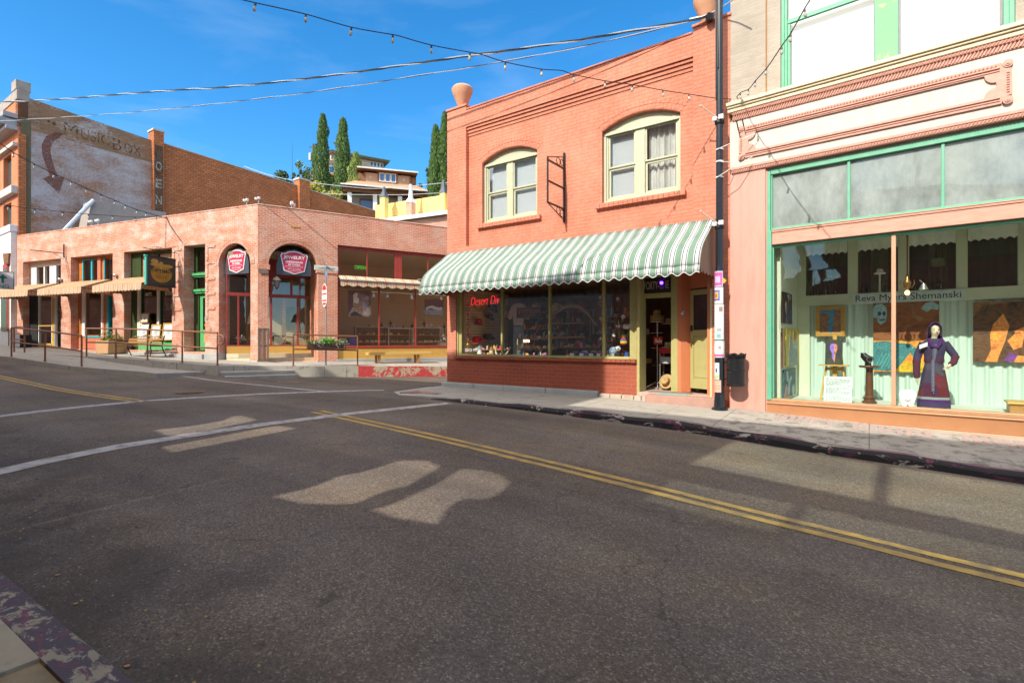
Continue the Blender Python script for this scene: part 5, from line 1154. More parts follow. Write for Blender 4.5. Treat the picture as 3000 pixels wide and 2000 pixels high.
g = G(); g.tube([(-.04, -.004, .155), (-.02, -.006, .14), (0, -.006, .137), (.02, -.006, .14), (.04, -.004, .155)], .006, 6); g.prism([(-.02, .04), (.02, .04), (.01, .07), (0, .085), (-.01, .07)], -.008, 0); g.obj('pendant', pbr('bronze', (.3, .14, .05), .4, .6), t)
t = thing('chest', 'low golden wooden chest at the right end of the gallery window', 'chest', 'R', 4.42, 1.1, .3)
g = G(); g.box(-.42, .42, -.2, .25, 0, .15); g.obj('chest_body', M_wood, t, bevel=.008); g = G(); g.box(-.45, .45, -.23, .27, .152, .19); g.obj('lid', M_goldwood, t, bevel=.01)
nsn = thing('name_sign', 'pale blue board with a dark lettered name hung across the gallery beam', 'sign', 'R', 2.66, 1.93, 2.30)
g = G(); g.box(-.85, .85, 0, .015, -.095, .095); g.obj('board', pbr('pale_blue_board', (.60, .72, .74), .7), nsn)
lettering('letters', 'Reva Myers Shemanski', 1.6, pbr('dark_brown_letters', (.02, .015, .015), .7), nsn, 0, -.002, -.005, depth=.004)
t = thing('chandelier', 'brass chandelier rod with small lit bulb hanging in the gallery window', 'chandelier', 'R', 2.71, .8, 2.25)
brz = pbr('old_brass', (.3, .16, .06), .35, .7)
g = G(); g.tube([(0, 0, 1.0), (-.02, 0, 1.3)], .012, 6); g.tube([(0, 0, .35), (0, 0, 1.0)], .01, 6); g.lathe([(.02, .12), (.05, .16), (.06, .22), (.03, .28), (.015, .36)], n=14); g.obj('rod', brz, t, smooth=True)
for s_ in (-1, 1): g = G(); g.tube([(0, 0, .18), (s_*.06, 0, .13), (s_*.1, 0, .2), (s_*.09, 0, .26)], .008, 6); g.obj('arm', brz, t, smooth=True)
g = G(); g.ball((0, 0, .045), .035, 12, sz=1.2); g.obj('bulb', emit('warm_bulb', (1, .5, .12), 6), t)
t = thing('pendant_lamp', 'white drum pendant lamp behind the partition glass', 'lamp', 'R', 3.14, 2.5, 2.9)
g = G(); g.lathe([(.11, 0), (.115, .01), (.11, .15), (.1, .16)], n=20); g.obj('lamp_shade', pbr('milky_shade', (.7, .7, .6), .6), t, smooth=True); g = G(); g.tube([(0, 0, .16), (0, 0, .9)], .008, 6); g.lathe([(.03, .16), (.015, .25)], n=10); g.obj('lamp_rod', brz, t)
g = G(); g.lathe([(.03, .07), (.045, .03), (.075, -.03), (.07, -.03), (.04, .03)], n=16); g.tube([(0, 0, .07), (-.05, 0, .14)], .01, 6)
solo(g, 'spot_lamp', M_silver, 'small silver spot lamp above the right half of the name board', 'lamp', 'R', 2.93, .95, 2.38, smooth=True)
g = G(); g.lathe([(.05, 0), (.02, .02), (.015, .34), (.03, .36)], n=12)
t = thing('hat_stand', 'small stand with a white bonnet on the partition beam', 'hat stand', 'R', 2.25, 2.02, 2.42); g.obj('stem', M_white, t)
g = G(); g.lathe([(.09, .36), (.1, .38), (.06, .4), (.05, .45), (.02, .47)], n=16); g.obj('bonnet', M_white, t, smooth=True)
BT = 'old bottles along the partition beam'
for k, (x, h, w) in enumerate(((1.08, .16, .035), (1.2, .2, .03), (1.34, .26, .03), (1.5, .14, .035), (1.98, .2, .04), (2.07, .17, .035), (2.36, .22, .04), (3.02, .24, .035), (3.16, .2, .05), (2.8, .14, .03))):
    g = G(); g.lathe([(w, 0), (w, h*.55), (w*.35, h*.75), (w*.35, h), (w*.4, h)], n=12)
    solo(g, 'bottle', pbr('dark_bottle_glass', (.03, .035, .025), .12, c2=(.05, .035, .02)), 'dark old bottle standing on the pale partition beam', 'bottle', 'R', x, 1.985, 2.42, group=BT, smooth=True)
g = G(); g.tube([(0, 0, 0), (.005, 0, -.6), (-.01, .01, -1.1), (.0, 0, -1.38)], .008, 6); g.tube([(.012, 0, -.55), (-.03, .01, -1.1), (-.025, 0, -1.3), (0, 0, -1.38)], .006, 6); g.ball((0, 0, -1.39), .014, 8)
solo(g, 'pull_cord', pbr('cream_cord', (.6, .62, .45), .8), 'looped cream pull cord hanging inside the left end of the gallery window', 'cord', 'R', .84, .2, 3.02)
# mannequin in a patchwork coat
MQ = thing('mannequin', 'mannequin in a purple and maroon patchwork coat with a violet hood', 'mannequin', 'R', 3.07, .95, .3, rot=.15)
skin = pbr('pale_mannequin_skin', (.68, .58, .4), .45)
m, nt, b = nodes('patchwork_knit'); o_ = coords(nt, (1, 1, .8)); v_ = N(nt, 'ShaderNodeTexVoronoi', distance='CHEBYCHEV'); v_.inputs['Scale'].default_value = 7; nt.links.new(o_, v_.inputs['Vector'])
sc_ = N(nt, 'ShaderNodeSeparateColor'); nt.links.new(v_.outputs['Color'], sc_.inputs[0])
r = ramp(nt, [(0, (.115, .016, .02)), (.3, (.13, .022, .03)), (.45, (.05, .04, .08)), (.6, (.075, .016, .045)), (.75, (.07, .065, .09)), (.9, (.14, .03, .025))], 'CONSTANT'); nt.links.new(sc_.outputs[0], r.inputs[0]); nt.links.new(r.outputs[0], b.inputs['Base Color']); b.inputs['Roughness'].default_value = .95
M_patch = m; v_.inputs['Scale'].default_value = 6; knit = pbr('violet_grey_knit', (.055, .04, .10), .95, c2=(.04, .03, .075)); viol = pbr('violet_knit', (.07, .014, .12), .95); maroon = pbr('maroon_knit', (.11, .018, .03), .95, c2=(.06, .02, .05))
def rings(g, R, n=24, m=0, cap=True):
    v = []
    for (cx, cy, z, rx, ry, wav) in R:
        for j in range(n): a = 2*PI*j/n; k = 1 + wav*math.sin(a*7); v.append((cx + rx*k*math.cos(a), cy + ry*k*math.sin(a), z))
    L = len(R); g.add(v, [(i*n+j, i*n+(j+1) % n, (i+1)*n+(j+1) % n, (i+1)*n+j) for i in range(L-1) for j in range(n)] + ([tuple(reversed(range(n))), tuple(range((L-1)*n, L*n))] if cap else []), m)
g = G(); rings(g, [(0, 0, .02, .225, .16, .06), (0, 0, .12, .22, .155, .06)]); g.obj('coat_hem', knit, MQ, smooth=True)
g = G(); rings(g, [(0, 0, .115, .222, .158, .06), (0, 0, .17, .216, .152, .06)]); g.obj('violet_band', viol, MQ, smooth=True)
g = G(); rings(g, [(0, 0, .165, .218, .154, .06), (0, 0, .21, .212, .15, .06)]); g.obj('grey_band', pbr('grey_green_knit', (.25, .3, .3), .95), MQ, smooth=True)
g = G(); rings(g, [(0, 0, .205, .213, .151, .06), (0, 0, .4, .188, .136, .06), (0, 0, .6, .158, .118, .05), (0, 0, .72, .135, .105, .03), (0, 0, .8, .125, .1, .0)]); g.obj('coat_skirt', M_patch, MQ, smooth=True)
g = G(); rings(g, [(0, 0, .79, .137, .107, 0), (0, 0, .84, .133, .103, 0), (0, 0, .92, .14, .105, 0), (0, -.01, 1.0, .155, .115, 0), (0, 0, 1.08, .165, .11, 0), (0, 0, 1.14, .16, .095, 0), (0, 0, 1.18, .11, .08, 0), (0, 0, 1.2, .06, .06, 0)]); g.obj('coat_top', knit, MQ, smooth=True)
g = G(); rings(g, [(0, 0, .80, .142, .112, 0), (0, 0, .86, .138, .108, 0)], cap=False); g.obj('belt', maroon, MQ, smooth=True)
g = G(); g.tube([(-.03, -.112, .84), (-.035, -.125, .6), (-.04, -.165, .3)], [.03, .028, .02], 6); g.tube([(.0, -.11, 1.1), (-.01, -.125, .95), (-.02, -.115, .82)], [.035, .035, .02], 6); g.obj('front_band', pbr('slate_knit', (.13, .13, .2), .95), MQ, smooth=True)
g = G()
for i in range(6): g.ball((-.035, -.155 - .005*(5-i), .28 + .06*i), .011, 8)
g.obj('button', M_silver, MQ)
for s_, pts in ((-1, [(-.14, 0, 1.12), (-.21, .0, .95), (-.24, -.02, .82), (-.245, -.05, .62), (-.24, -.06, .52)]), (1, [(.14, 0, 1.12), (.22, .02, 1.0), (.28, .0, .90), (.25, -.06, .80), (.2, -.09, .76)])):
    g = G(); g.tube(pts[:3], [.065, .06, .055], 12); g.obj('upper_sleeve', knit, MQ, smooth=True)
    g = G(); g.tube([pts[2], tuple((Vector(pts[2])*.55 + Vector(pts[3])*.45)), pts[3], pts[4]], [.06, .052, .05, .042], 12); g.obj('lower_sleeve', maroon, MQ, smooth=True)
    h = Vector(pts[4]); d = (h - Vector(pts[3])).normalized(); sd = Vector((0, 1, 0)) if s_ < 0 else Vector((0, 0, 1)); nrm = d.cross(sd)
    g = G(); g.tube([h - d*.02, h + d*.03, h + d*.07], [.018, .026, .024], 8)
    for k, L_ in enumerate((.062, .072, .068, .052)):
        q = h + d*.065 + sd*(-.021 + .014*k); g.tube([q, q + d*L_*.5 + nrm*.004, q + d*L_*.8 + nrm*.018, q + d*L_*.85 + nrm*.034], [.0075, .007, .006, .004], 6)
    q = h + d*.015 - sd*.024; g.tube([q, q + d*.025 - sd*.018, q + d*.05 - sd*.02 + nrm*.012], [.009, .008, .005], 6)
    g.obj('hand', skin, MQ, smooth=True)
g = G()
rings(g, [(0, .0, 1.15, .05, .045, 0), (0, 0, 1.21, .042, .042, 0), (.01, -.01, 1.25, .044, .048, 0), (.014, -.02, 1.275, .052, .064, 0), (.016, -.018, 1.31, .060, .076, 0), (.016, -.01, 1.35, .062, .078, 0), (.015, 0, 1.40, .05, .064, 0), (.015, 0, 1.425, .018, .025, 0)], 20)
g.tube([(.024, -.085, 1.345), (.028, -.102, 1.318), (.024, -.086, 1.31)], [.007, .012, .005], 8); g.obj('head', skin, MQ, smooth=True)
g = G(); g.ball((.024, -.086, 1.288), .016, 10, sy=.5, sz=.45); g.obj('mouth', pbr('red_lips', (.5, .04, .03), .4), MQ)
g = G()
for x in (-.006, .048): g.ball((x, -.080, 1.342), .010, 8, sy=.5, sz=.55); g.box(x-.013, x+.013, -.088, -.076, 1.357, 1.361)
g.obj('eyes', pbr('dark_eye', (.03, .02, .02), .3), MQ)
g = G(); v = []
for (z, r_, yo) in ((1.24, .072, .012), (1.29, .080, .012), (1.36, .078, .008), (1.41, .062, .005), (1.435, .024, .003)):
    for j in range(17): a = math.radians(-52) + math.radians(270)*j/16; v.append((.015 + r_*math.cos(a), yo + r_*math.sin(a), z))
g.add(v, [(i*17+j, i*17+j+1, (i+1)*17+j+1, (i+1)*17+j) for i in range(4) for j in range(16)]); o = g.obj('hair', pbr('black_hair', (.02, .017, .015), .4), MQ, smooth=True); so = o.modifiers.new('thick', 'SOLIDIFY'); so.thickness = .007; so.offset = 1
# hood: one draped sheet, narrow at the crown and falling wide over the shoulders
g = G(); v = []
HR = [(1.10, .135, .10, .02), (1.15, .125, .095, .02), (1.20, .095, .085, .02), (1.27, .088, .088, .012), (1.34, .092, .092, .01), (1.40, .082, .086, .008), (1.45, .055, .062, .008), (1.475, .014, .018, .008)]
for k, (z, rx, ry, yo) in enumerate(HR):
    half = (50, 62, 84, 92, 92, 84, 40, 2)[k]
    for j in range(25): a = math.radians(-90 + half) + math.radians(360 - 2*half)*j/24; w_ = 1 + .03*math.sin(j*1.3 + k); v.append((.012 + rx*w_*math.cos(a), yo + ry*w_*math.sin(a), z))
g.add(v, [(i*25+j, i*25+j+1, (i+1)*25+j+1, (i+1)*25+j) for i in range(len(HR)-1) for j in range(24)]); o = g.obj('hood', viol, MQ, smooth=True); so = o.modifiers.new('thick', 'SOLIDIFY'); so.thickness = .012; so.offset = 1
g = G(); g.tube([(-.08, -.05, 1.20), (-.075, -.085, 1.13), (-.035, -.125, 1.06), (.02, -.13, 1.045), (.07, -.10, 1.11), (.095, -.05, 1.20)], [.02, .026, .034, .036, .028, .02], 10); g.obj('scarf', viol, MQ, smooth=True)
g = G(); g.prism([(-.22, 1.02), (-.11, 1.07), (-.11, 1.14), (-.22, 1.09)], -.15, -.146); g.obj('price_card', M_paper, MQ)
# lamp bracket arms on the frieze (string light ends)
g = G(); g.tube([(.12, -.03, 5.7), (.2, -.2, 5.45)], .012, 5); g.tube([(.22, -.03, 5.72), (.3, -.22, 5.5)], .012, 5)
solo(g, 'cable_bracket', M_black, 'pair of thin dark rods holding cables at the left end of the frieze', 'bracket', 'R', 0, 0, 0)
# ------------------------------------------------------------------ corner brick building
CB = thing('corner_building', 'low red brick corner building with two arches and shop fronts', 'building', 'B', 0, 0, 0)
def sub(name, parent, fr, x=0, y=0, z=0, rot=0):     # a part whose pieces are laid out in another front's plane
    o = bpy.data.objects.new(name, None); COL.objects.link(o); o.parent = parent
    base = FR['B']; p = W(fr, x, y, z) - W('B', 0, 0, 0); c, s_ = math.cos(-base[1]), math.sin(-base[1])
    o.location = (p.x*c - p.y*s_, p.x*s_ + p.y*c, z); o.rotation_euler = (0, 0, FR[fr][1] - base[1] + rot); return o
def place(o, fr):
    p = W(fr, 0, 0, 0) - W('B', 0, 0, 0); c, s_ = math.cos(-FR['B'][1]), math.sin(-FR['B'][1])
    o.location = (p.x*c - p.y*s_, p.x*s_ + p.y*c, 0); o.rotation_euler = (0, 0, FR[fr][1] - FR['B'][1]); return o
archB = [(.385, .6), (2.235, .6)] + arc(1.31, 4.47, .925, 0, 180, 20)
g = G(); g.prism(rect(0, 12, .2, 6.78), 0, .45, [archB, rect(3.02, 12.0-.6, .62, 5.52)]); g.obj('side_street_wall', M_cbrick, CB)
g = G(); g.box(.0, 12, -.02, .47, 6.78, 6.84); g.obj('coping', M_cbrick, CB, bevel=.02)
for k, r0 in enumerate((.93, 1.06)):
    g = G(); n = 34
    for i in range(n):
        a0, a1 = math.radians(180*i/n), math.radians(180*(i+.9)/n)
        g.prism([(1.31 + r*math.cos(a), 4.47 + r*math.sin(a)) for r, a in ((r0, a0), (r0+.115, a0), (r0+.115, a1), (r0, a1))], -.016, .01)
    g.obj('arch_bricks', M_cbrick, CB)
g = G(); g.box(-.02, .44, -.035, .45, 4.28, 4.47); g.box(2.19, 3.03, -.035, .45, 4.28, 4.47); g.obj('impost', M_cbrick, CB, bevel=.01)
g = G(); g.box(.03, .36, -.045, -.036, 4.12, 4.27); g.box(-.01, .4, -.04, .46, .62, .72); g.obj('wooden_block', pbr('grey_weathered_wood', (.22, .17, .12), .9, c2=(.15, .11, .08)), CB)
g = G()
for x in (.0, .16, .33): g.box(x-.0, x+.06, -.035, .03, .72, 1.98)
for z in (.74, 1.28, 1.92): g.box(0, .39, -.03, .03, z, z+.06)
g.obj('timber_guard', pbr('grey_weathered_wood', (.22, .17, .12)), CB, bevel=.006)
WA = (-16.6, 0)
archA = [(-2.11, .6), (-.38, .6)] + arc(-1.245, 4.5, .865, 0, 180, 20)
openA = [(-15.83, -12.67), (-11.9, -8.8), (-8.01, -4.88)]
g = G()
g.prism([(-16.6, .8), (0, .3), (0, 6.78), (-16.6, 6.76)], 0, .5, [archA, rect(-4.15, -2.89, 1.02, 5.46)] + [rect(a, b, 1.08, 5.45) for a, b in openA])
place(g.obj('street_wall', M_cbrickA, CB), 'A')
g = G(); g.box(-16.6, 0, -.02, .52, 6.765, 6.83); place(g.obj('coping', M_cbrickA, CB, bevel=.02), 'A')
g = G(); n = 32
for r0 in (.87, .99):
    for i in range(n):
        a0, a1 = math.radians(180*i/n), math.radians(180*(i+.9)/n)
        g.prism([(-1.245 + r*math.cos(a), 4.5 + r*math.sin(a)) for r, a in ((r0, a0), (r0+.11, a0), (r0+.11, a1), (r0, a1))], -.016, .01)
place(g.obj('arch_bricks', M_cbrickA, CB), 'A')
g = G()     # raised brick frames (toothed quoins) on the piers
for px in (-2.73, -4.72):
    for i, (z0, z1) in enumerate(((4.75, 5.31), (4.10, 4.64), (3.48, 3.98), (2.88, 3.37), (2.36, 2.77))):
        g.box(px, px+.42, -.03, .005, z1-.03, z1+.09); g.box(px-.07, px+.02, -.03, .005, z0, z1)
place(g.obj('quoin_blocks', M_cbrickA, CB, bevel=.008), 'A')
g = G()
g.box(-2.3, -2.08, -.04, .5, .4, .98); g.box(-2.93, -2.3, -.035, .5, .4, .96); g.box(-.42, .0, -.03, .5, .4, .70); g.box(-4.9, -2.93, -.12, .5, .4, .93); g.box(-8.1, -4.9, -.05, .5, .5, .98)
place(g.obj('plinth', M_plinth, CB, bevel=.015), 'A')
g = G(); g.box(2.2, 3.05, -.03, .4, .3, .64); g.box(3.02, 11.4, -.03, .3, .3, .70); g.obj('plinth', M_plinth, CB, bevel=.01)
g = G()     # roof and far walls
roof = [W('A', -16.6, .5), W('A', 0, .5), W('B', 0, .45), W('B', 12, .45), W('B', 12, 10), W('A', -10, 14), W('A', -16.6, 10)]
c, s_ = math.cos(-FR['B'][1]), math.sin(-FR['B'][1]); o0 = W('B', 0, 0)
rl = [((p.x-o0.x)*c - (p.y-o0.y)*s_, (p.x-o0.x)*s_ + (p.y-o0.y)*c) for p in roof]
g.prism(rl, 6.1, 6.25, plane='xy'); g.box(11.7, 12, .45, 10, .2, 6.1)
for (a, b) in zip(rl[4:], rl[5:]):
    d = Vector((b[0]-a[0], b[1]-a[1])).normalized(); nn = Vector((-d.y, d.x))*.2
    g.prism([a, b, (b[0]+nn.x, b[1]+nn.y), (a[0]+nn.x, a[1]+nn.y)], .2, 6.1, plane='xy')
g.obj('roof', pbr('grey_roof_felt', (.25, .24, .22), .9), CB)
# --- side street window
g = G(); Y = .12
g.prism(rect(3.02, 11.4, 1.16, 5.52), Y, Y+.1, [rect(3.12, 4.28, 4.26, 5.38), rect(4.32, 5.54, 4.26, 5.38), rect(5.86, 7.1, 4.26, 5.38), rect(7.14, 8.4, 4.26, 5.38), rect(8.6, 11.3, 4.26, 5.38),
                                               rect(3.12, 4.8, 1.27, 4.15), rect(4.86, 6.49, 1.27, 4.15), rect(6.55, 8.2, 1.27, 4.15), rect(8.26, 11.3, 1.27, 4.15)])
g.box(3.02, 11.4, Y-.05, Y, 1.17, 1.24)
wB = g.obj('shop_window', M_redframe, CB, bevel=.008)
g = G(); g.box(3.1, 11.3, Y+.05, Y+.056, 1.25, 5.4); g.obj('pane', glass('corner_shop_glass', tint=(.97, .98, .96), base=.05, edge=.7), wB)
g = G(); g.box(3.02, 11.4, .1, .2, .68, 1.16)
for i in range(84): g.box(3.03+i*.1, 3.035+i*.1, .097, .1, .72, 1.12)
g.obj('panel_board', M_yellowpanel, CB)
# --- room behind
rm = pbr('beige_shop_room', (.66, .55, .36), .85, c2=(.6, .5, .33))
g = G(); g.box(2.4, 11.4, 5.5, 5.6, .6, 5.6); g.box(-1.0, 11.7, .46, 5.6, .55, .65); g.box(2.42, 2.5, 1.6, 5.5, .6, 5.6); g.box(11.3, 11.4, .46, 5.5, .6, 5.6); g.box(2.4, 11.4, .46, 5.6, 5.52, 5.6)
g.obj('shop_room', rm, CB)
# --- recessed corner entrance behind the arches
g = G(); g.prism(rect(-1.02, 2.42, .98, 4.9), 1.6, 1.7, [rect(-.97, -.62, 1.3, 3.32), rect(-.55, .38, 1.3, 3.32), rect(.46, .6, 1.3, 3.32), rect(.68, 1.66, 1.3, 3.32), rect(1.74, 2.2, 1.3, 3.32),
                                                      rect(-.97, .38, 3.46, 4.2), rect(.46, .6, 3.46, 4.2), rect(.68, 1.4, 3.46, 4.2), rect(1.48, 2.2, 3.46, 4.2)])
eg = g.obj('entrance_glazing', M_redframe, CB, bevel=.008)
g = G(); g.box(-1.0, 2.2, 1.64, 1.646, 1.3, 4.2); g.obj('pane', glass('entrance_glass', tint=(.96, .96, .94), base=.05, edge=.8), eg)
g = G(); g.box(-1.0, 2.3, 1.57, 1.7, .7, 1.25); g.obj('panel_board', M_yellowpanel, CB)
g = G(); g.prism([(-.95, 1.45), (.1, .4), (2.42, .4), (2.42, 1.6), (-1.0, 1.6)], 4.95, 5.1, plane='xy'); g.box(-1.0, 2.42, 1.605, 1.72, 4.88, 5.6); g.obj('entrance_ceiling', pbr('brown_ceiling', (.3, .22, .13), .8), CB)
g = G(); g.box(2.2, 2.4, .4, 1.6, .6, 5.0); g.obj('entrance_side', M_cbrick, CB)
g = G(); g.prism([(-.25, .5), (2.25, .5), (2.25, 1.6), (-1.02, 1.6)], .3, .78, plane='xy'); g.prism([(-.62, 1.0), (2.25, .95), (2.25, 1.6), (-1.02, 1.6)], .785, .95, plane='xy'); g.obj('entrance_step', pbr('pale_yellow_step', (.58, .50, .34), .8), CB, bevel=.01)
g = G(); g.box(-1.6, 2.4, 4.4, 4.5, .6, 4.9); g.obj('entrance_room', rm, CB)
g = G(); v = []
for i in range(25):
    x = -.1 + .9*i/24; v += [(x + .15, 1.95 + .05*math.sin(i*1.1), 4.2), (x*.75, 1.98 + .05*math.sin(i*1.1), 3.0), (x*.5 - .2, 2.0 + .03*math.sin(i*1.1), 2.2)]
g.add(v, [f for i in range(24) for f in ((3*i, 3*i+3, 3*i+4, 3*i+1), (3*i+1, 3*i+4, 3*i+5, 3*i+2))]); g.obj('drape', pbr('beige_drape', (.5, .4, .28), .9), CB, smooth=True)
g = G(); g.box(1.15, 1.3, 2.3, 2.45, .9, 3.3); g.obj('brick_post', M_cbrick, CB)
g = G(); g.box(1.4, 2.0, 4.36, 4.4, 2.0, 3.1); g.obj('dark_picture', pbr('dark_picture', (.03, .04, .03), .6, c2=(.09, .07, .03)), CB)
# --- shop fronts of the long side
def front(name, a, b, z0, frame, wins, panes, depth=.3, glassm=None):
    g = G(); g.prism(rect(a, b, z0, 5.45), depth, depth+.12, [rect(*w) for w in wins]); w = place(g.obj(name, frame, CB, bevel=.008), 'A')
    g = G()
    for p in wins:
        if p in panes: g.box(p[0], p[1], depth+.05, depth+.056, p[2], p[3])
    o = g.obj('pane', glassm or glass('entrance_glass'), w); return w
def trim(parent, name, m, boxes, bevel=.005):
    g = G()
    for bx in boxes: g.box(*bx)
    o = g.obj(name, m, None, bevel=bevel); o.parent = parent; return o
f1w = [(-15.3, -14.7, 4.25, 5.2), (-14.6, -14.2, 4.25, 5.2), (-13.65, -12.8, 4.25, 5.2), (-15.1, -14.05, 1.3, 4.05), (-13.75, -12.95, 1.15, 3.9)]
f1 = front('shop_front', -15.83, -12.67, 1.1, M_white, f1w, f1w[:4])
trim(f1, 'door_frame', M_goldwood, [(-13.95, -13.78, .27, .42, 1.15, 4.0), (-13.78, -12.9, .27, .4, 3.9, 4.02), (-15.1, -14.0, .27, .4, 1.15, 1.35), (-15.1, -14.05, .27, .4, 2.2, 2.26)])
trim(f1, 'dark_panel', M_dark, [(-15.83, -15.15, .26, .3, 1.2, 4.05), (-13.75, -12.9, 1.0, 1.05, 1.1, 4.0)])
f2w = [(-11.45, -10.85, 4.2, 5.32), (-10.75, -10.35, 4.2, 5.32), (-9.85, -8.9, 4.2, 5.32), (-11.3, -10.05, 1.75, 4.1), (-9.6, -8.95, 1.2, 3.55)]
f2 = front('shop_front', -11.9, -8.8, 1.05, pbr('orange_woodwork', (.50, .17, .03), .5, c2=(.4, .13, .02)), f2w, f2w)
teal = pbr('teal_paint', (.02, .40, .48), .45)
trim(f2, 'teal_frame', teal, [(-11.5, -11.43, .26, .31, 4.2, 5.34), (-10.85, -10.74, .26, .31, 4.2, 5.34), (-9.9, -9.83, .26, .31, 4.2, 5.34), (-11.5, -10.3, .26, .31, 5.3, 5.36), (-9.66, -9.55, .26, .40, 1.15, 3.6), (-9.55, -8.92, .28, .33, 1.15, 1.75), (-11.3, -10.05, .25, .31, 1.62, 1.7)])
trim(f2, 'coral_post', pbr('coral_paint', (.62, .18, .1), .5), [(-10.33, -10.1, .24, .3, 4.2, 5.4)])
trim(f2, 'coral_panel', pbr('coral_paint', (.62, .18, .1), .5), [(-11.7, -9.9, .22, .3, 1.1, 1.6), (-10.05, -9.85, .25, .3, 1.601, 2.6)])
trim(f2, 'white_trim', M_white, [(-11.5, -11.28, .24, .3, 1.7, 4.1), (-10.06, -9.95, .24, .3, 1.7, 4.1)])
dgreen = pbr('dark_green_woodwork', (.034, .06, .012), .5, c2=(.022, .045, .008)); lgreen = pbr('light_green_woodwork', (.10, .42, .16), .45, c2=(.08, .36, .13))
f3w = [(-7.35, -6.5, 4.2, 5.3), (-6.2, -5.1, 4.2, 5.3), (-7.3, -6.2, 1.5, 4.1), (-6.05, -5.0, 1.5, 4.1)]
f3 = front('shop_front', -8.01, -4.88, .95, dgreen, f3w, f3w)
trim(f3, 'board', M_tan, [(-7.4, -6.5, .38, .42, 4.2, 5.3), (-6.2, -5.1, .38, .42, 4.2, 5.3)])
trim(f3, 'sill_panel', lgreen, [(-7.4, -4.95, .22, .3, .97, 1.46)])
trim(f3, 'pale_post', M_offwhite, [(-7.5, -7.32, .24, .3, 1.5, 4.1), (-6.2, -6.06, .24, .3, 1.5, 4.1)])
L3 = [('HATS', -6.9, 3.55, .42), ('BLOCKED', -5.5, 3.55, .6)]
for tx, x, z, w in L3: lettering('window_lettering', tx, w, M_offwhite, f3, x, .34, z, height=.16, depth=.003, bold=.01)
f4w = [(-3.95, -3.1, 4.42, 5.3), (-3.95, -3.1, 3.72, 4.15), (-3.85, -3.02, 1.1, 3.45)]
f4 = front('shop_front', -4.15, -2.89, .95, dgreen, f4w, f4w[:2], depth=.45)
trim(f4, 'cornice_trim', lgreen, [(-4.4, -2.89, .3, .44, 4.24, 4.34), (-4.2, -2.89, .36, .45, 4.17, 4.24), (-4.1, -2.89, .32, .45, 3.56, 3.66), (-4.1, -2.89, .37, .45, 3.48, 3.56)])
trim(f4, 'door_leaf', lgreen, [(-3.85, -3.68, .5, .56, 1.1, 3.45), (-3.14, -3.02, .5, .56, 1.1, 3.45), (-3.68, -3.14, .5, .56, 3.3, 3.45), (-3.68, -3.14, .5, .56, 1.1, 1.95)])
trim(f4, 'door_panel', M_goldwood, [(-3.6, -3.14, .492, .5, 1.4, 1.75)])
trim(f4, 'door_glass', glass('dark_door_glass'), [(-3.68, -3.14, .53, .535, 1.95, 3.3)], 0)
trim(f4, 'sticker', pbr('blue_sticker', (.1, .45, .6), .6), [(-3.6, -3.46, .52, .525, 2.3, 2.5)], 0)
g = G(); g.disc_y(-3.53, 2.15, .08, .52, .525); o = g.obj('sticker', pbr('orange_sticker', (.7, .3, .03), .6)); o.parent = f4
lettering('window_lettering', 'OPEN', .36, M_white, f4, -3.33, .52, 2.98, height=.14, depth=.003, bold=.02)
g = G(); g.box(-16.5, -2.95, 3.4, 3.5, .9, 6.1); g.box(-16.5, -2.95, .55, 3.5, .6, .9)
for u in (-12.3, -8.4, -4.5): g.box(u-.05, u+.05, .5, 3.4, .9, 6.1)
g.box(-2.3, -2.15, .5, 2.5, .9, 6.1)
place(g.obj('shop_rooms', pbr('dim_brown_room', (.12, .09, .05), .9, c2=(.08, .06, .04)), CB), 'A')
g = G()
for (a, b, y) in ((-11.2, -10.2, 1.1), (-7.2, -5.2, 1.0), (-15, -14.1, 1.0)):
    for z in (2.0, 2.45, 2.9): g.box(a, b, y, y+.4, z, z+.03)
    for i in range(22): x = rnd.uniform(a, b-.1); z = rnd.choice((2.03, 2.48, 2.93)); g.box(x, x+rnd.uniform(.05, .12), y, y+.1, z, z+rnd.uniform(.08, .3), 1 + i % 3)
place(g.obj('shop_shelves', [M_wood, pbr('pale_goods', (.5, .47, .4), .7), pbr('olive_goods', (.25, .25, .08), .7), pbr('dark_goods', (.08, .06, .06), .7)], CB), 'A')
# --- rain gutter head, downpipe
g = G(); g.prism([(-16.86, 5.35), (-16.5, 5.35), (-16.42, 5.9), (-16.95, 5.9)], -.3, -.02); g.box(-16.75, -16.6, -.18, -.02, 1.2, 5.36); place(g.obj('downpipe', pbr('brown_downpipe', (.22, .10, .05), .6), CB, bevel=.01), 'A')
for px, lab in ((-9.0, 0),): pass
g = G(); g.box(1.2, 1.55, -.02, .0, 6.06, 6.12); g.box(-1.0+5, 4.0+.01, 0, .01, 1, 1.01); g.obj('stone_patch', M_goldwood, CB)

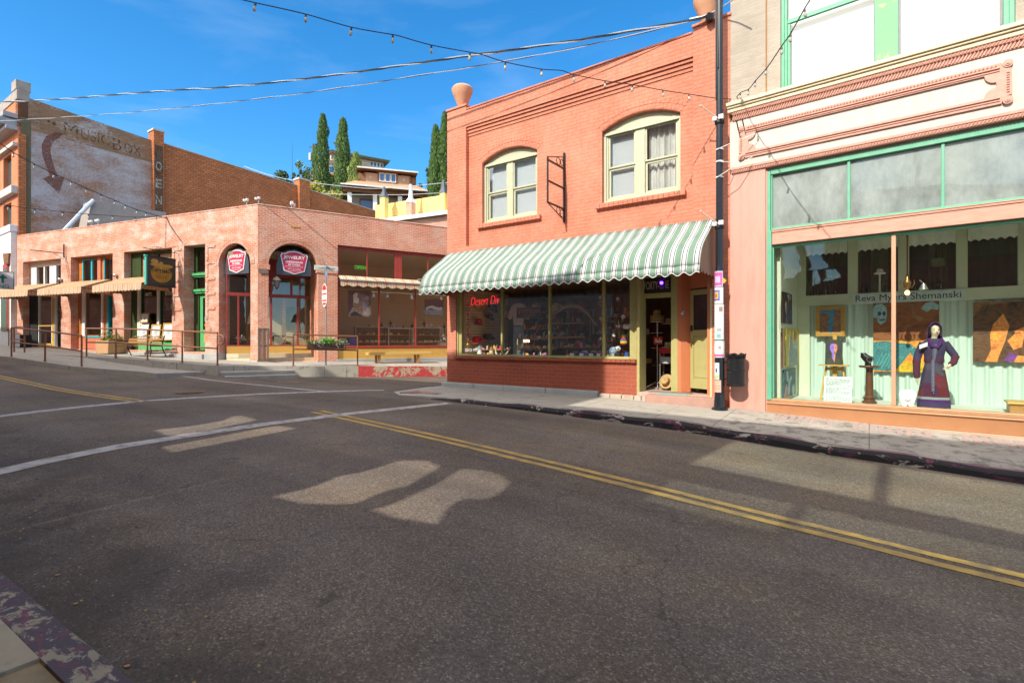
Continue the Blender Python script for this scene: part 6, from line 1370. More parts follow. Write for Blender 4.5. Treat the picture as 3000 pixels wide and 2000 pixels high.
# three tan awnings
tanm = stripes('tan_awning_canvas', .30, [(0, (.50, .32, .18)), (.45, (.47, .285, .155)), (.7, (.52, .33, .19))], transl=.1)
valm = stripes('tan_awning_valance', .30, [(0, (.60, .45, .30)), (.35, (.50, .24, .15)), (.5, (.60, .45, .30)), (.8, (.54, .32, .2)), (.9, (.6, .45, .3))], transl=.1)
tside = stripes('tan_awning_side', .28, [(0, (.42, .24, .13)), (.3, (.36, .12, .06)), (.4, (.42, .26, .14)), (.75, (.38, .2, .1))], axis='Y')
for (a, b, lab) in ((-16.3, -12.92, 'tan scalloped awning farthest left, half behind the green parking sign'), (-12.16, -8.95, 'tan scalloped awning in the middle, under the teal upper windows'), (-8.18, -5.02, 'tan scalloped awning beside the hanging hat shop sign')):
    t = thing('tan_awning', lab, 'awning', 'A', 0, 0, 0, group='tan awnings along the corner building')
    g = G(); g.prism([(-.0, 4.28), (-1.16, 3.83), (-1.16, 3.82), (0, 4.265)], a, b, plane='yz'); g.obj('canopy', tanm, t)
    v = []; n = int((b-a)/.02)
    for i in range(n+1): x = a + (b-a)*i/n; v += [(x, -1.165, 3.83), (x, -1.18, 3.58 - .05*abs(math.sin(PI*(x-a)/.21)))]
    g = G(); g.add(v, [(2*i, 2*i+1, 2*i+3, 2*i+2) for i in range(n)]); o = g.obj('valance', valm, t); so = o.modifiers.new('thick', 'SOLIDIFY'); so.thickness = .004
    for x in (a, b):
        low = [(-i*1.16/24, 3.56 + .04*abs(math.sin(i*.9))) for i in range(25)]
        g = G(); g.prism([(0, 4.26), (-1.16, 3.815)] + list(reversed(low)), x-.003, x+.003, plane='yz'); g.obj('side_flap', tside, t)
    g = G(); g.tube([(a, -1.15, 3.82), (b, -1.15, 3.82)], .015, 6); g.tube([(a, 0, 3.7), (a, -1.15, 3.8)], .012, 6); g.tube([(b, 0, 3.7), (b, -1.15, 3.8)], .012, 6); g.obj('awning_frame', M_black, t)
# retracted striped awning on the side street
t = thing('rolled_awning', 'short striped valance awning over the jewelry display window', 'awning', 'B', 0, 0, 0)
rb = [(0, (.62, .5, .34)), (.1, (.56, .3, .18)), (.16, (.64, .52, .36)), (.3, (.4, .34, .22)), (.34, (.62, .46, .32)), (.5, (.66, .54, .38)), (.62, (.56, .3, .2)), (.7, (.62, .5, .34)), (.86, (.58, .14, .07)), (.97, (.62, .5, .34))]
rbm = stripes('narrow_striped_canvas', .42, rb)
g = G(); g.prism([(.05, 4.25), (-.38, 4.02), (-.38, 4.01), (.05, 4.235)], 3.06, 6.72, plane='yz'); g.obj('canopy', rbm, t)
v = []
for i in range(261): x = 3.06 + 3.66*i/260; v += [(x, -.385, 4.0), (x, -.39, 3.78 + .03*math.cos(2*PI*(x)/.42))]
g = G(); g.add(v, [(2*i, 2*i+1, 2*i+3, 2*i+2) for i in range(260)]); o = g.obj('valance', rbm, t); so = o.modifiers.new('thick', 'SOLIDIFY'); so.thickness = .004
g = G(); g.box(3.04, 6.76, -.43, -.37, 4.0, 4.04); g.box(6.55, 6.78, -.2, -.0, 4.25, 4.3); g.obj('front_bar', M_steel, t)

# signs
def jewelry(label, fr, x, y, z, s=1.0, w=1.0):
    t = thing('jewelry_sign', label, 'sign', fr, x, y, z, group='jewelry signs in the arches')
    R_ = .66*w; bg = pbr('dark_slate_board', (.05, .07, .09), .5)
    g = G(); g.prism([(-R_, 0), (R_, 0)] + arc(0, .34, R_, 0, 180, 18, .70), -.03, .03); g.obj('backing_board', bg, t, bevel=.006)
    outline = [(-.38*w, .18), (-.2*w, .12), (0, .06), (.2*w, .12), (.38*w, .18), (.5*w, .78), (.46*w, .86), (.36*w, .85), (.2*w, .93), (0, .96), (-.2*w, .93), (-.36*w, .85), (-.46*w, .86), (-.5*w, .78)]
    g = G(); g.prism([(a*1.04, (b-.5)*1.05+.5) for a, b in outline], -.055, -.03); g.obj('white_border', M_white, t)
    g = G(); g.prism([(a*.95, (b-.5)*.95+.5) for a, b in outline], -.062, -.054); g.obj('red_field', pbr('crimson_sign_paint', (.55, .025, .09), .4), t)
    for (tx, ww, zz, hh) in (('JEWELRY', .82, .70, .17), ('DESIGNS', .66, .53, .085), ('BY OWEN', .44, .42, .075), ('ART & MORE', .5, .25, .06)):
        lettering('letters', tx, ww*w, M_white, t, 0, -.064, zz, height=hh, depth=.006, bold=.03 if hh > .06 else .0)
    g = G()
    for (zz, ww) in ((.345, .30), (.17, .28)):
        g.box(-ww*w, ww*w, -.066, -.06, zz-.006, zz+.006)
        for q in (-1, 1): g.prism([(q*ww*w, zz-.02), (q*(ww+.04)*w, zz), (q*ww*w, zz+.02)], -.066, -.06)
    g.obj('rule_line', M_white, t)
    g = G(); g.tube([(0, 0, 1.02), (0, 0, 1.27)], .012, 6); g.tube([(-R_-.12, 0, .03), (R_+.12, 0, .03)], .012, 6); g.obj('hanger', M_black, t)
jewelry('red and slate JEWELRY sign hanging in the wide right hand arch', 'B', 1.35, .22, 4.14)
jewelry('red and slate JEWELRY sign hanging in the narrow left hand arch', 'A', -1.33, .22, 4.17, w=.97)
t = thing('hat_shop_sign', 'hanging black hat shop sign with gold oval and teal edge', 'sign', 'A', -4.5, -.12, 3.72, rot=PI/2)
# in this thing's own axes x runs towards the wall; the lettered face looks down the street
g = G(); g.box(-1.18, 0, -.03, .03, 0, 1.16); g.obj('sign_board', pbr('black_sign_paint', (.035, .03, .028), .5, c2=(.06, .05, .04)), t, bevel=.006)
g = G(); g.box(-1.225, -1.18, -.045, .045, 0, 1.14); g.box(-1.26, -1.16, -.06, .06, 1.14, 1.19); g.obj('teal_edge', pbr('turquoise_edge', (.05, .50, .40), .45), t)
g = G(); g.box(-1.18, .02, -.05, .05, 1.162, 1.19); g.box(-1.18, .02, -.045, .045, -.03, -.002); g.obj('sign_rail', M_black, t)
gold = pbr('dull_gold_paint', (.42, .22, .03), .5, c2=(.3, .14, .02), scale=5)
g = G(); g.prism([(-.60 + .43*math.cos(a), .50 + .37*math.sin(a)) for a in [2*PI*i/28 for i in range(28)]], -.036, -.03)
g.obj('gold_oval', gold, t)
g = G(); g.prism(ell(-.88, .97, .15, .1) , -.044, -.03); g.prism(ell(-.80, .84, .26, .06, rot=0), -.042, -.03); g.prism(ell(-.62, .83, .1, .16), -.043, -.03); g.prism(ell(-.35, .83, .22, .07), -.041, -.03)
g.obj('hat_emblem', pbr('ochre_emblem', (.5, .28, .06), .5), t)
lettering('letters', 'OPTIMO', .8, pbr('dark_olive_letters', (.05, .045, .03), .5), t, -.60, -.04, .62, height=.15, bold=.02, arch=-.04)
lettering('letters', 'HATS', .42, pbr('brown_letters', (.3, .11, .02), .5), t, -.60, -.04, .36, height=.12, bold=.02)
g = G(); g.tube([(-1.3, 0, 1.45), (.1, 0, 1.45)], .014, 6); g.tube([(-.7, 0, 1.45), (.1, 0, 1.75)], .01, 6); g.tube([(-.95, 0, 1.19), (-.95, 0, 1.45)], .008, 5); g.tube([(-.2, 0, 1.19), (-.2, 0, 1.45)], .008, 5)
for i in range(5): g.tube([(-.55 + .09*math.cos(a) - .12*i*.6, 0, 1.53 + .05*math.sin(a)) for a in [2*PI*k/10 for k in range(10)]], .006, 5, closed=True)
g.obj('iron_bracket', M_black, t)
g = G(); g.box(-.5, .5, -.02, .02, -.0, .02); g.tube([(-.9, -.8, .25), (0, 0, .2)], .015, 6); g.tube([(0, 0, .5), (0, 0, -.6)], .015, 6)
t = thing('empty_bracket', 'bare black iron bracket on the brick pier above the left awning', 'bracket', 'A', -12.3, -.05, 5.35)
g = G(); g.tube([(0, -1.3, .25), (0, 0, .3)], .018, 6); g.box(-.02, .02, -.04, 0, .1, .75); g.tube([(0, -.45, .27), (0, 0, -.0)], .01, 6); g.tube([(.0, 0, .2), (.35, 0, -.9)], .008, 5); g.obj('iron_bracket', M_black, t)
# lantern in the arch
t = thing('wall_lantern', 'black lantern with a white cap hanging in the wide arch', 'lantern', 'B', .73, .45, 3.62)
g = G(); g.lathe([(.05, .0), (.09, .05), (.13, .3), (.125, .31)], n=6); g.obj('lantern_glass', pbr('smoky_glass', (.2, .2, .18), .2), t); g = G(); g.lathe([(.165, .31), (.14, .36), (.06, .44), (.02, .48)], n=6); g.obj('lantern_cap', M_offwhite, t); g = G(); g.lathe([(.02, -.06), (.055, 0), (.05, .01)], n=6); g.tube([(0, 0, .48), (0, 0, 1.3)], .012, 6); g.obj('lantern_base', M_black, t)
# street sign post
t = thing('street_sign_post', 'steel post with pale street name blade and narrow red and white sign', 'sign post', 'B', 2.26, -1.5, .50)
g = G(); g.tube([(0, 0, 0), (0, 0, 3.75)], .03, 10); g.obj('post', M_steel, t)
g = G(); g.box(-.43, .46, -.012, .012, 3.70, 3.88); o = g.obj('street_blade', pbr('pale_green_blade', (.66, .72, .62), .5), t, bevel=.01)
lettering('letters', 'SUBWAY STREET', .62, pbr('faded_green_letters', (.32, .42, .34), .6), t, .03, -.016, 3.79, height=.065)
g = G(); g.box(-.05, .05, -.03, .03, 3.5, 3.70); g.box(-.02, .05, -.2, -.02, 3.83, 3.9); g.obj('bracket', M_silver, t)
rp = bpy.data.objects.new('oval_sign', None); COL.objects.link(rp); rp.parent = t; rp.location = (-.055, -.03, 2.73); rp.rotation_euler = (0, 0, -1.32)
g = G(); g.prism(arc(0, -.12, .2, 180, 360, 10) + arc(0, .12, .2, 0, 180, 10), -.012, .0); q = g.obj('plate', M_white, rp); q.scale = (1, 1, 1.4)
g = G(); g.prism(arc(0, .12, .17, 10, 170, 10), -.016, -.011); g.box(-.17, .17, -.016, -.011, .02, .06); g.box(-.17, .17, -.016, -.011, -.16, -.12); g.box(-.13, .13, -.016, -.011, -.26, -.2); q = g.obj('red_band', M_redpaint, rp); q.scale = (1, 1, 1.4)
# parking sign at the left edge
t = thing('parking_sign', 'white and green parking sign with an arrow at the left edge', 'sign', 'A', -12.2, -3.7, 0)
PS = t; PS.location = (-18.28, 18.1, .85); PS.rotation_euler = (0, 0, math.radians(25))
g = G(); g.box(-.55, .52, -.012, .012, 2.46, 3.08); g.obj('plate', pbr('pinkish_white_plate', (.66, .58, .58), .5, bp=0), t)
pg = pbr('sign_green', (.02, .2, .09), .5, bp=0)
g = G(); g.prism(rect(-.55, .52, 2.46, 3.08), -.016, -.011, [rect(-.53, .50, 2.48, 3.06)]); g.disc_y(-.13, 2.83, .14, -.016, -.011); g.box(.18, .25, -.016, -.011, 2.68, 2.88); g.prism([(.08, 2.84), (.35, 2.84), (.215, 2.99)], -.016, -.011); g.obj('green_print', pg, t)
lettering('letters', 'PARKING', .82, pg, t, -.02, -.014, 2.56, height=.12, bold=.015); lettering('roundel_letter', 'P', .1, M_white, t, -.13, -.02, 2.83, height=.17, bold=.02)
g = G(); g.tube([(-.6, .03, 0), (-.6, .03, 3.1)], .03, 8); g.obj('post', M_steel, t)

# railings
def railing(label, pts, h, mid, loop_end=None, feet=None, loop_start=False):
    """pts: (s, n, z) foot points of the posts"""
    base = pts[0]; t = bpy.data.objects.new('railing', None); COL.objects.link(t); tag(t, label, 'railing', 'brown pipe railings on the raised walkway')
    c, s_ = math.cos(H_M), math.sin(H_M); t.location = (base[0]*c - base[1]*s_, base[0]*s_ + base[1]*c, base[2]); t.rotation_euler = (0, 0, H_M)
    loc = [(p[0]-base[0], p[1]-base[1], p[2]-base[2]) for p in pts]
    r = .03
    top = [(x, y, z+h) for x, y, z in loc]
    for (x, y, z) in loc: g = G(); g.tube([(x, y, z-.05), (x, y, z+h-.01)], r, 10); g.lathe([(.06, 0), (.06, .012), (.035, .02)], (x, y, z), 12); g.obj('post', M_rust, t, smooth=True)
    def rail(name, P): g = G(); g.tube(P, r*.95, 10); g.obj(name, M_rust, t, smooth=True)
    rail('top_rail', top); rail('mid_rail', [(x, y, z+mid) for x, y, z in loc])
    for end, nb in ([(loc[-1], loc[-2])] if loop_end else []) + ([(loc[0], loc[1])] if loop_start else []):
        d = Vector((end[0]-nb[0], end[1]-nb[1], 0)).normalized(); e = Vector(end)
        rail('end_loop', [e + Vector((0, 0, h-.1)), e + d*.24 + Vector((0, 0, h-.1)), e + d*.31 + Vector((0, 0, h-.17)), e + d*.31 + Vector((0, 0, h-.33)), e + d*.24 + Vector((0, 0, h-.4)), e + Vector((0, 0, h-.4))])
    return t
def fp(fr, u, d, z): p = FS(fr, u, d); return (p[0], p[1], z)
railing('long brown railing along the kerb before the green hat shop', [fp('A', u, -2.0+.1, z) for u, z in ((-7.23, .82), (-5.37, .80), (-3.51, .74), (-1.6, .67), (.2, .60))], 1.16, .60, loop_end=True)
railing('brown railing beside the lower ramp at the far left', [fp('A', u, -3.55, z) for u, z in ((-8.9, .86), (-6.7, .71), (-4.5, .53))], 1.13, .58)
railing('short brown railing behind the ramp railing at the far left', [fp('A', u, -2.0, z) for u, z in ((-12.16, .97), (-11.37, .95))], 1.12, .57)
railing('brown railing with the flower box in front of the arch', [fp('B', u, -1.6, z) for u, z in ((1.07, .545), (3.45, .48))], 1.17, .62, loop_start=True)
# flower box on that railing
t = thing('flower_box', 'dark wooden flower box with white flowers hung on the railing', 'flower box', 'B', 2.25, -1.74, 1.16)
g = G(); g.prism(rect(-.72, .70, 0, .24), -.1, -.08); g.prism(rect(-.72, .70, 0, .24), .07, .09); g.box(-.72, -.7, -.08, .07, 0, .24); g.box(.68, .70, -.08, .07, 0, .24); g.box(-.7, .68, -.08, .07, .0, .18); g.obj('box', pbr('dark_plank', (.09, .045, .03), .8), t)
def leafblob(name, n, f, size, m, parent, seed, up=.5):
    r_ = random.Random(seed); g = G()
    for i in range(n):
        c = Vector(f(r_)); d = Vector((r_.gauss(0, 1), r_.gauss(0, 1), r_.gauss(up, .8))).normalized(); a = d.orthogonal().normalized(); a.rotate(Matrix.Rotation(r_.uniform(0, 6.28), 3, d)); b = d.cross(a); s = size*r_.uniform(.6, 1.4)
        g.add([c - a*s*.5, c + b*s*.35 , c + a*s*.6, c - b*s*.35], [(0, 1, 2, 3)], i % max(1, len(m) if isinstance(m, list) else 1))
    return g.obj(name, m, parent)
lf = [pbr('mid_leaf', (.10, .22, .03), .6, c2=(.06, .15, .02)), pbr('pale_leaf', (.25, .32, .1), .6)]
leafblob('foliage', 900, lambda r: (r.uniform(-.74, .78), r.gauss(-.02, .08), .2 + abs(r.gauss(0, .08))), .05, lf, t, 3)
leafblob('bright_foliage', 350, lambda r: (r.gauss(.0, .13), r.gauss(-.03, .07), .3 + r.gauss(0, .06)), .06, pbr('bright_leaf', (.12, .42, .03), .5), t, 4)
leafblob('white_flowers', 420, lambda r: (r.choice((r.gauss(-.25, .1), r.gauss(.5, .16))), -.1 + r.gauss(0, .05), .22 + r.gauss(0, .08)), .028, pbr('white_petal', (.75, .72, .66), .6), t, 5)
# yellow bench
t = thing('bench', 'long plain yellow wooden bench against the yellow panelled wall', 'bench', 'B', 5.5, -.55, .5)
g = G(); g.box(-1.4, 1.42, -.2, .2, .37, .49); g.obj('seat', pbr('yellow_bench_wood', (.62, .42, .13), .6, c2=(.55, .36, .1), stretch=(.5, 6, 6), scale=3), t, bevel=.012)
for x in (-.9, .85): g = G(); g.box(x-.05, x+.05, -.13, -.04, 0, .37); g.obj('leg', M_wood, t); g = G(); g.box(x-.12, x-.04, .06, .14, 0, .37); g.obj('leg', M_wood, t)
# park bench
t = thing('park_bench', 'ornate iron bench with orange slats before the green hat shop', 'bench', 'A', -5.7, -.75, .84, rot=.06)
for i in range(5): g = G(); g.box(-.98, .98, -.32+i*.1, -.24+i*.1, .42, .45); g.obj('seat_slat', M_wood, t)
for i, z in enumerate((.55, .66)): g = G(); g.box(-.98, .98, .17+i*.03, .2+i*.03, z, z+.08); g.obj('back_slat', M_wood, t)
g = G(); v = []
for i in range(31): x = -.98+1.96*i/30; v += [(x, .25, .80), (x, .25, .84+.04*math.cos(x*3.2)+.03*math.cos(x*9)), (x, .28, .84+.04*math.cos(x*3.2)+.03*math.cos(x*9)), (x, .28, .80)]
g.add(v, [(4*i+k, 4*i+4+k, 4*i+4+(k+1) % 4, 4*i+(k+1) % 4) for i in range(30) for k in range(4)]); g.obj('back_rail', M_wood, t)
g = G()
for i in range(12): x = -.9+i*.164; g.tube([(x+.06*math.cos(a), .24, .775+.045*math.sin(a)) for a in [2*PI*k/10 for k in range(10)]], .008, 5, closed=True)
g.obj('back_scrolls', M_black, t)
for x in (-1.0, 1.0): g = G(); g.tube([(x, -.36, 0), (x, -.3, .2), (x, -.34, .42), (x, -.3, .62), (x, .0, .64), (x, .22, .6)], .022, 8); g.tube([(x, .33, 0), (x, .2, .25), (x, .15, .42), (x, .27, .86)], .022, 8); g.tube([(x, -.3, .42), (x, .15, .42)], .018, 6); g.obj('end_frame', M_black, t, smooth=True)
# framed prints leaning at the hat shop
for k, (x, z, w, h, c, lab) in enumerate(((-6.95, 1.48, .62, .78, (.7, .72, .72), 'largest white print, leftmost of those leaning at the hat shop window'), (-6.85, 2.28, .5, .42, (.72, .72, .7), 'print with gold left edge standing highest in the hat shop window'), (-6.15, 1.48, .62, .72, (.66, .68, .66), 'gold framed print behind the middle of the ornate bench'), (-5.35, 1.50, .7, .75, (.66, .68, .62), 'gold framed print at the right end of the hat shop window'))):
    t = thing('framed_print', lab, 'picture', 'A', x, .12, z, group='prints leaning at the hat shop window'); t.rotation_euler = (-.12, 0, FR['A'][1])
    g = G(); g.prism(rect(-w/2, w/2, 0, h), -.02, .015, [rect(-w/2+.05, w/2-.05, .05, h-.05)]); g.obj('frame', M_white if k == 0 else M_goldwood, t)
    g = G(); g.box(-w/2+.05, w/2-.05, -.002, .01, .05, h-.05); g.obj('sheet', pbr('print_sheet_%d' % k, c, .8), t)
    g = G(); g.prism(ell(.02, h*.5, w*.16, h*.16), -.006, 0); g.obj('drawing', pbr('soft_grey_drawing', (.45, .5, .55), .8), t)
t = thing('planter', 'tall wooden planter box with dry grass by the teal door', 'planter', 'A', -8.3, -.35, .93)
g = G(); g.prism([(-.42, 0), (.42, 0), (.45, .55), (-.45, .55)], -.38, .38); g.obj('box', pbr('pale_plank', (.52, .3, .15), .7, c2=(.44, .25, .12), stretch=(6, 6, .6)), t, bevel=.01)
leafblob('dry_grass', 420, lambda r: (r.gauss(0, .18), r.gauss(0, .15), .58 + abs(r.gauss(0, .14))), .09, [pbr('dry_grass', (.42, .3, .08), .8), pbr('mid_leaf', (.10, .22, .03))], t, 6)['kind'] = 'stuff'
t = thing('grey_case', 'grey box standing by the dark doorway at the far left shop', 'box', 'A', -15.0, -.35, 1.17)
g = G(); g.box(-.4, .1, -.2, .2, 0, .6); g.obj('case', pbr('light_grey_box', (.5, .55, .58), .6), t, bevel=.02); g = G(); g.box(.1, .25, -.2, .2, 0, .6); g.obj('dark_side', M_dark, t)
for k, (x, lab) in enumerate(((-12.6, 'small white lamp on the pier left of the teal windows'), (-8.5, 'small white lamp on the pier between the teal and green shops'))):
    g = G(); g.ball((0, -.08, 0), .085, 12); g.box(-.03, .03, -.05, 0, -.03, .03); solo(g, 'pier_lamp', M_silver, lab, 'lamp', 'A', x, 0, 4.42, smooth=True)
# security lamps on the parapet
for k, (fr, x, lab) in enumerate((('A', -.75, 'twin headed white security lamp left of the parapet corner'), ('A', -.12, 'twin headed white security lamp right at the parapet corner'), ('B', 1.25, 'single white camera on the side street parapet'), ('A', -10.6, 'left one of the white floodlights on the long parapet'), ('A', -10.1, 'right one of the white floodlights on the long parapet'))):
    t = thing('security_lamp', lab, 'lamp', fr, x, .15, 6.83, group='lamps on the parapet')
    g = G(); g.tube([(0, 0, 0), (0, 0, .18)], .02, 6); g.obj('stem', M_steel, t); g = G()
    if k != 2: g.lathe([(.03, 0), (.06, .03), (.055, .1)], (-.07, -.05, .18), 10); g.lathe([(.03, 0), (.06, .03), (.055, .1)], (.08, -.05, .19), 10)
    else: g.box(-.05, .05, -.12, .08, .16, .28); g.box(.06, .14, -.05, .05, .1, .22)
    g.obj('lamp_head', M_white, t)
# jewelry window contents
def poster(label, x, z, w, h, bg, shapes, fr='B', y=.45):
    t = thing('photo_poster', label, 'poster', fr, x, y, z, group='jewelry posters'); g = G(); g.box(-w/2, w/2, 0, .012, 0, h); g.obj('sheet', bg, t)
    for i, (pts, m) in enumerate(shapes): g = G(); g.prism([(-w/2+a*w, b2*h) for a, b2 in pts], -.003-.0006*i, .001, back=False); g.obj('print', m, t)
poster('large purple poster of a silver and gold ring in the left of the jewelry window', 4.05, 2.55, .98, 1.15, pbr('aubergine_print', (.06, .04, .08), .6), [([(0, 0), (.9, 0), (1, .1), (1, .45), (.8, .3), (.5, .25), (.2, .35), (.1, .2)], P('pale_mauve', (.45, .38, .4))), ([(.1, .1), (.3, .2), (.6, .05), (.7, 0), (.1, 0)], P('dark_teal_print', (.02, .05, .06))),
    ([(.22, .5), (.2, .8), (.35, .92), (.9, .8), (.92, .45), (.66, .12), (.3, .28)], P('grey_violet', (.16, .15, .2), (.3, .26, .32), 14)), ([(.22, .82), (.34, .9), (.42, .86), (.4, .72), (.48, .68), (.46, .5), (.24, .48)], M_white), ([(.2, .5), (.3, .52), (.5, .4), (.62, .36), (.64, .12), (.4, .25), (.22, .38)], P('gold_print', (.5, .34, .18), (.2, .1, .04), 18))])
poster('blue grey poster of a bracelet in the right of the jewelry window', 7.55, 2.72, .96, .72, pbr('plum_print', (.04, .015, .025), .6), [([(0, 0), (1, 0), (1, .3), (0, .32)], P('blue_grey_print', (.2, .24, .32))), ([(.05, .4), (.15, .52), (.4, .6), (.65, .5), (.95, .5), (.92, .3), (.6, .32), (.3, .42), (.08, .3)], P('silver_print', (.55, .55, .55), (.15, .15, .2), 25))])
def case(label, x, y, w, h, items):
    t = thing('display_case', label, 'display case', 'B', x, y, .65, group='glass display cases in the jewelry shop')
    g = G(); g.box(-w/2, w/2, -.25, .2, .75, .77); g.box(-w/2, w/2, -.25, .2, 1.1, 1.12); g.box(-w/2, w/2, -.25, .25, h-.02, h); g.obj('shelf', M_goldwood, t)
    g = G()
    for q in (-w/2, w/2-.03):
        for yy in (-.25, .22): g.box(q, q+.03, yy, yy+.03, 0, h)
    g.box(-w/2, w/2, -.26, -.23, h-.04, h); g.box(-w/2, w/2, -.26, -.23, .42, .45); g.obj('case_frame', pbr('pale_case_metal', (.62, .63, .62), .5), t)
    g = G(); g.box(-w/2, w/2, -.24, -.236, .48, h-.04); g.obj('pane', M_glass_clear, t)
    g = G()
    for i in range(items): q = rnd.uniform(-w/2+.06, w/2-.1); zz = rnd.choice((.77, .77, 1.12)); g.ball((q, -.05, zz+.04), rnd.uniform(.03, .07), 8)
    if items: g.obj('jewels', pbr('pale_jewels', (.6, .58, .5), .4), t)
    g = G(); g.box(-w/2+.02, w/2-.02, .2, .22, 0, h-.03); g.obj('back_panel', pbr('slate_case_back', (.10, .11, .115), .6, c2=(.16, .17, .17)), t)
case('long glass display case at the left of the jewelry window', 5.05, 2.2, 1.6, 1.5, 30)
case('open dark shelf case in the middle of the jewelry window', 6.35, 2.0, 1.2, 1.45, 9)
case('glass display case with white ceramics on top at the right', 7.75, 1.9, 1.6, 1.5, 26)
for k, (x, y, r, c, lab) in enumerate(((7.75, 1.9, .085, (.7, .68, .58), 'round white vase on the right hand display case'), (8.0, 1.9, .075, (.7, .66, .55), 'tall cream vase on the right hand display case'), (6.1, 2.0, .085, (.45, .3, .42), 'round mauve pot on the middle display case'), (8.4, 1.9, .06, (.7, .68, .62), 'small white teapot on the right hand display case'), (5.0, 2.2, .06, (.65, .4, .03), 'small yellow pot on the left hand display case'))):
    g = G(); g.lathe([(r*.5, 0), (r, r*.7), (r*.95, r*1.3), (r*.45, r*(1.9 + (k == 1)*.8)), (r*.5, r*(2.05 + (k == 1)*.8))], n=16)
    solo(g, 'vase', pbr('vase_%d' % k, c, .4), lab, 'vase', 'B', x, y, (2.152, 2.152, 2.102, 2.152, 2.152)[k], group='ceramics in the jewelry shop', smooth=True)
t = thing('track_light', 'white track of spot lamps under the jewelry shop ceiling', 'track light', 'B', 6.5, 1.6, 3.75)
g = G(); g.box(-1.6, 3.2, -.015, .015, .0, .03); g.obj('track', M_white, t)
for x in (-1.5, -.85, .35, 1.9): g = G(); g.lathe([(.03, 0), (.05, -.06), (.085, -.17), (.07, -.16), (.03, -.05)], (x, 0, -.06), 12); g.tube([(x, 0, 0), (x, 0, -.08)], .012, 6); g.obj('spot_head', M_white, t, smooth=True)
g = G()
for i in range(9):
    x = 5.8 + i*.62 + .1*(i % 2); z = 2.1 + .3*((i*7) % 3)/2
    g.prism([(x-.03, z-.3), (x+.03, z-.3), (x+.03, z), (x+.12, z+.06), (x+.03, z+.12), (x, z+.3), (x-.03, z+.12), (x-.12, z+.06), (x-.03, z)], 5.46, 5.49)
solo(g, 'wall_crosses', pbr('dark_rust_iron', (.10, .045, .03), .7), 'row of dark iron crosses on the beige back wall of the jewelry shop', 'wall decoration', 'B', 0, 0, 0)
g = G(); g.box(-.16, .16, -.15, .15, 0, .42)
solo(g, 'blue_bin', pbr('blue_plastic', (.02, .06, .3), .4), 'blue plastic bin standing inside at the left of the jewelry window', 'bin', 'B', 3.75, .55, 1.2)
t = thing('silver_figure', 'shiny silver figure on a pale box at the right end of the jewelry window', 'ornament', 'B', 8.15, .8, 1.2)
g = G(); g.box(-.25, .25, -.15, .15, 0, .2); g.obj('base_box', pbr('pale_green_box', (.4, .42, .3), .6), t); g = G(); g.ball((.05, 0, .33), .13, 12, sz=1.2); g.ball((.0, 0, .52), .09, 12); g.ball((-.12, 0, .28), .07, 10); g.obj('figure', M_silver, t, smooth=True)
t = thing('open_light', 'green lit OPEN sign high in the jewelry shop transom', 'lit sign', 'B', 4.12, .6, 4.72); lettering('letters', 'OPEN', .5, emit('green_neon', (.05, .8, .06), .22), t, 0, 0, 0, height=.16, bold=.02)
g = G(); g.prism([(-.1, 0), (.1, 0), (.06, .3), (.12, .8), (.05, 1.2), (.1, 1.5), (.02, 2.0), (-.02, 1.5), (-.13, 1.2), (-.04, .5)], -.05, .05)
solo(g, 'wood_figure', pbr('pale_carved_wood', (.55, .38, .22), .7), 'pale carved wooden figure standing inside the left arch window', 'figure', 'B', -1.05, 1.95, 1.2, smooth=True)
t = thing('flower_pot', 'pot of pale flowers on the floor inside the left arch window', 'plant', 'B', -.45, 1.95, 1.2); g = G(); g.lathe([(.1, 0), (.14, .2), (.15, .22)], n=14); g.obj('pot', M_darkwood, t); leafblob('flowers', 160, lambda r: (r.gauss(0, .12), r.gauss(0, .1), .35 + r.gauss(0, .07)), .06, [pbr('mauve_petal', (.4, .25, .3), .7), pbr('white_petal', (.75, .72, .66)), pbr('mid_leaf', (.1, .22, .03))], t, 8)

# ------------------------------------------------------------------ the old hall with the painted side wall
HB = thing('old_hall', 'tall brick hall with faded painted lettering on its side wall', 'building', 'X', 0, 0, 0)
def xtop(u): return interp(u, [(0, 14.0), (5.9, 13.6), (6.5, 13.62), (16, 13.3), (25, 12.9), (40, 12.5)])
g = G(); g.prism([(0.1, 0), (6.0, 0), (6.0, 12.25), (.1, 12.35)], 0, .4); g.obj('painted_wall', M_xbrick, HB)
g = G(); g.prism([(.0, 12.355), (6.0, 12.255), (6.0, 13.6), (.0, 14.0)], 0, .4); g.obj('upper_wall', M_xbrick_top, HB)
g = G(); g.prism([(6.0, 0), (26, 0), (26, 12.9), (6.0, 13.62)], .0, .4); g.obj('bare_wall', M_xbrick2, HB)
g = G(); g.box(5.95, 6.5, -.32, .4, 0, 14.15); g.obj('pilaster', M_xbrick2, HB); g = G(); g.box(15.7, 16.6, -.3, .4, 0, 13.78); g.obj('pilaster', M_xbrick2, HB)
g = G(); g.box(5.9, 6.55, -.36, .44, 14.15, 14.26); g.box(15.65, 16.65, -.34, .44, 13.78, 13.92); g.prism([(6.5, 13.6), (15.7, 13.3), (15.7, 13.36), (6.5, 13.66)], -.03, .43); g.prism([(16.6, 13.25), (26, 12.9), (26, 12.98), (16.6, 13.31)], -.03, .43); g.obj('coping', pbr('pale_coping', (.5, .43, .36), .9), HB)
g = G(); g.box(-9, -.02, .0, .5, 0, 13.7)   # front runs to the left of the corner
fx = bpy.data.objects.new('front', None); COL.objects.link(fx); fx.parent = HB; fx.rotation_euler = (0, 0, math.radians(-90))
def fobj(g, name, m, bevel=0): o = g.obj(name, m, fx, bevel=bevel); return o
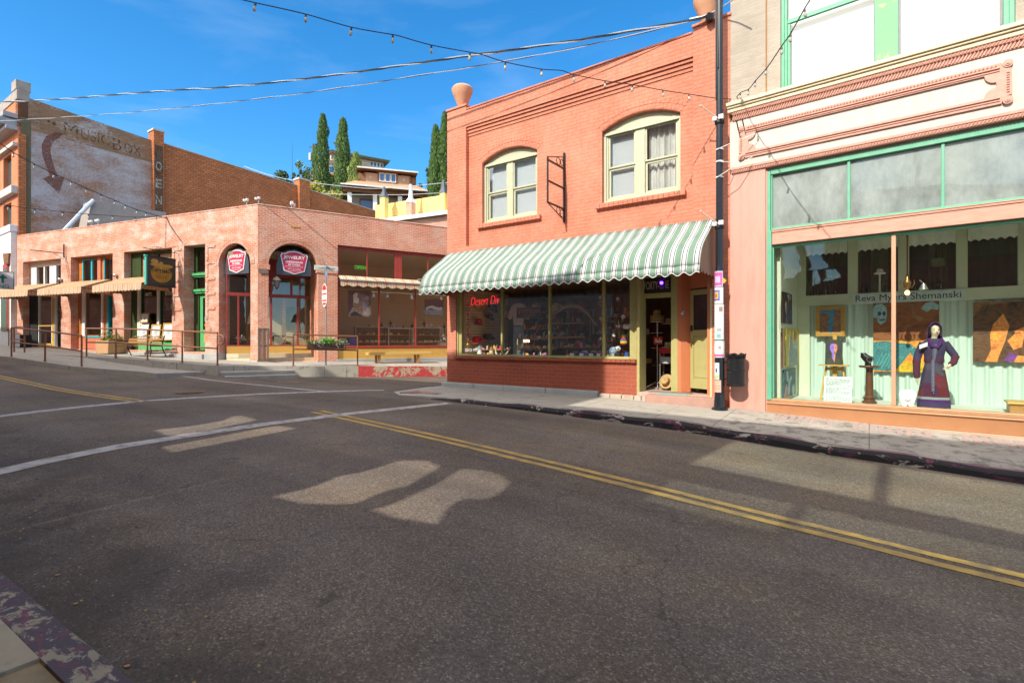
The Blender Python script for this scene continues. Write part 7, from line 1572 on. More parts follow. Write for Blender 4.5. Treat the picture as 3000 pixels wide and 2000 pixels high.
# in this front's axes x runs along the street to the left (negative), y into the building
g = G(); g.prism(rect(-9, .0, 0, 13.75), 0, .4, [rect(-2.6, -1.1, 9.4, 11.2), rect(-2.6, -1.1, 6.9, 8.7)]); fobj(g, 'front_wall', M_xfront)
g = G(); g.box(-9, .02, -.05, .45, 13.75, 14.25); g.box(-.75, .02, -.08, .5, 14.25, 14.75); fobj(g, 'parapet', pbr('dusty_parapet_stone', (.36, .31, .27), .9, c2=(.26, .22, .19), scale=3), .02)
g = G(); g.box(-9, .0, -.55, .3, 12.75, 13.0); g.box(-9, -.1, -.7, .3, 12.35, 12.72); g.box(-9, .0, -.45, .3, 12.15, 12.33); fobj(g, 'front_cornice', pbr('slate_grey_cornice', (.34, .33, .34), .7), .02)
g = G(); g.box(-9, .0, -.2, .1, 11.35, 11.55); g.box(-9, -.0, -.25, .1, 8.95, 9.35); fobj(g, 'stone_band', M_stone, .02)
g = G(); g.box(-9, -.0, -.3, .2, 7.0, 7.35); g.box(-9, -.05, -.25, 0, 1, 7.0); fobj(g, 'white_ground_floor', pbr('bright_white_render', (.72, .74, .75), .7), .01)
g = G(); g.box(-2.6, -1.1, .2, .25, 6.9, 11.2); fobj(g, 'window_glass', pbr('dark_teal_window', (.05, .1, .1), .2))
g = G(); g.box(-1.25, -.35, -.3, -.24, 4.3, 5.4); g.box(-1.2, -.4, -.285, -.2, 2.0, 3.6); fobj(g, 'red_frame', M_redpaint, .01)
g = G(); g.box(-.95, -.42, -.31, -.29, 4.45, 5.25); g.box(-1.6, -.5, -.3, -.28, 2.0, 3.7); fobj(g, 'dark_window', pbr('dark_teal_window', (.05, .1, .1)))
g = G(); g.box(.02, .3, -.08, .0, 0, 12.0); g.obj('corner_strip', M_xbrick2, HB)
g = G(); g.box(.12, .5, -.012, .0, 6, 12.9); g.obj('dark_stripe', pbr('olive_stained_brick', (.14, .11, .06), .9), HB)
def ghost(name, c, thr):   # faded paint: worn off in patches, bricks show through
    m, nt, b = nodes(name); b.inputs['Base Color'].default_value = (*c, 1); b.inputs['Roughness'].default_value = .9
    f = noisef(nt, coords(nt), 5, 7, .7); r = ramp(nt, [(thr, 0), (thr+.12, .75)]); nt.links.new(f, r.inputs[0]); nt.links.new(r.outputs[0], b.inputs['Alpha']); return m
gp = ghost('faded_brown_lettering', (.14, .078, .036), .455)
lettering('painted_lettering', 'M', .60, gp, HB, 2.13, -.004, 12.93, height=.72, depth=.004, bold=.0)
lettering('painted_lettering', 'USIC', 1.3, gp, HB, 3.2, -.004, 12.88, height=.56, depth=.004)
lettering('painted_lettering', 'B', .42, gp, HB, 4.22, -.004, 12.80, height=.66, depth=.004)
lettering('painted_lettering', 'OX', .85, gp, HB, 4.98, -.004, 12.74, height=.52, depth=.004)
g = G(); g.prism(ell(1.2, 13.05, .06, .06, 8) , -.004, 0); g.prism(ell(1.42, 13.0, .07, .1, 8), -.004, 0); g.obj('painted_mark', gp, HB)
g = G(); 
pl = [(1.80, 12.62), (1.45, 12.55), (1.12, 12.25), (.92, 11.75), (.95, 11.2), (1.1, 10.65), (1.25, 10.2), (.97, 9.98), (1.62, 9.35), (1.86, 10.3), (1.6, 10.2), (1.42, 10.7), (1.3, 11.25), (1.27, 11.7), (1.42, 12.1), (1.62, 12.3)]
g.prism(pl, -.005, 0); g.obj('painted_arrow', ghost('faded_red_arrow', (.27, .10, .07), .43), HB)
lm = ghost('faded_cream_lettering', (.42, .40, .32), .40)
for tx, z in (('O', 12.05), ('E', 11.0), ('N', 10.0)): lettering('painted_letter', tx, .34, lm, HB, 6.22, -.325, z, height=.55, depth=.004, bold=.02)
g = G(); g.box(6.0, 6.46, -.323, -.32, 8.6, 13.3); g.obj('dark_panel', ghost('dark_painted_panel', (.13, .095, .07), .42), HB)
# lower grey extension with a pale sloping flashing
LX = thing('grey_annex', 'grey plastered annex roofline with a pale blue sloping edge', 'building', 'X', 0, 0, 0)
g = G(); g.prism([(2.1, 6), (6.1, 6), (6.1, 9.05), (2.55, 8.95)], -1.6, -.4); g.obj('annex_wall', pbr('grey_plaster', (.36, .31, .27), .9, c2=(.3, .26, .22)), LX)
g = G(); g.tube([(2.6, -1.7, 8.95), (2.35, -1.72, 8.6), (1.3, -1.75, 7.0), (1.0, -1.76, 6.4)], .10, 8); g.obj('roof_flashing', pbr('pale_blue_metal', (.5, .56, .62), .5), LX, smooth=True)
# ------------------------------------------------------------------ hillside behind
def hill_z(x, y):
    d = interp(y, [(44, -1), (52, 5), (60, 15.5), (66, 17), (74, 22), (84, 26), (100, 27), (140, 24), (220, 20)])
    side = interp(x, [(-110, 4), (-60, -6), (-38, -1.5), (-20, 0), (10, -2), (60, -8)])
    return max(-1.9, d + side + 1.2*noise.noise(Vector((x*.06, y*.06, 0))))
g = G(); v = []; NX, NY = 70, 60
for i in range(NX+1):
    for j in range(NY+1):
        x = -110 + 200*i/NX; y = 44 + 176*j/NY; v.append((x, y, hill_z(x, y)))
g.add(v, [(i*(NY+1)+j, (i+1)*(NY+1)+j, (i+1)*(NY+1)+j+1, i*(NY+1)+j+1) for i in range(NX) for j in range(NY)])
tag(g.obj('hill', M_hill, smooth=True), kind='structure')
# brown house with dormer
BH = thing('hill_house', 'brown bungalow with dormer and wide porch roof on the hill', 'house', 'H', 0, 0, 0)
stucco = pbr('pinkish_stucco', (.46, .29, .2), .9, c2=(.4, .25, .17)); bwood = pbr('brown_timber', (.24, .1, .04), .7, c2=(.17, .075, .035)); gutter = pbr('pale_metal_gutter', (.62, .64, .64), .4)
siding = pbr('pale_grey_siding', (.42, .39, .33), .8, c2=(.36, .33, .28), stretch=(.3, 1, 9), scale=4)
g = G(); g.box(.9, 10.0, 2.6, 8.6, 12, 19.6)
for i in range(24): g.box(.88, 10.02, 2.57, 2.6, 15 + i*.19, 15.02 + i*.19)
g.obj('wall', siding, BH)
shingle = pbr('tan_shingle', (.46, .28, .16), .9, c2=(.38, .23, .13), stretch=(1, 1, 6), scale=5)
g = G(); g.hexa([(-.0, -.2, 19.86), (10.6, -.2, 19.86), (10.6, 9, 19.86), (0, 9, 19.86)], [(1.5, 2.4, 21.15), (9.0, 2.4, 21.15), (8.6, 6.5, 21.6), (1.9, 6.5, 21.6)]); g.obj('roof', shingle, BH)
g = G(); g.box(-.05, 10.65, -.32, -.2, 19.78, 19.94); g.box(-.1, 0, -.3, 9, 19.78, 19.92); g.obj('gutter', gutter, BH)
g = G(); g.box(.2, 10.4, .7, 1.0, 19.3, 19.7); g.box(.2, 10.4, .0, 2.6, 19.7, 19.84); g.obj('porch_beam', bwood, BH)
for x in (.67, 3.6, 6.56, 9.7):
    g = G(); g.box(x, x+.48, .75, 1.2, 12, 19.2); g.obj('porch_post', M_white, BH); g = G(); g.box(x+.02, x+.46, .72, 1.2, 19.2, 19.75); g.obj('post_cap', bwood, BH)
for (a, b, z0, z1) in ((2.05, 3.6, 17.5, 19.05), (4.5, 5.4, 17, 19.0), (7.4, 9.2, 17.6, 19.0)):
    g = G(); g.prism(rect(a, b, z0, z1), 2.48, 2.6, [rect(a+.12, b-.12, z0+.12, z1-.12)]); w = g.obj('window', bwood, BH); g = G(); g.box(a+.12, b-.12, 2.53, 2.56, z0+.12, z1-.12); g.obj('pane', pbr('blue_reflecting_pane', (.05, .14, .34), .08), w)
dm = sub if False else None
g = G(); g.box(2.65, 8.2, 2.5, 6, 20.9, 22.3); g.obj('dormer_wall', stucco, BH)
for bx, nm in (((4.2, 6.62, 2.38, 2.5, 21.0, 22.55), 'window_surround'), ((2.6, 2.75, 2.44, 2.5, 21.05, 22.3), 'corner_board'), ((8.1, 8.25, 2.44, 2.5, 21.05, 22.3), 'corner_board'), ((1.9, 2.65, 2.6, 4, 21.1, 22.2), 'dormer_side'), ((8.25, 8.95, 2.6, 4, 21.1, 22.2), 'dormer_side')): g = G(); g.box(*bx); g.obj(nm, bwood, BH)
for x in (4.42, 5.12, 5.80):
    g = G(); g.prism(rect(x, x+.62, 21.28, 22.36), 2.3, 2.38, [rect(x+.07, x+.55, 21.36, 22.29)]); w = g.obj('dormer_window', M_white, BH); g = G(); g.box(x+.07, x+.55, 2.34, 2.37, 21.36, 22.29); g.obj('pane', pbr('blue_reflecting_pane', (.05, .14, .34)), w)
g = G(); g.hexa([(1.8, 1.7, 22.55), (9.05, 1.7, 22.5), (9.0, 6.6, 22.6), (1.8, 6.6, 22.6)], [(1.8, 1.7, 22.68), (9.05, 1.7, 22.62), (9.0, 6.6, 22.8), (1.8, 6.6, 22.85)]); g.obj('dormer_roof', bwood, BH)
g = G(); g.box(1.75, 9.1, 1.62, 1.7, 22.55, 22.72); g.obj('dormer_gutter', gutter, BH)
g = G()
for x in (3.35, 7.4): g.prism([(x, 21.6), (x+.16, 21.78), (x, 21.96), (x-.16, 21.78)], 2.46, 2.5)
g.obj('star_ornament', pbr('pale_gold_star', (.62, .5, .3), .6), BH)
g = G(); g.tube([(5.3, 4, 22.6), (5.3, 4, 23.3)], .12, 8); g.lathe([(.16, 0), (.16, .12)], (5.3, 4, 23.3), 8); g.obj('flue', M_steel, BH)
# cream house above
UH = thing('hill_house', 'cream two storey house with green roof edge, highest on the hill', 'house', 'U', 0, 0, 0)
cream = pbr('cream_stucco', (.58, .54, .44), .9, c2=(.52, .48, .39)); brown = pbr('taupe_trim', (.26, .19, .15), .8); grn = pbr('green_roof_edge', (.08, .2, .16), .6)
pane = pbr('blue_reflecting_pane', (.05, .14, .34))
g = G(); g.box(.1, 8.75, .7, 7, 24, 31.75); g.box(-.9, 3.2, -1.0, .7, 24, 30.0); g.prism([(-3.3, 24), (-.9, 24), (-.9, 29.9), (-2.1, 29.4), (-3.3, 27.2)], -.6, 4); g.obj('wall', cream, UH)
g = G(); g.hexa([(-.2, -.3, 31.75), (9.5, -.1, 31.75), (9.5, 8, 31.75), (-.2, 8, 31.75)], [(-.1, -.2, 31.95), (9.6, -.1, 32.0), (9.5, 8, 32.2), (-.1, 8, 32.2)]); g.obj('eave', brown, UH)
g = G(); g.box(-.15, 9.65, -.35, -.2, 31.93, 32.08); g.hexa([(-.2, -.3, 32.0), (9.6, -.15, 32.0), (9.6, 8, 32.2), (-.2, 8, 32.2)], [(.5, 2, 32.15), (8.8, 2, 32.15), (8.8, 6, 32.25), (.5, 6, 32.25)]); g.obj('roof', grn, UH)
g = G(); g.box(-.9, 3.3, -1.15, -1.0, 29.5, 30.1); g.box(8.6, 8.78, .66, .7, 25, 31.7); g.box(3.2, 8.7, .55, .7, 29.7, 30.0); g.tube([(-3.5, -1.0, 26.8), (-2.1, -1.0, 29.6)], .2, 6); g.tube([(.15, .55, 31), (.55, .55, 31.75)], .12, 6); g.obj('trim', brown, UH)
for (x, w, y, z0, z1) in ((6.5, .36, .7, 30.93, 31.55), (7.1, .34, .7, 30.93, 31.55), (7.68, .34, .7, 30.93, 31.55), (8.24, .34, .7, 30.93, 31.55), (-.4, .62, -1.0, 28.15, 29.1), (.4, .6, -1.0, 28.15, 29.1), (3.2, .5, .7, 30.9, 31.5)):
    g = G(); g.prism(rect(x-.06, x+w+.06, z0-.06, z1+.06), y-.06, y, [rect(x, x+w, z0, z1)]); f = g.obj('window', M_white, UH); g = G(); g.box(x, x+w, y-.03, y-.005, z0, z1); g.obj('pane', pane, f)
g = G(); g.box(-.88, .72, -1.06, -1.0, 27.18, 27.98); g.obj('orange_panel', pbr('orange_panel', (.62, .27, .03), .7), UH)
g = G(); g.box(4.2, 6.2, -.2, .7, 30.28, 30.4); g.box(4.2, 6.2, -.22, -.16, 31.12, 31.2)
for i in range(17): g.box(4.2+i*.122, 4.225+i*.122, -.2, -.17, 30.4, 31.12)
g.obj('balcony', brown, UH)
# yellow gable wall with chimneys
YH = thing('yellow_building', 'yellow painted roof parapet with pointed chimneys behind the corner building', 'building', 'Y', 0, 0, 0)
g = G(); g.prism([(.0, 5), (7.6, 5), (7.6, 12.07), (.0, 12.07)], 0, .4)
for k in range(4): g.box(0, 7.6, -.012, 0, 11.05 + k*.24, 11.065 + k*.24)
g.obj('parapet', pbr('yellow_render', (.76, .58, .2), .8, c2=(.7, .52, .16)), YH)
g = G(); g.box(0, 7.6, .4, 6, 5, 11.6); g.obj('rear_mass', pbr('yellow_render', (.76, .58, .2)), YH)
g = G(); g.hexa([(1.0, -2.2, 10.1), (9, -2.2, 10.0), (9, 0, 10.75), (1.0, 0, 10.9)], [(1.0, -2.2, 10.22), (9, -2.2, 10.12), (9, 0, 10.9), (1.0, 0, 11.0)]); g.box(2.8, 9, -2.32, -2.2, 9.98, 10.24); g.obj('flat_roof', pbr('white_roof_sheet', (.72, .72, .7), .6), YH)
g = G(); g.box(1.4, 9, -1.9, -.1, 4, 10.0); g.obj('lower_wall', brick('pale_worn_brick', (.5, .27, .19), (.44, .22, .15), (.5, .36, .28)), YH)
for k, (x, y, z0, zc, zt, w, nm, mt, mc) in enumerate(((1.73, -1.0, 9, 12.2, 13.0, .45, 'yellow chimney with dark grey pointed cap', pbr('yellow_render', (.76, .58, .2)), pbr('dark_grey_cap', (.10, .11, .13), .7)), (4.2, -1.0, 9, 11.5, 12.85, .5, 'brick chimney with tall white pointed cap', M_cbrick, M_white), (6.45, -.1, 10, 12.15, 13.12, .4, 'yellow chimney beside the cypresses with dark pointed cap', pbr('yellow_render', (.76, .58, .2)), pbr('dark_grey_cap', (.10, .11, .13))))):
    t = thing('chimney', nm, 'chimney', 'Y', x, y, 0, group='pointed chimneys')
    g = G(); g.box(-w/2, w/2, -w/2, w/2, z0, zc); g.obj('stack', mt, t); g = G(); r = w*.62; g.hexa([(-r, -r, zc), (r, -r, zc), (r, r, zc), (-r, r, zc)], [(-.12, -.12, zc+.4), (.12, -.12, zc+.4), (.12, .12, zc+.4), (-.12, .12, zc+.4)]); g.hexa([(-.12, -.12, zc+.4), (.12, -.12, zc+.4), (.12, .12, zc+.4), (-.12, .12, zc+.4)], [(-.07, -.07, zt), (.07, -.07, zt), (.07, .07, zt), (-.07, .07, zt)]); g.obj('cap', mc, t)

# cypresses: dense upright sprays round a trunk
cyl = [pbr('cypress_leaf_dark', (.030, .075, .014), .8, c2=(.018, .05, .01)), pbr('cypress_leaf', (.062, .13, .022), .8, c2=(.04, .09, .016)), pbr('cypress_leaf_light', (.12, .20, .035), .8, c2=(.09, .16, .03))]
bark = pbr('brown_bark', (.12, .08, .05), .95)
def cypress(label, x, y, zb, zt, w, seed, n=5200, mats=cyl, taper=1.0):
    t = bpy.data.objects.new('cypress_tree', None); COL.objects.link(t); t.location = (x, y, zb); tag(t, label, 'tree', 'cypresses on the hillside')
    H = zt - zb; g = G(); g.tube([(0, 0, -1.5), (.02, 0, H*.4), (0, 0, H*.85)], [.2, .14, .03], 8); g.obj('trunk', bark, t)
    r_ = random.Random(seed); g = G()
    lob = [(r_.uniform(0, 6.28), r_.uniform(.02, .98), r_.uniform(.10, .30), r_.uniform(.35, .8)) for _ in range(42)]
    for i in range(n):
        h = r_.random()**.92; a = r_.uniform(0, 2*PI)
        prof = min(1, (1.03-h)/.42)**.62 * min(1, .55 + h*3.2)
        k = 1 - .16
        for (la, lh, ls, lw_) in lob:
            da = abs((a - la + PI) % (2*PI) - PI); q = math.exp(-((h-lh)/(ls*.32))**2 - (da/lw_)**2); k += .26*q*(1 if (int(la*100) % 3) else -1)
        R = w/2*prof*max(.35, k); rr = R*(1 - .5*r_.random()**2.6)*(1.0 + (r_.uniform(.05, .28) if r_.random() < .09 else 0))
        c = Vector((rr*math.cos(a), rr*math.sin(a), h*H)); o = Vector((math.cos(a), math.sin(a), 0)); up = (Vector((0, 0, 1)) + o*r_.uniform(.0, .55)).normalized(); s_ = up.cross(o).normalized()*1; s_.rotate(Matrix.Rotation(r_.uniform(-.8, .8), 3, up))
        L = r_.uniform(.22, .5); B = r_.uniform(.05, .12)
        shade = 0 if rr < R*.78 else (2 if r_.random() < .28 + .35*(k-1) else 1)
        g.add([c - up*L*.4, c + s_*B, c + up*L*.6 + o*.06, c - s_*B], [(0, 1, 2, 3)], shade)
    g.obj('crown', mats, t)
cypress('tallest dark cypress left of the cream hill house', -25.85, 70, 17.5, 32.4, 2.15, 1)
cypress('dark cypress in front of the cream house, right of the tallest', -21.74, 66, 16.5, 30.1, 2.0, 2)
cypress('taller of the two cypresses touching the orange shop edge', -7.95, 60.5, 15.5, 28.4, 1.75, 3)
cypress('shorter cypress left of the tall one by the orange shop edge', -9.05, 60.6, 15.5, 26.9, 1.65, 4)
cypress('small far cypress by the utility pole on the hill', -32.6, 85, 25.5, 34.0, 1.35, 5, 1800)
lgm = [pbr('olive_leaf', (.10, .16, .03), .8), pbr('yellow_green_leaf', (.19, .26, .05), .8), pbr('light_green_leaf', (.26, .33, .08), .8)]
cypress('loose pale green young conifer before the cream house', -19.5, 64, 18.0, 25.0, 2.1, 6, 1500, lgm)
def bush(label, x, y, z, rx, rz, n, mats, seed, group='bushes on the slope'):
    t = bpy.data.objects.new('bush', None); COL.objects.link(t); t.location = (x, y, z); tag(t, label, 'bush', group)
    r_ = random.Random(seed); g = G()
    for k in range(6): a = r_.uniform(0, 6.28); g.tube([(0, 0, -.6), (rx*.3*math.cos(a), rx*.3*math.sin(a), rz*.4), (rx*.6*math.cos(a), rx*.6*math.sin(a), rz*.9)], [.06, .04, .015], 5)
    g.obj('stems', bark, t)
    cl = [(r_.gauss(0, rx*.45), r_.gauss(0, rx*.4), rz*r_.uniform(.15, .95), r_.uniform(.22, .5)*rx*.6) for _ in range(14)]
    def f(r): c = r.choice(cl); d = Vector((r.gauss(0, 1), r.gauss(0, 1), r.gauss(0, 1))).normalized()*c[3]*r.random()**.4; return (c[0]+d.x, c[1]+d.y, max(-.3, c[2]+d.z))
    leafblob('foliage', n, f, .3, mats, t, seed+50)
dk = [pbr('dark_bush_leaf', (.05, .09, .02), .8), pbr('olive_leaf', (.10, .16, .03)), pbr('cypress_leaf', (.062, .13, .022))]
yl = [pbr('yellow_bush_leaf', (.42, .36, .04), .8), pbr('yellow_green_leaf', (.19, .26, .05)), pbr('mustard_leaf', (.36, .28, .03), .8)]
bush('dark round tree crown on the ridge left of the antenna', -33.7, 75, 23.4, 2.0, 2.6, 900, dk, 11)
bush('green bush on the ridge right of the antenna', -29.6, 75, 23.2, 2.6, 3.4, 1100, [dk[1], lgm[1], dk[2]], 12)
bush('small dark bush against the sky by the antenna', -31.6, 74, 23, 1.0, 2.6, 400, dk, 13)
bush('yellow bush below the tallest cypress', -24.8, 63, 18.0, 2.6, 3.0, 1200, yl, 14)
bush('yellow flowering bush left of the brown house porch', -20.9, 60.2, 15.8, 1.6, 3.2, 900, yl, 15)
bush('yellow green bush between the two tall cypresses', -23.0, 62, 16.8, 1.8, 2.8, 800, [yl[1], yl[0], dk[1]], 16)
bush('dark bush between the brown house and the right cypresses', -11.2, 72, 21.5, 1.8, 2.6, 700, dk, 17)
bush('low dark bush on the ridge behind the hall roof', -36.5, 76, 22.8, 2.2, 2.0, 700, dk, 18)
bush('olive bush behind the antenna foot', -27.2, 73, 22.6, 2.0, 2.6, 700, [dk[1], dk[0], lgm[0]], 21)
bush('dark scrub under the small far cypress', -30.8, 79, 25.0, 2.4, 2.6, 700, dk, 22)
bush('yellow bush peeping over the bare brick parapet', -26.6, 62.5, 17.2, 1.8, 2.6, 800, yl, 23)
bush('green bush at the left corner of the brown house', -21.8, 61.8, 16.6, 1.4, 3.4, 700, [dk[1], yl[1], lgm[1]], 24)
bush('olive scrub beside the cream house gable', -27.0, 78.5, 24.6, 1.6, 2.4, 500, [dk[1], lgm[0], dk[0]], 25)
bush('grey green bush right of the brown house roof', -9.9, 68, 20.6, 1.5, 3.4, 600, [dk[1], dk[0], lgm[0]], 26)
t = bpy.data.objects.new('utility_pole', None); COL.objects.link(t); t.location = (-33.4, 86, 25); tag(t, 'wooden utility pole with grey transformer far on the ridge', 'utility pole')
g = G(); g.tube([(0, 0, -2), (0, 0, 9.6)], .14, 8); g.box(-.7, .7, -.06, .06, 9.0, 9.12); g.obj('pole', bark, t); g = G(); g.lathe([(.3, 6.8), (.32, 7.0), (.32, 8.0), (.2, 8.1)], (-.45, 0, 0), 12); g.obj('transformer', M_steel, t)
g = G(); g.tube([(0, 0, -2), (0, 0, 5.6)], [.05, .02], 6); o = g.obj('antenna', M_black); o.location = (-32.2, 75, 24.9); tag(o, 'thin black radio antenna standing on the ridge', 'antenna')

# ------------------------------------------------------------------ overhead wires and lights
def vec(px, py, Y): return Vector(((px-1500)/1500*Y, Y, EYE + (1000-py)/1500*Y))
def plane_pts(pix, A, B):
    """wire points: each sight line (px, py) met with the upright plane through plan points A and B"""
    out = []; d = B - A; n = Vector((-d.y, d.x))
    for px, py in pix:
        r = (px-1500)/1500; Y = (n.x*A.x + n.y*A.y)/(n.x*r + n.y); out.append(vec(px, py, Y))
    return out
def catmull(P, k=6):
    P = [P[0]] + P + [P[-1]]; out = []
    for i in range(1, len(P)-2):
        for j in range(k):
            t = j/k; a, b, c, d = P[i-1], P[i], P[i+1], P[i+2]
            out.append(.5*((2*b) + (c-a)*t + (2*a-5*b+4*c-d)*t*t + (3*b-a-3*c+d)*t**3))
    out.append(P[-2]); return out
def wire_thing(name, label, cat, base): t = bpy.data.objects.new(name, None); COL.objects.link(t); t.location = base; return tag(t, label, cat)
def string_lights(label, pts, bulbs, r=.008, bs=1.0, group='strings of festoon bulbs'):
    base = pts[0].copy(); t = wire_thing('string_lights', label, 'string lights', base); t['group'] = group
    g = G(); g.tube([p - base for p in catmull(pts)], r, 6); g.obj('cable', M_cord, t, smooth=True)
    proto = None
    for p in bulbs:
        q = p - base
        if proto is None:
            s_ = G(); s_.lathe([(.012, .0), (.022, -.01), (.024, -.06), (.02, -.065)], n=10); so = s_.obj('socket', M_cord, t, smooth=True)
            b_ = G(); b_.lathe([(.016, -.06), (.022, -.08), (.036, -.115), (.038, -.135), (.028, -.165), (.005, -.175)], n=12); bo = b_.obj('bulb', pbr('smoky_bulb', (.42, .4, .34), .1), so, smooth=True); so.scale = (bs*.62, bs*.62, bs*.7); proto = so
        else:
            so = proto.copy(); COL.objects.link(so); so.parent = t; bo = proto.children[0].copy(); COL.objects.link(bo); bo.parent = so
        so.location = q; so.rotation_euler = (rnd.uniform(-.15, .15), rnd.uniform(-.15, .15), 0)
    return t
z14 = lambda L: [(650 + x/1.568, y/1.568) for x, y in L]
E1, L1 = Vector((4.32, 10.0)), Vector((-3.4, 6.8))
main = z14([(-200, -75), (-60, -38), (95, 0), (155, 14), (385, 66), (595, 126), (785, 160), (820, 168), (962, 208), (1140, 241), (1190, 250), (1302, 286), (1467, 318), (1560, 325), (1615, 343), (1760, 372), (1886, 390), (2025, 415), (2145, 433), (2272, 452), (2352, 456)])
pts = plane_pts(main, E1, L1)
far = pts[0] + (pts[0]-pts[2]).normalized()*2.5
bulbs = plane_pts(z14([(155, 14), (385, 66), (595, 126), (785, 160), (962, 208), (1140, 241), (1302, 286), (1467, 318), (1615, 343), (1760, 372), (1886, 390), (2025, 415), (2145, 433), (2272, 452)]), E1, L1)
string_lights('long string of bulbs crossing the blue sky to the right hand building', [far] + pts, bulbs)
z8 = lambda L: [(2100 + x/2.24, y/2.24) for x, y in L]
A2, B2 = Vector((4.34, 9.86)), Vector((3.6, 5.9))
rs = z8([(640, -60), (612, 0), (575, 60), (482, 225), (425, 305), (330, 445), (255, 530), (210, 585), (155, 610), (120, 655)])
string_lights('short steep string of bulbs before the tan brick wall at upper right', plane_pts(rs, A2, B2), plane_pts(z8([(575, 60), (482, 225), (425, 310), (326, 448), (252, 530), (208, 588), (153, 615)]), A2, B2), bs=.9)
z1 = lambda L: [(x/3.136, 200 + y/3.136) for x, y in L]
A3, B3 = Vector((-18.5, 17.5)), W('A', -5.2, .1).to_2d()
s1 = [(-160, 600), (0, 690), (125, 775), (315, 878), (490, 965), (655, 1038), (795, 1102), (928, 1160), (1050, 1212), (1150, 1255), (1255, 1298), (1342, 1325), (1438, 1352), (1520, 1375), (1590, 1385)]
p3 = plane_pts(z1(s1), A3, B3)
string_lights('upper string of bulbs sloping across the faded painted wall', p3, plane_pts(z1([(125, 775), (315, 878), (490, 965), (655, 1038), (795, 1102), (928, 1160), (1050, 1212), (1150, 1255), (1255, 1298), (1342, 1325), (1438, 1352)]), A3, B3), r=.014, bs=1.5)
A4 = Vector((-15.5, 14.0))
s2 = [(-160, 1210), (70, 1258), (320, 1292), (580, 1318), (810, 1340), (1035, 1355), (1240, 1368), (1440, 1362), (1590, 1385)]
string_lights('lower nearly level string of bulbs over the grey annex', plane_pts(z1(s2), A4, B3), plane_pts(z1(s2[1:7]), A4, B3), r=.009, bs=1.3)
g = G(); q = [W('A', -5.2, -.03, 6.78), W('A', -5.0, -.03, 6.45), W('A', -4.6, -.03, 6.0), W('A', -4.2, -.03, 5.6)]; g.tube(q, .012, 6); o = g.obj('wall_cable', M_cord); tag(o, 'thin black cable running down the brick over the green hat shop', 'cable')
def twisted(label, pix, A, B, r, turns, mats):
    pts = catmull(plane_pts(pix, A, B), 10); base = pts[0].copy(); t = wire_thing('power_cable', label, 'cable', base); t['group'] = 'twisted power cables'
    for k, m in enumerate(mats):
        P = []; L = 0
        for i, p in enumerate(pts):
            # resample finely so that the strands can wind round each other
            nx = pts[min(i+1, len(pts)-1)]; n = max(1, int((nx-p).length/.09))
            for j in range(n):
                q = p.lerp(nx, j/n); a = turns*L + k*2*PI/len(mats); P.append(q - base + Vector((0, r*.8*math.cos(a), r*.9*math.sin(a)))); L += (nx-p).length/n
        g = G(); g.tube(P, r*(.8 if k else .62), 5); g.obj('strand', m, t, smooth=True)
    return t
dkc = pbr('dark_grey_cable', (.03, .045, .055), .6, bp=0); ltc = pbr('bare_aluminium_strand', (.62, .66, .7), .4, .3, bp=0)
E5 = W('O', -2.75, -.12).to_2d(); L5 = Vector((-26, 24.5))
c1 = [(-60, 303)] + [(x/3.136, 200+y/3.136) for x, y in ((0, 312), (550, 285), (1100, 240), (1640, 200))] + z14([(0, 402), (300, 372), (600, 334), (1000, 276), (1500, 206), (1900, 140), (2110, 102), (2170, 92)]) + [(2060, 52), (2080, 40)]
twisted('heavy twisted pale and dark cable crossing the sky to the urn pilaster', c1, E5, L5, .018, 3.0, [dkc, dkc, ltc])
c2 = [(-60, 362)] + [(x/3.136, 200+y/3.136) for x, y in ((30, 485), (700, 443), (1100, 415), (1640, 365))] + z14([(0, 474), (300, 438), (520, 408), (1000, 332), (1300, 282), (1600, 225), (1900, 160), (2080, 115), (2150, 98)]) + [(2060, 54)]
twisted('thinner twisted cable just below the heavy one', c2, E5, L5, .011, 2.2, [dkc, ltc])
P5 = [vec(2036, 56, 10.35), vec(2085, 38, 10.1), vec(2140, 5, 9.7), vec(2180, -30, 9.3)]; base = P5[0].copy(); t = wire_thing('power_cable', 'pale cable rising from the urn past the pole to the upper right', 'cable', base); t['group'] = 'twisted power cables'
g = G(); g.tube([p-base for p in catmull(P5)], .014, 6); g.obj('strand', ltc, t); g = G(); g.tube([vec(2020, 60, 10.36)-base, vec(2050, 53, 10.3)-base], .035, 8); g.obj('dead_end', M_white, t, smooth=True)
g = G(); g.box(-.06, .06, -.06, .06, -.08, .05); g.obj('junction_box', M_black, t).location = vec(2079, 50, 10.1)-base
HP, HQ = Vector((-45, 57)), Vector((-3, 40))
for lab, pix, m, r in (('pale wire running level in front of the brown hill house porch', [(880, 560), (965, 568), (1110, 571), (1200, 570), (1310, 564), (1400, 556)], ltc, .028), ('twisted service wire along the bare brick parapet and porch roof', [(715, 487), (780, 510), (850, 527), (960, 541), (1060, 551), (1110, 552), (1200, 546), (1310, 535), (1400, 528)], ltc, .03)):
    pts = catmull(plane_pts(pix, Vector((-30, 50)), Vector((-4, 48)))); base = pts[0].copy(); t = wire_thing('service_wire', lab, 'wire', base); g = G(); g.tube([p-base for p in pts], r, 5); g.obj('strand', m, t)
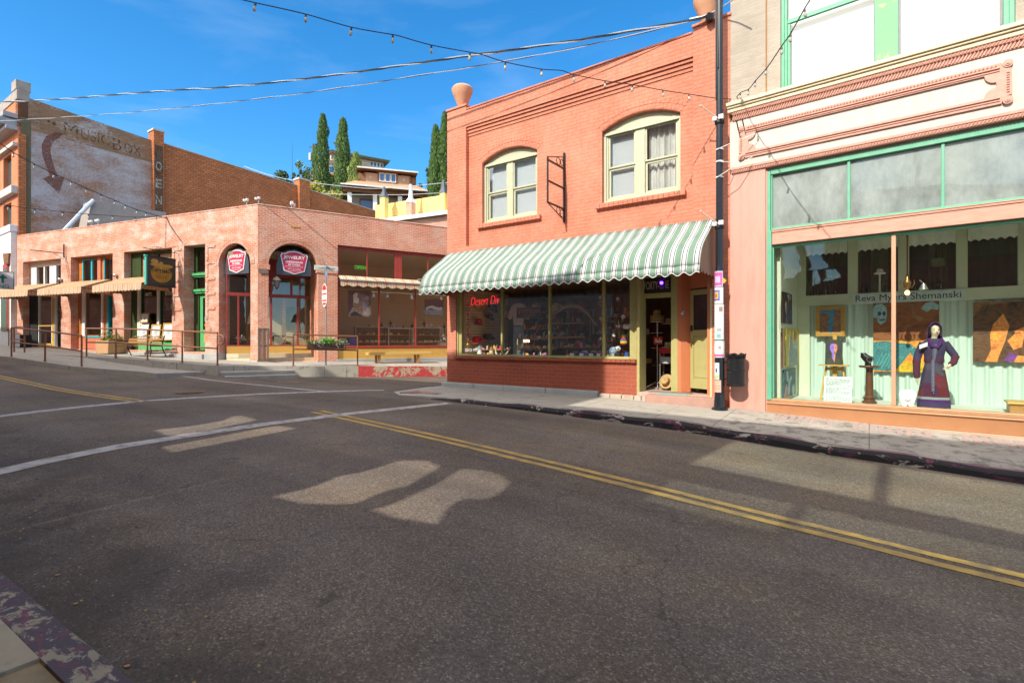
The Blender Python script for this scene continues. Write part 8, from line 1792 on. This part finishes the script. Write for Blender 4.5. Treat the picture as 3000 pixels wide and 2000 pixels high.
# cable ties from the pole to the frieze
for k, (a, b) in enumerate((((-.02, -.08, 4.95), (.6, -.08, 5.16)), ((-.02, -.08, 4.42), (.55, -.06, 4.75)), ((0, -.08, 4.72), (.2, -.1, 4.71)))):
    P = [W('O', -2.345 + a[0], -.33 + a[1], a[2] + .15), W('O', -2.345 + (a[0]+b[0])/2, -.33 + a[1], (a[2]+b[2])/2 + .12), W('O', -2.345 + b[0], -.33 + b[1] + .2, b[2] + .15)]
    base = P[0].copy(); g = G(); g.tube([p-base for p in P], .008, 5); o = g.obj('tie_wire', M_white); o.location = base; tag(o, ('upper white tie wire from the pole towards the frieze', 'lower white tie wire from the pole towards the salmon moulding', 'short bent white wire stub on the pole between the two tie wires')[k], 'wire')
# wind-blown scraps on the road edge
for k, (s, n, c, lab) in enumerate(((-6.6, 8.48, (.8, .78, .74), 'scrap of white paper by the far kerb'), (-4.25, 1.02, (.38, .24, .06), 'ochre leaf in the near gutter'), (-3.75, .98, (.36, .21, .05), 'orange leaf further along the near gutter'), (-2.9, .95, (.45, .2, .06), 'brown leaf close to the near kerb'))):
    q = .55 if k else 1
    g = G(); g.add([(-.025*q, -.015*q, .004), (.0, -.02*q, .014*q), (.02*q, -.02*q, .012*q), (.03*q, .012*q, .004), (.01*q, .02*q, .016*q), (-.012*q, .022*q, .01*q)], [(0, 1, 2, 3), (0, 3, 4, 5)]); solo(g, 'litter' if k == 0 else 'leaf', pbr('scrap_%d' % k, c, .8, bp=0), lab, 'litter' if k == 0 else 'leaf', 'S', s, n, road_z(s, n) + .004)

# ------------------------------------------------------------------ sun, sky, camera
ELEV = math.atan(.83/1.0018)
tosun = Vector((-.621, -.786, 0)).normalized()*math.cos(ELEV); tosun.z = math.sin(ELEV)
L = bpy.data.lights.new('sun', 'SUN'); L.energy = 3.5; L.angle = math.radians(.53); L.color = (1.0, .94, .84)
so = bpy.data.objects.new('sun', L); COL.objects.link(so); so.rotation_euler = tosun.to_track_quat('Z', 'Y').to_euler()
w = bpy.data.worlds.new('World'); sc.world = w; w.use_nodes = True; nt = w.node_tree; bg = nt.nodes['Background']
sky = nt.nodes.new('ShaderNodeTexSky'); sky.sky_type = 'NISHITA'; sky.sun_disc = False; sky.sun_elevation = ELEV; sky.sun_rotation = math.atan2(tosun.x, tosun.y)
sky.altitude = 1600; sky.air_density = 1.0; sky.dust_density = .6; sky.ozone_density = 3.0
# thin high cloud wisps mixed into the sky
tc = nt.nodes.new('ShaderNodeTexCoord'); mp = nt.nodes.new('ShaderNodeMapping'); mp.inputs['Scale'].default_value = (1.4, 2.2, 5); mp.inputs['Rotation'].default_value = (0, .3, .4); nt.links.new(tc.outputs['Generated'], mp.inputs[0])
nz = nt.nodes.new('ShaderNodeTexNoise'); nz.inputs['Scale'].default_value = 2.1; nz.inputs['Detail'].default_value = 7; nz.inputs['Roughness'].default_value = .55; nz.inputs['Distortion'].default_value = .4; nt.links.new(mp.outputs[0], nz.inputs['Vector'])
rr = nt.nodes.new('ShaderNodeValToRGB'); rr.color_ramp.elements[0].position = .55; rr.color_ramp.elements[0].color = (0, 0, 0, 1); rr.color_ramp.elements[1].position = .85; rr.color_ramp.elements[1].color = (.13, .13, .13, 1); nt.links.new(nz.outputs['Fac'], rr.inputs[0])
mx = nt.nodes.new('ShaderNodeMix'); mx.data_type = 'RGBA'; nt.links.new(rr.outputs[0], mx.inputs[0]); nt.links.new(sky.outputs[0], mx.inputs[6]); mx.inputs[7].default_value = (4, 4.4, 5, 1)
# broken white cloud added out of view, overhead and behind, to brighten the shaded street
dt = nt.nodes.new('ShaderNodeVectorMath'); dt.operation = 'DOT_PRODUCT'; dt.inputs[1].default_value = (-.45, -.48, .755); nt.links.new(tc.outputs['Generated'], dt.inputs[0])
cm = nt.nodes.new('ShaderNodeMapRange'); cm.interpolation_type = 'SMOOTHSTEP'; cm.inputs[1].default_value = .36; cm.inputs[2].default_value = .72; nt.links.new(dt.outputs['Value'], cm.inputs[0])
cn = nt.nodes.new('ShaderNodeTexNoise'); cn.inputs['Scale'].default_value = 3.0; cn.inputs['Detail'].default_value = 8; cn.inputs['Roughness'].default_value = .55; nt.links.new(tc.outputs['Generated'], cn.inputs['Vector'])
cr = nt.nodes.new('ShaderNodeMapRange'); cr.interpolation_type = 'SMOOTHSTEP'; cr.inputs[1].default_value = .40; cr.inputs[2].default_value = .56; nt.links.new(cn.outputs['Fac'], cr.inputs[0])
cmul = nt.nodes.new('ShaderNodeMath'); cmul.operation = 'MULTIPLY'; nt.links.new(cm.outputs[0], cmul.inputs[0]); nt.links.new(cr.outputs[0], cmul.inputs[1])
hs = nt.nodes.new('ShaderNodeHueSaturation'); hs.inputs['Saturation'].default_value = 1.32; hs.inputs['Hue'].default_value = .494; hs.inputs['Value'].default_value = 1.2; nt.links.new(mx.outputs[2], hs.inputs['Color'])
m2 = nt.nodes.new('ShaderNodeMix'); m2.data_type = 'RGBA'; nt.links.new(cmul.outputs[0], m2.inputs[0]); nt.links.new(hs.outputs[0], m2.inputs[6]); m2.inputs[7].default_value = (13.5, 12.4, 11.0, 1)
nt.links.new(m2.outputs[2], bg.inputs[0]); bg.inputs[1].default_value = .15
cam = bpy.data.cameras.new('camera'); cam.sensor_width = 36; cam.lens = 18.0; cam.clip_start = .05; cam.clip_end = 2000
co = bpy.data.objects.new('camera', cam); COL.objects.link(co); co.location = (0, 0, EYE); co.rotation_euler = (math.radians(90), 0, 0); sc.camera = co
sc.view_settings.view_transform = 'Standard'; sc.view_settings.look = 'None'; sc.view_settings.gamma = 1; sc.view_settings.exposure = .72; sc.view_settings.use_curve_mapping = False
sc.render.engine = 'CYCLES'; cy = sc.cycles; cy.use_denoising = True; cy.max_bounces = 8; cy.diffuse_bounces = 4; cy.glossy_bounces = 4; cy.transparent_max_bounces = 16
cy.caustics_reflective = False; cy.caustics_refractive = False; cy.sample_clamp_indirect = 6
try: cy.denoiser = 'OPENIMAGEDENOISE'
except Exception: pass
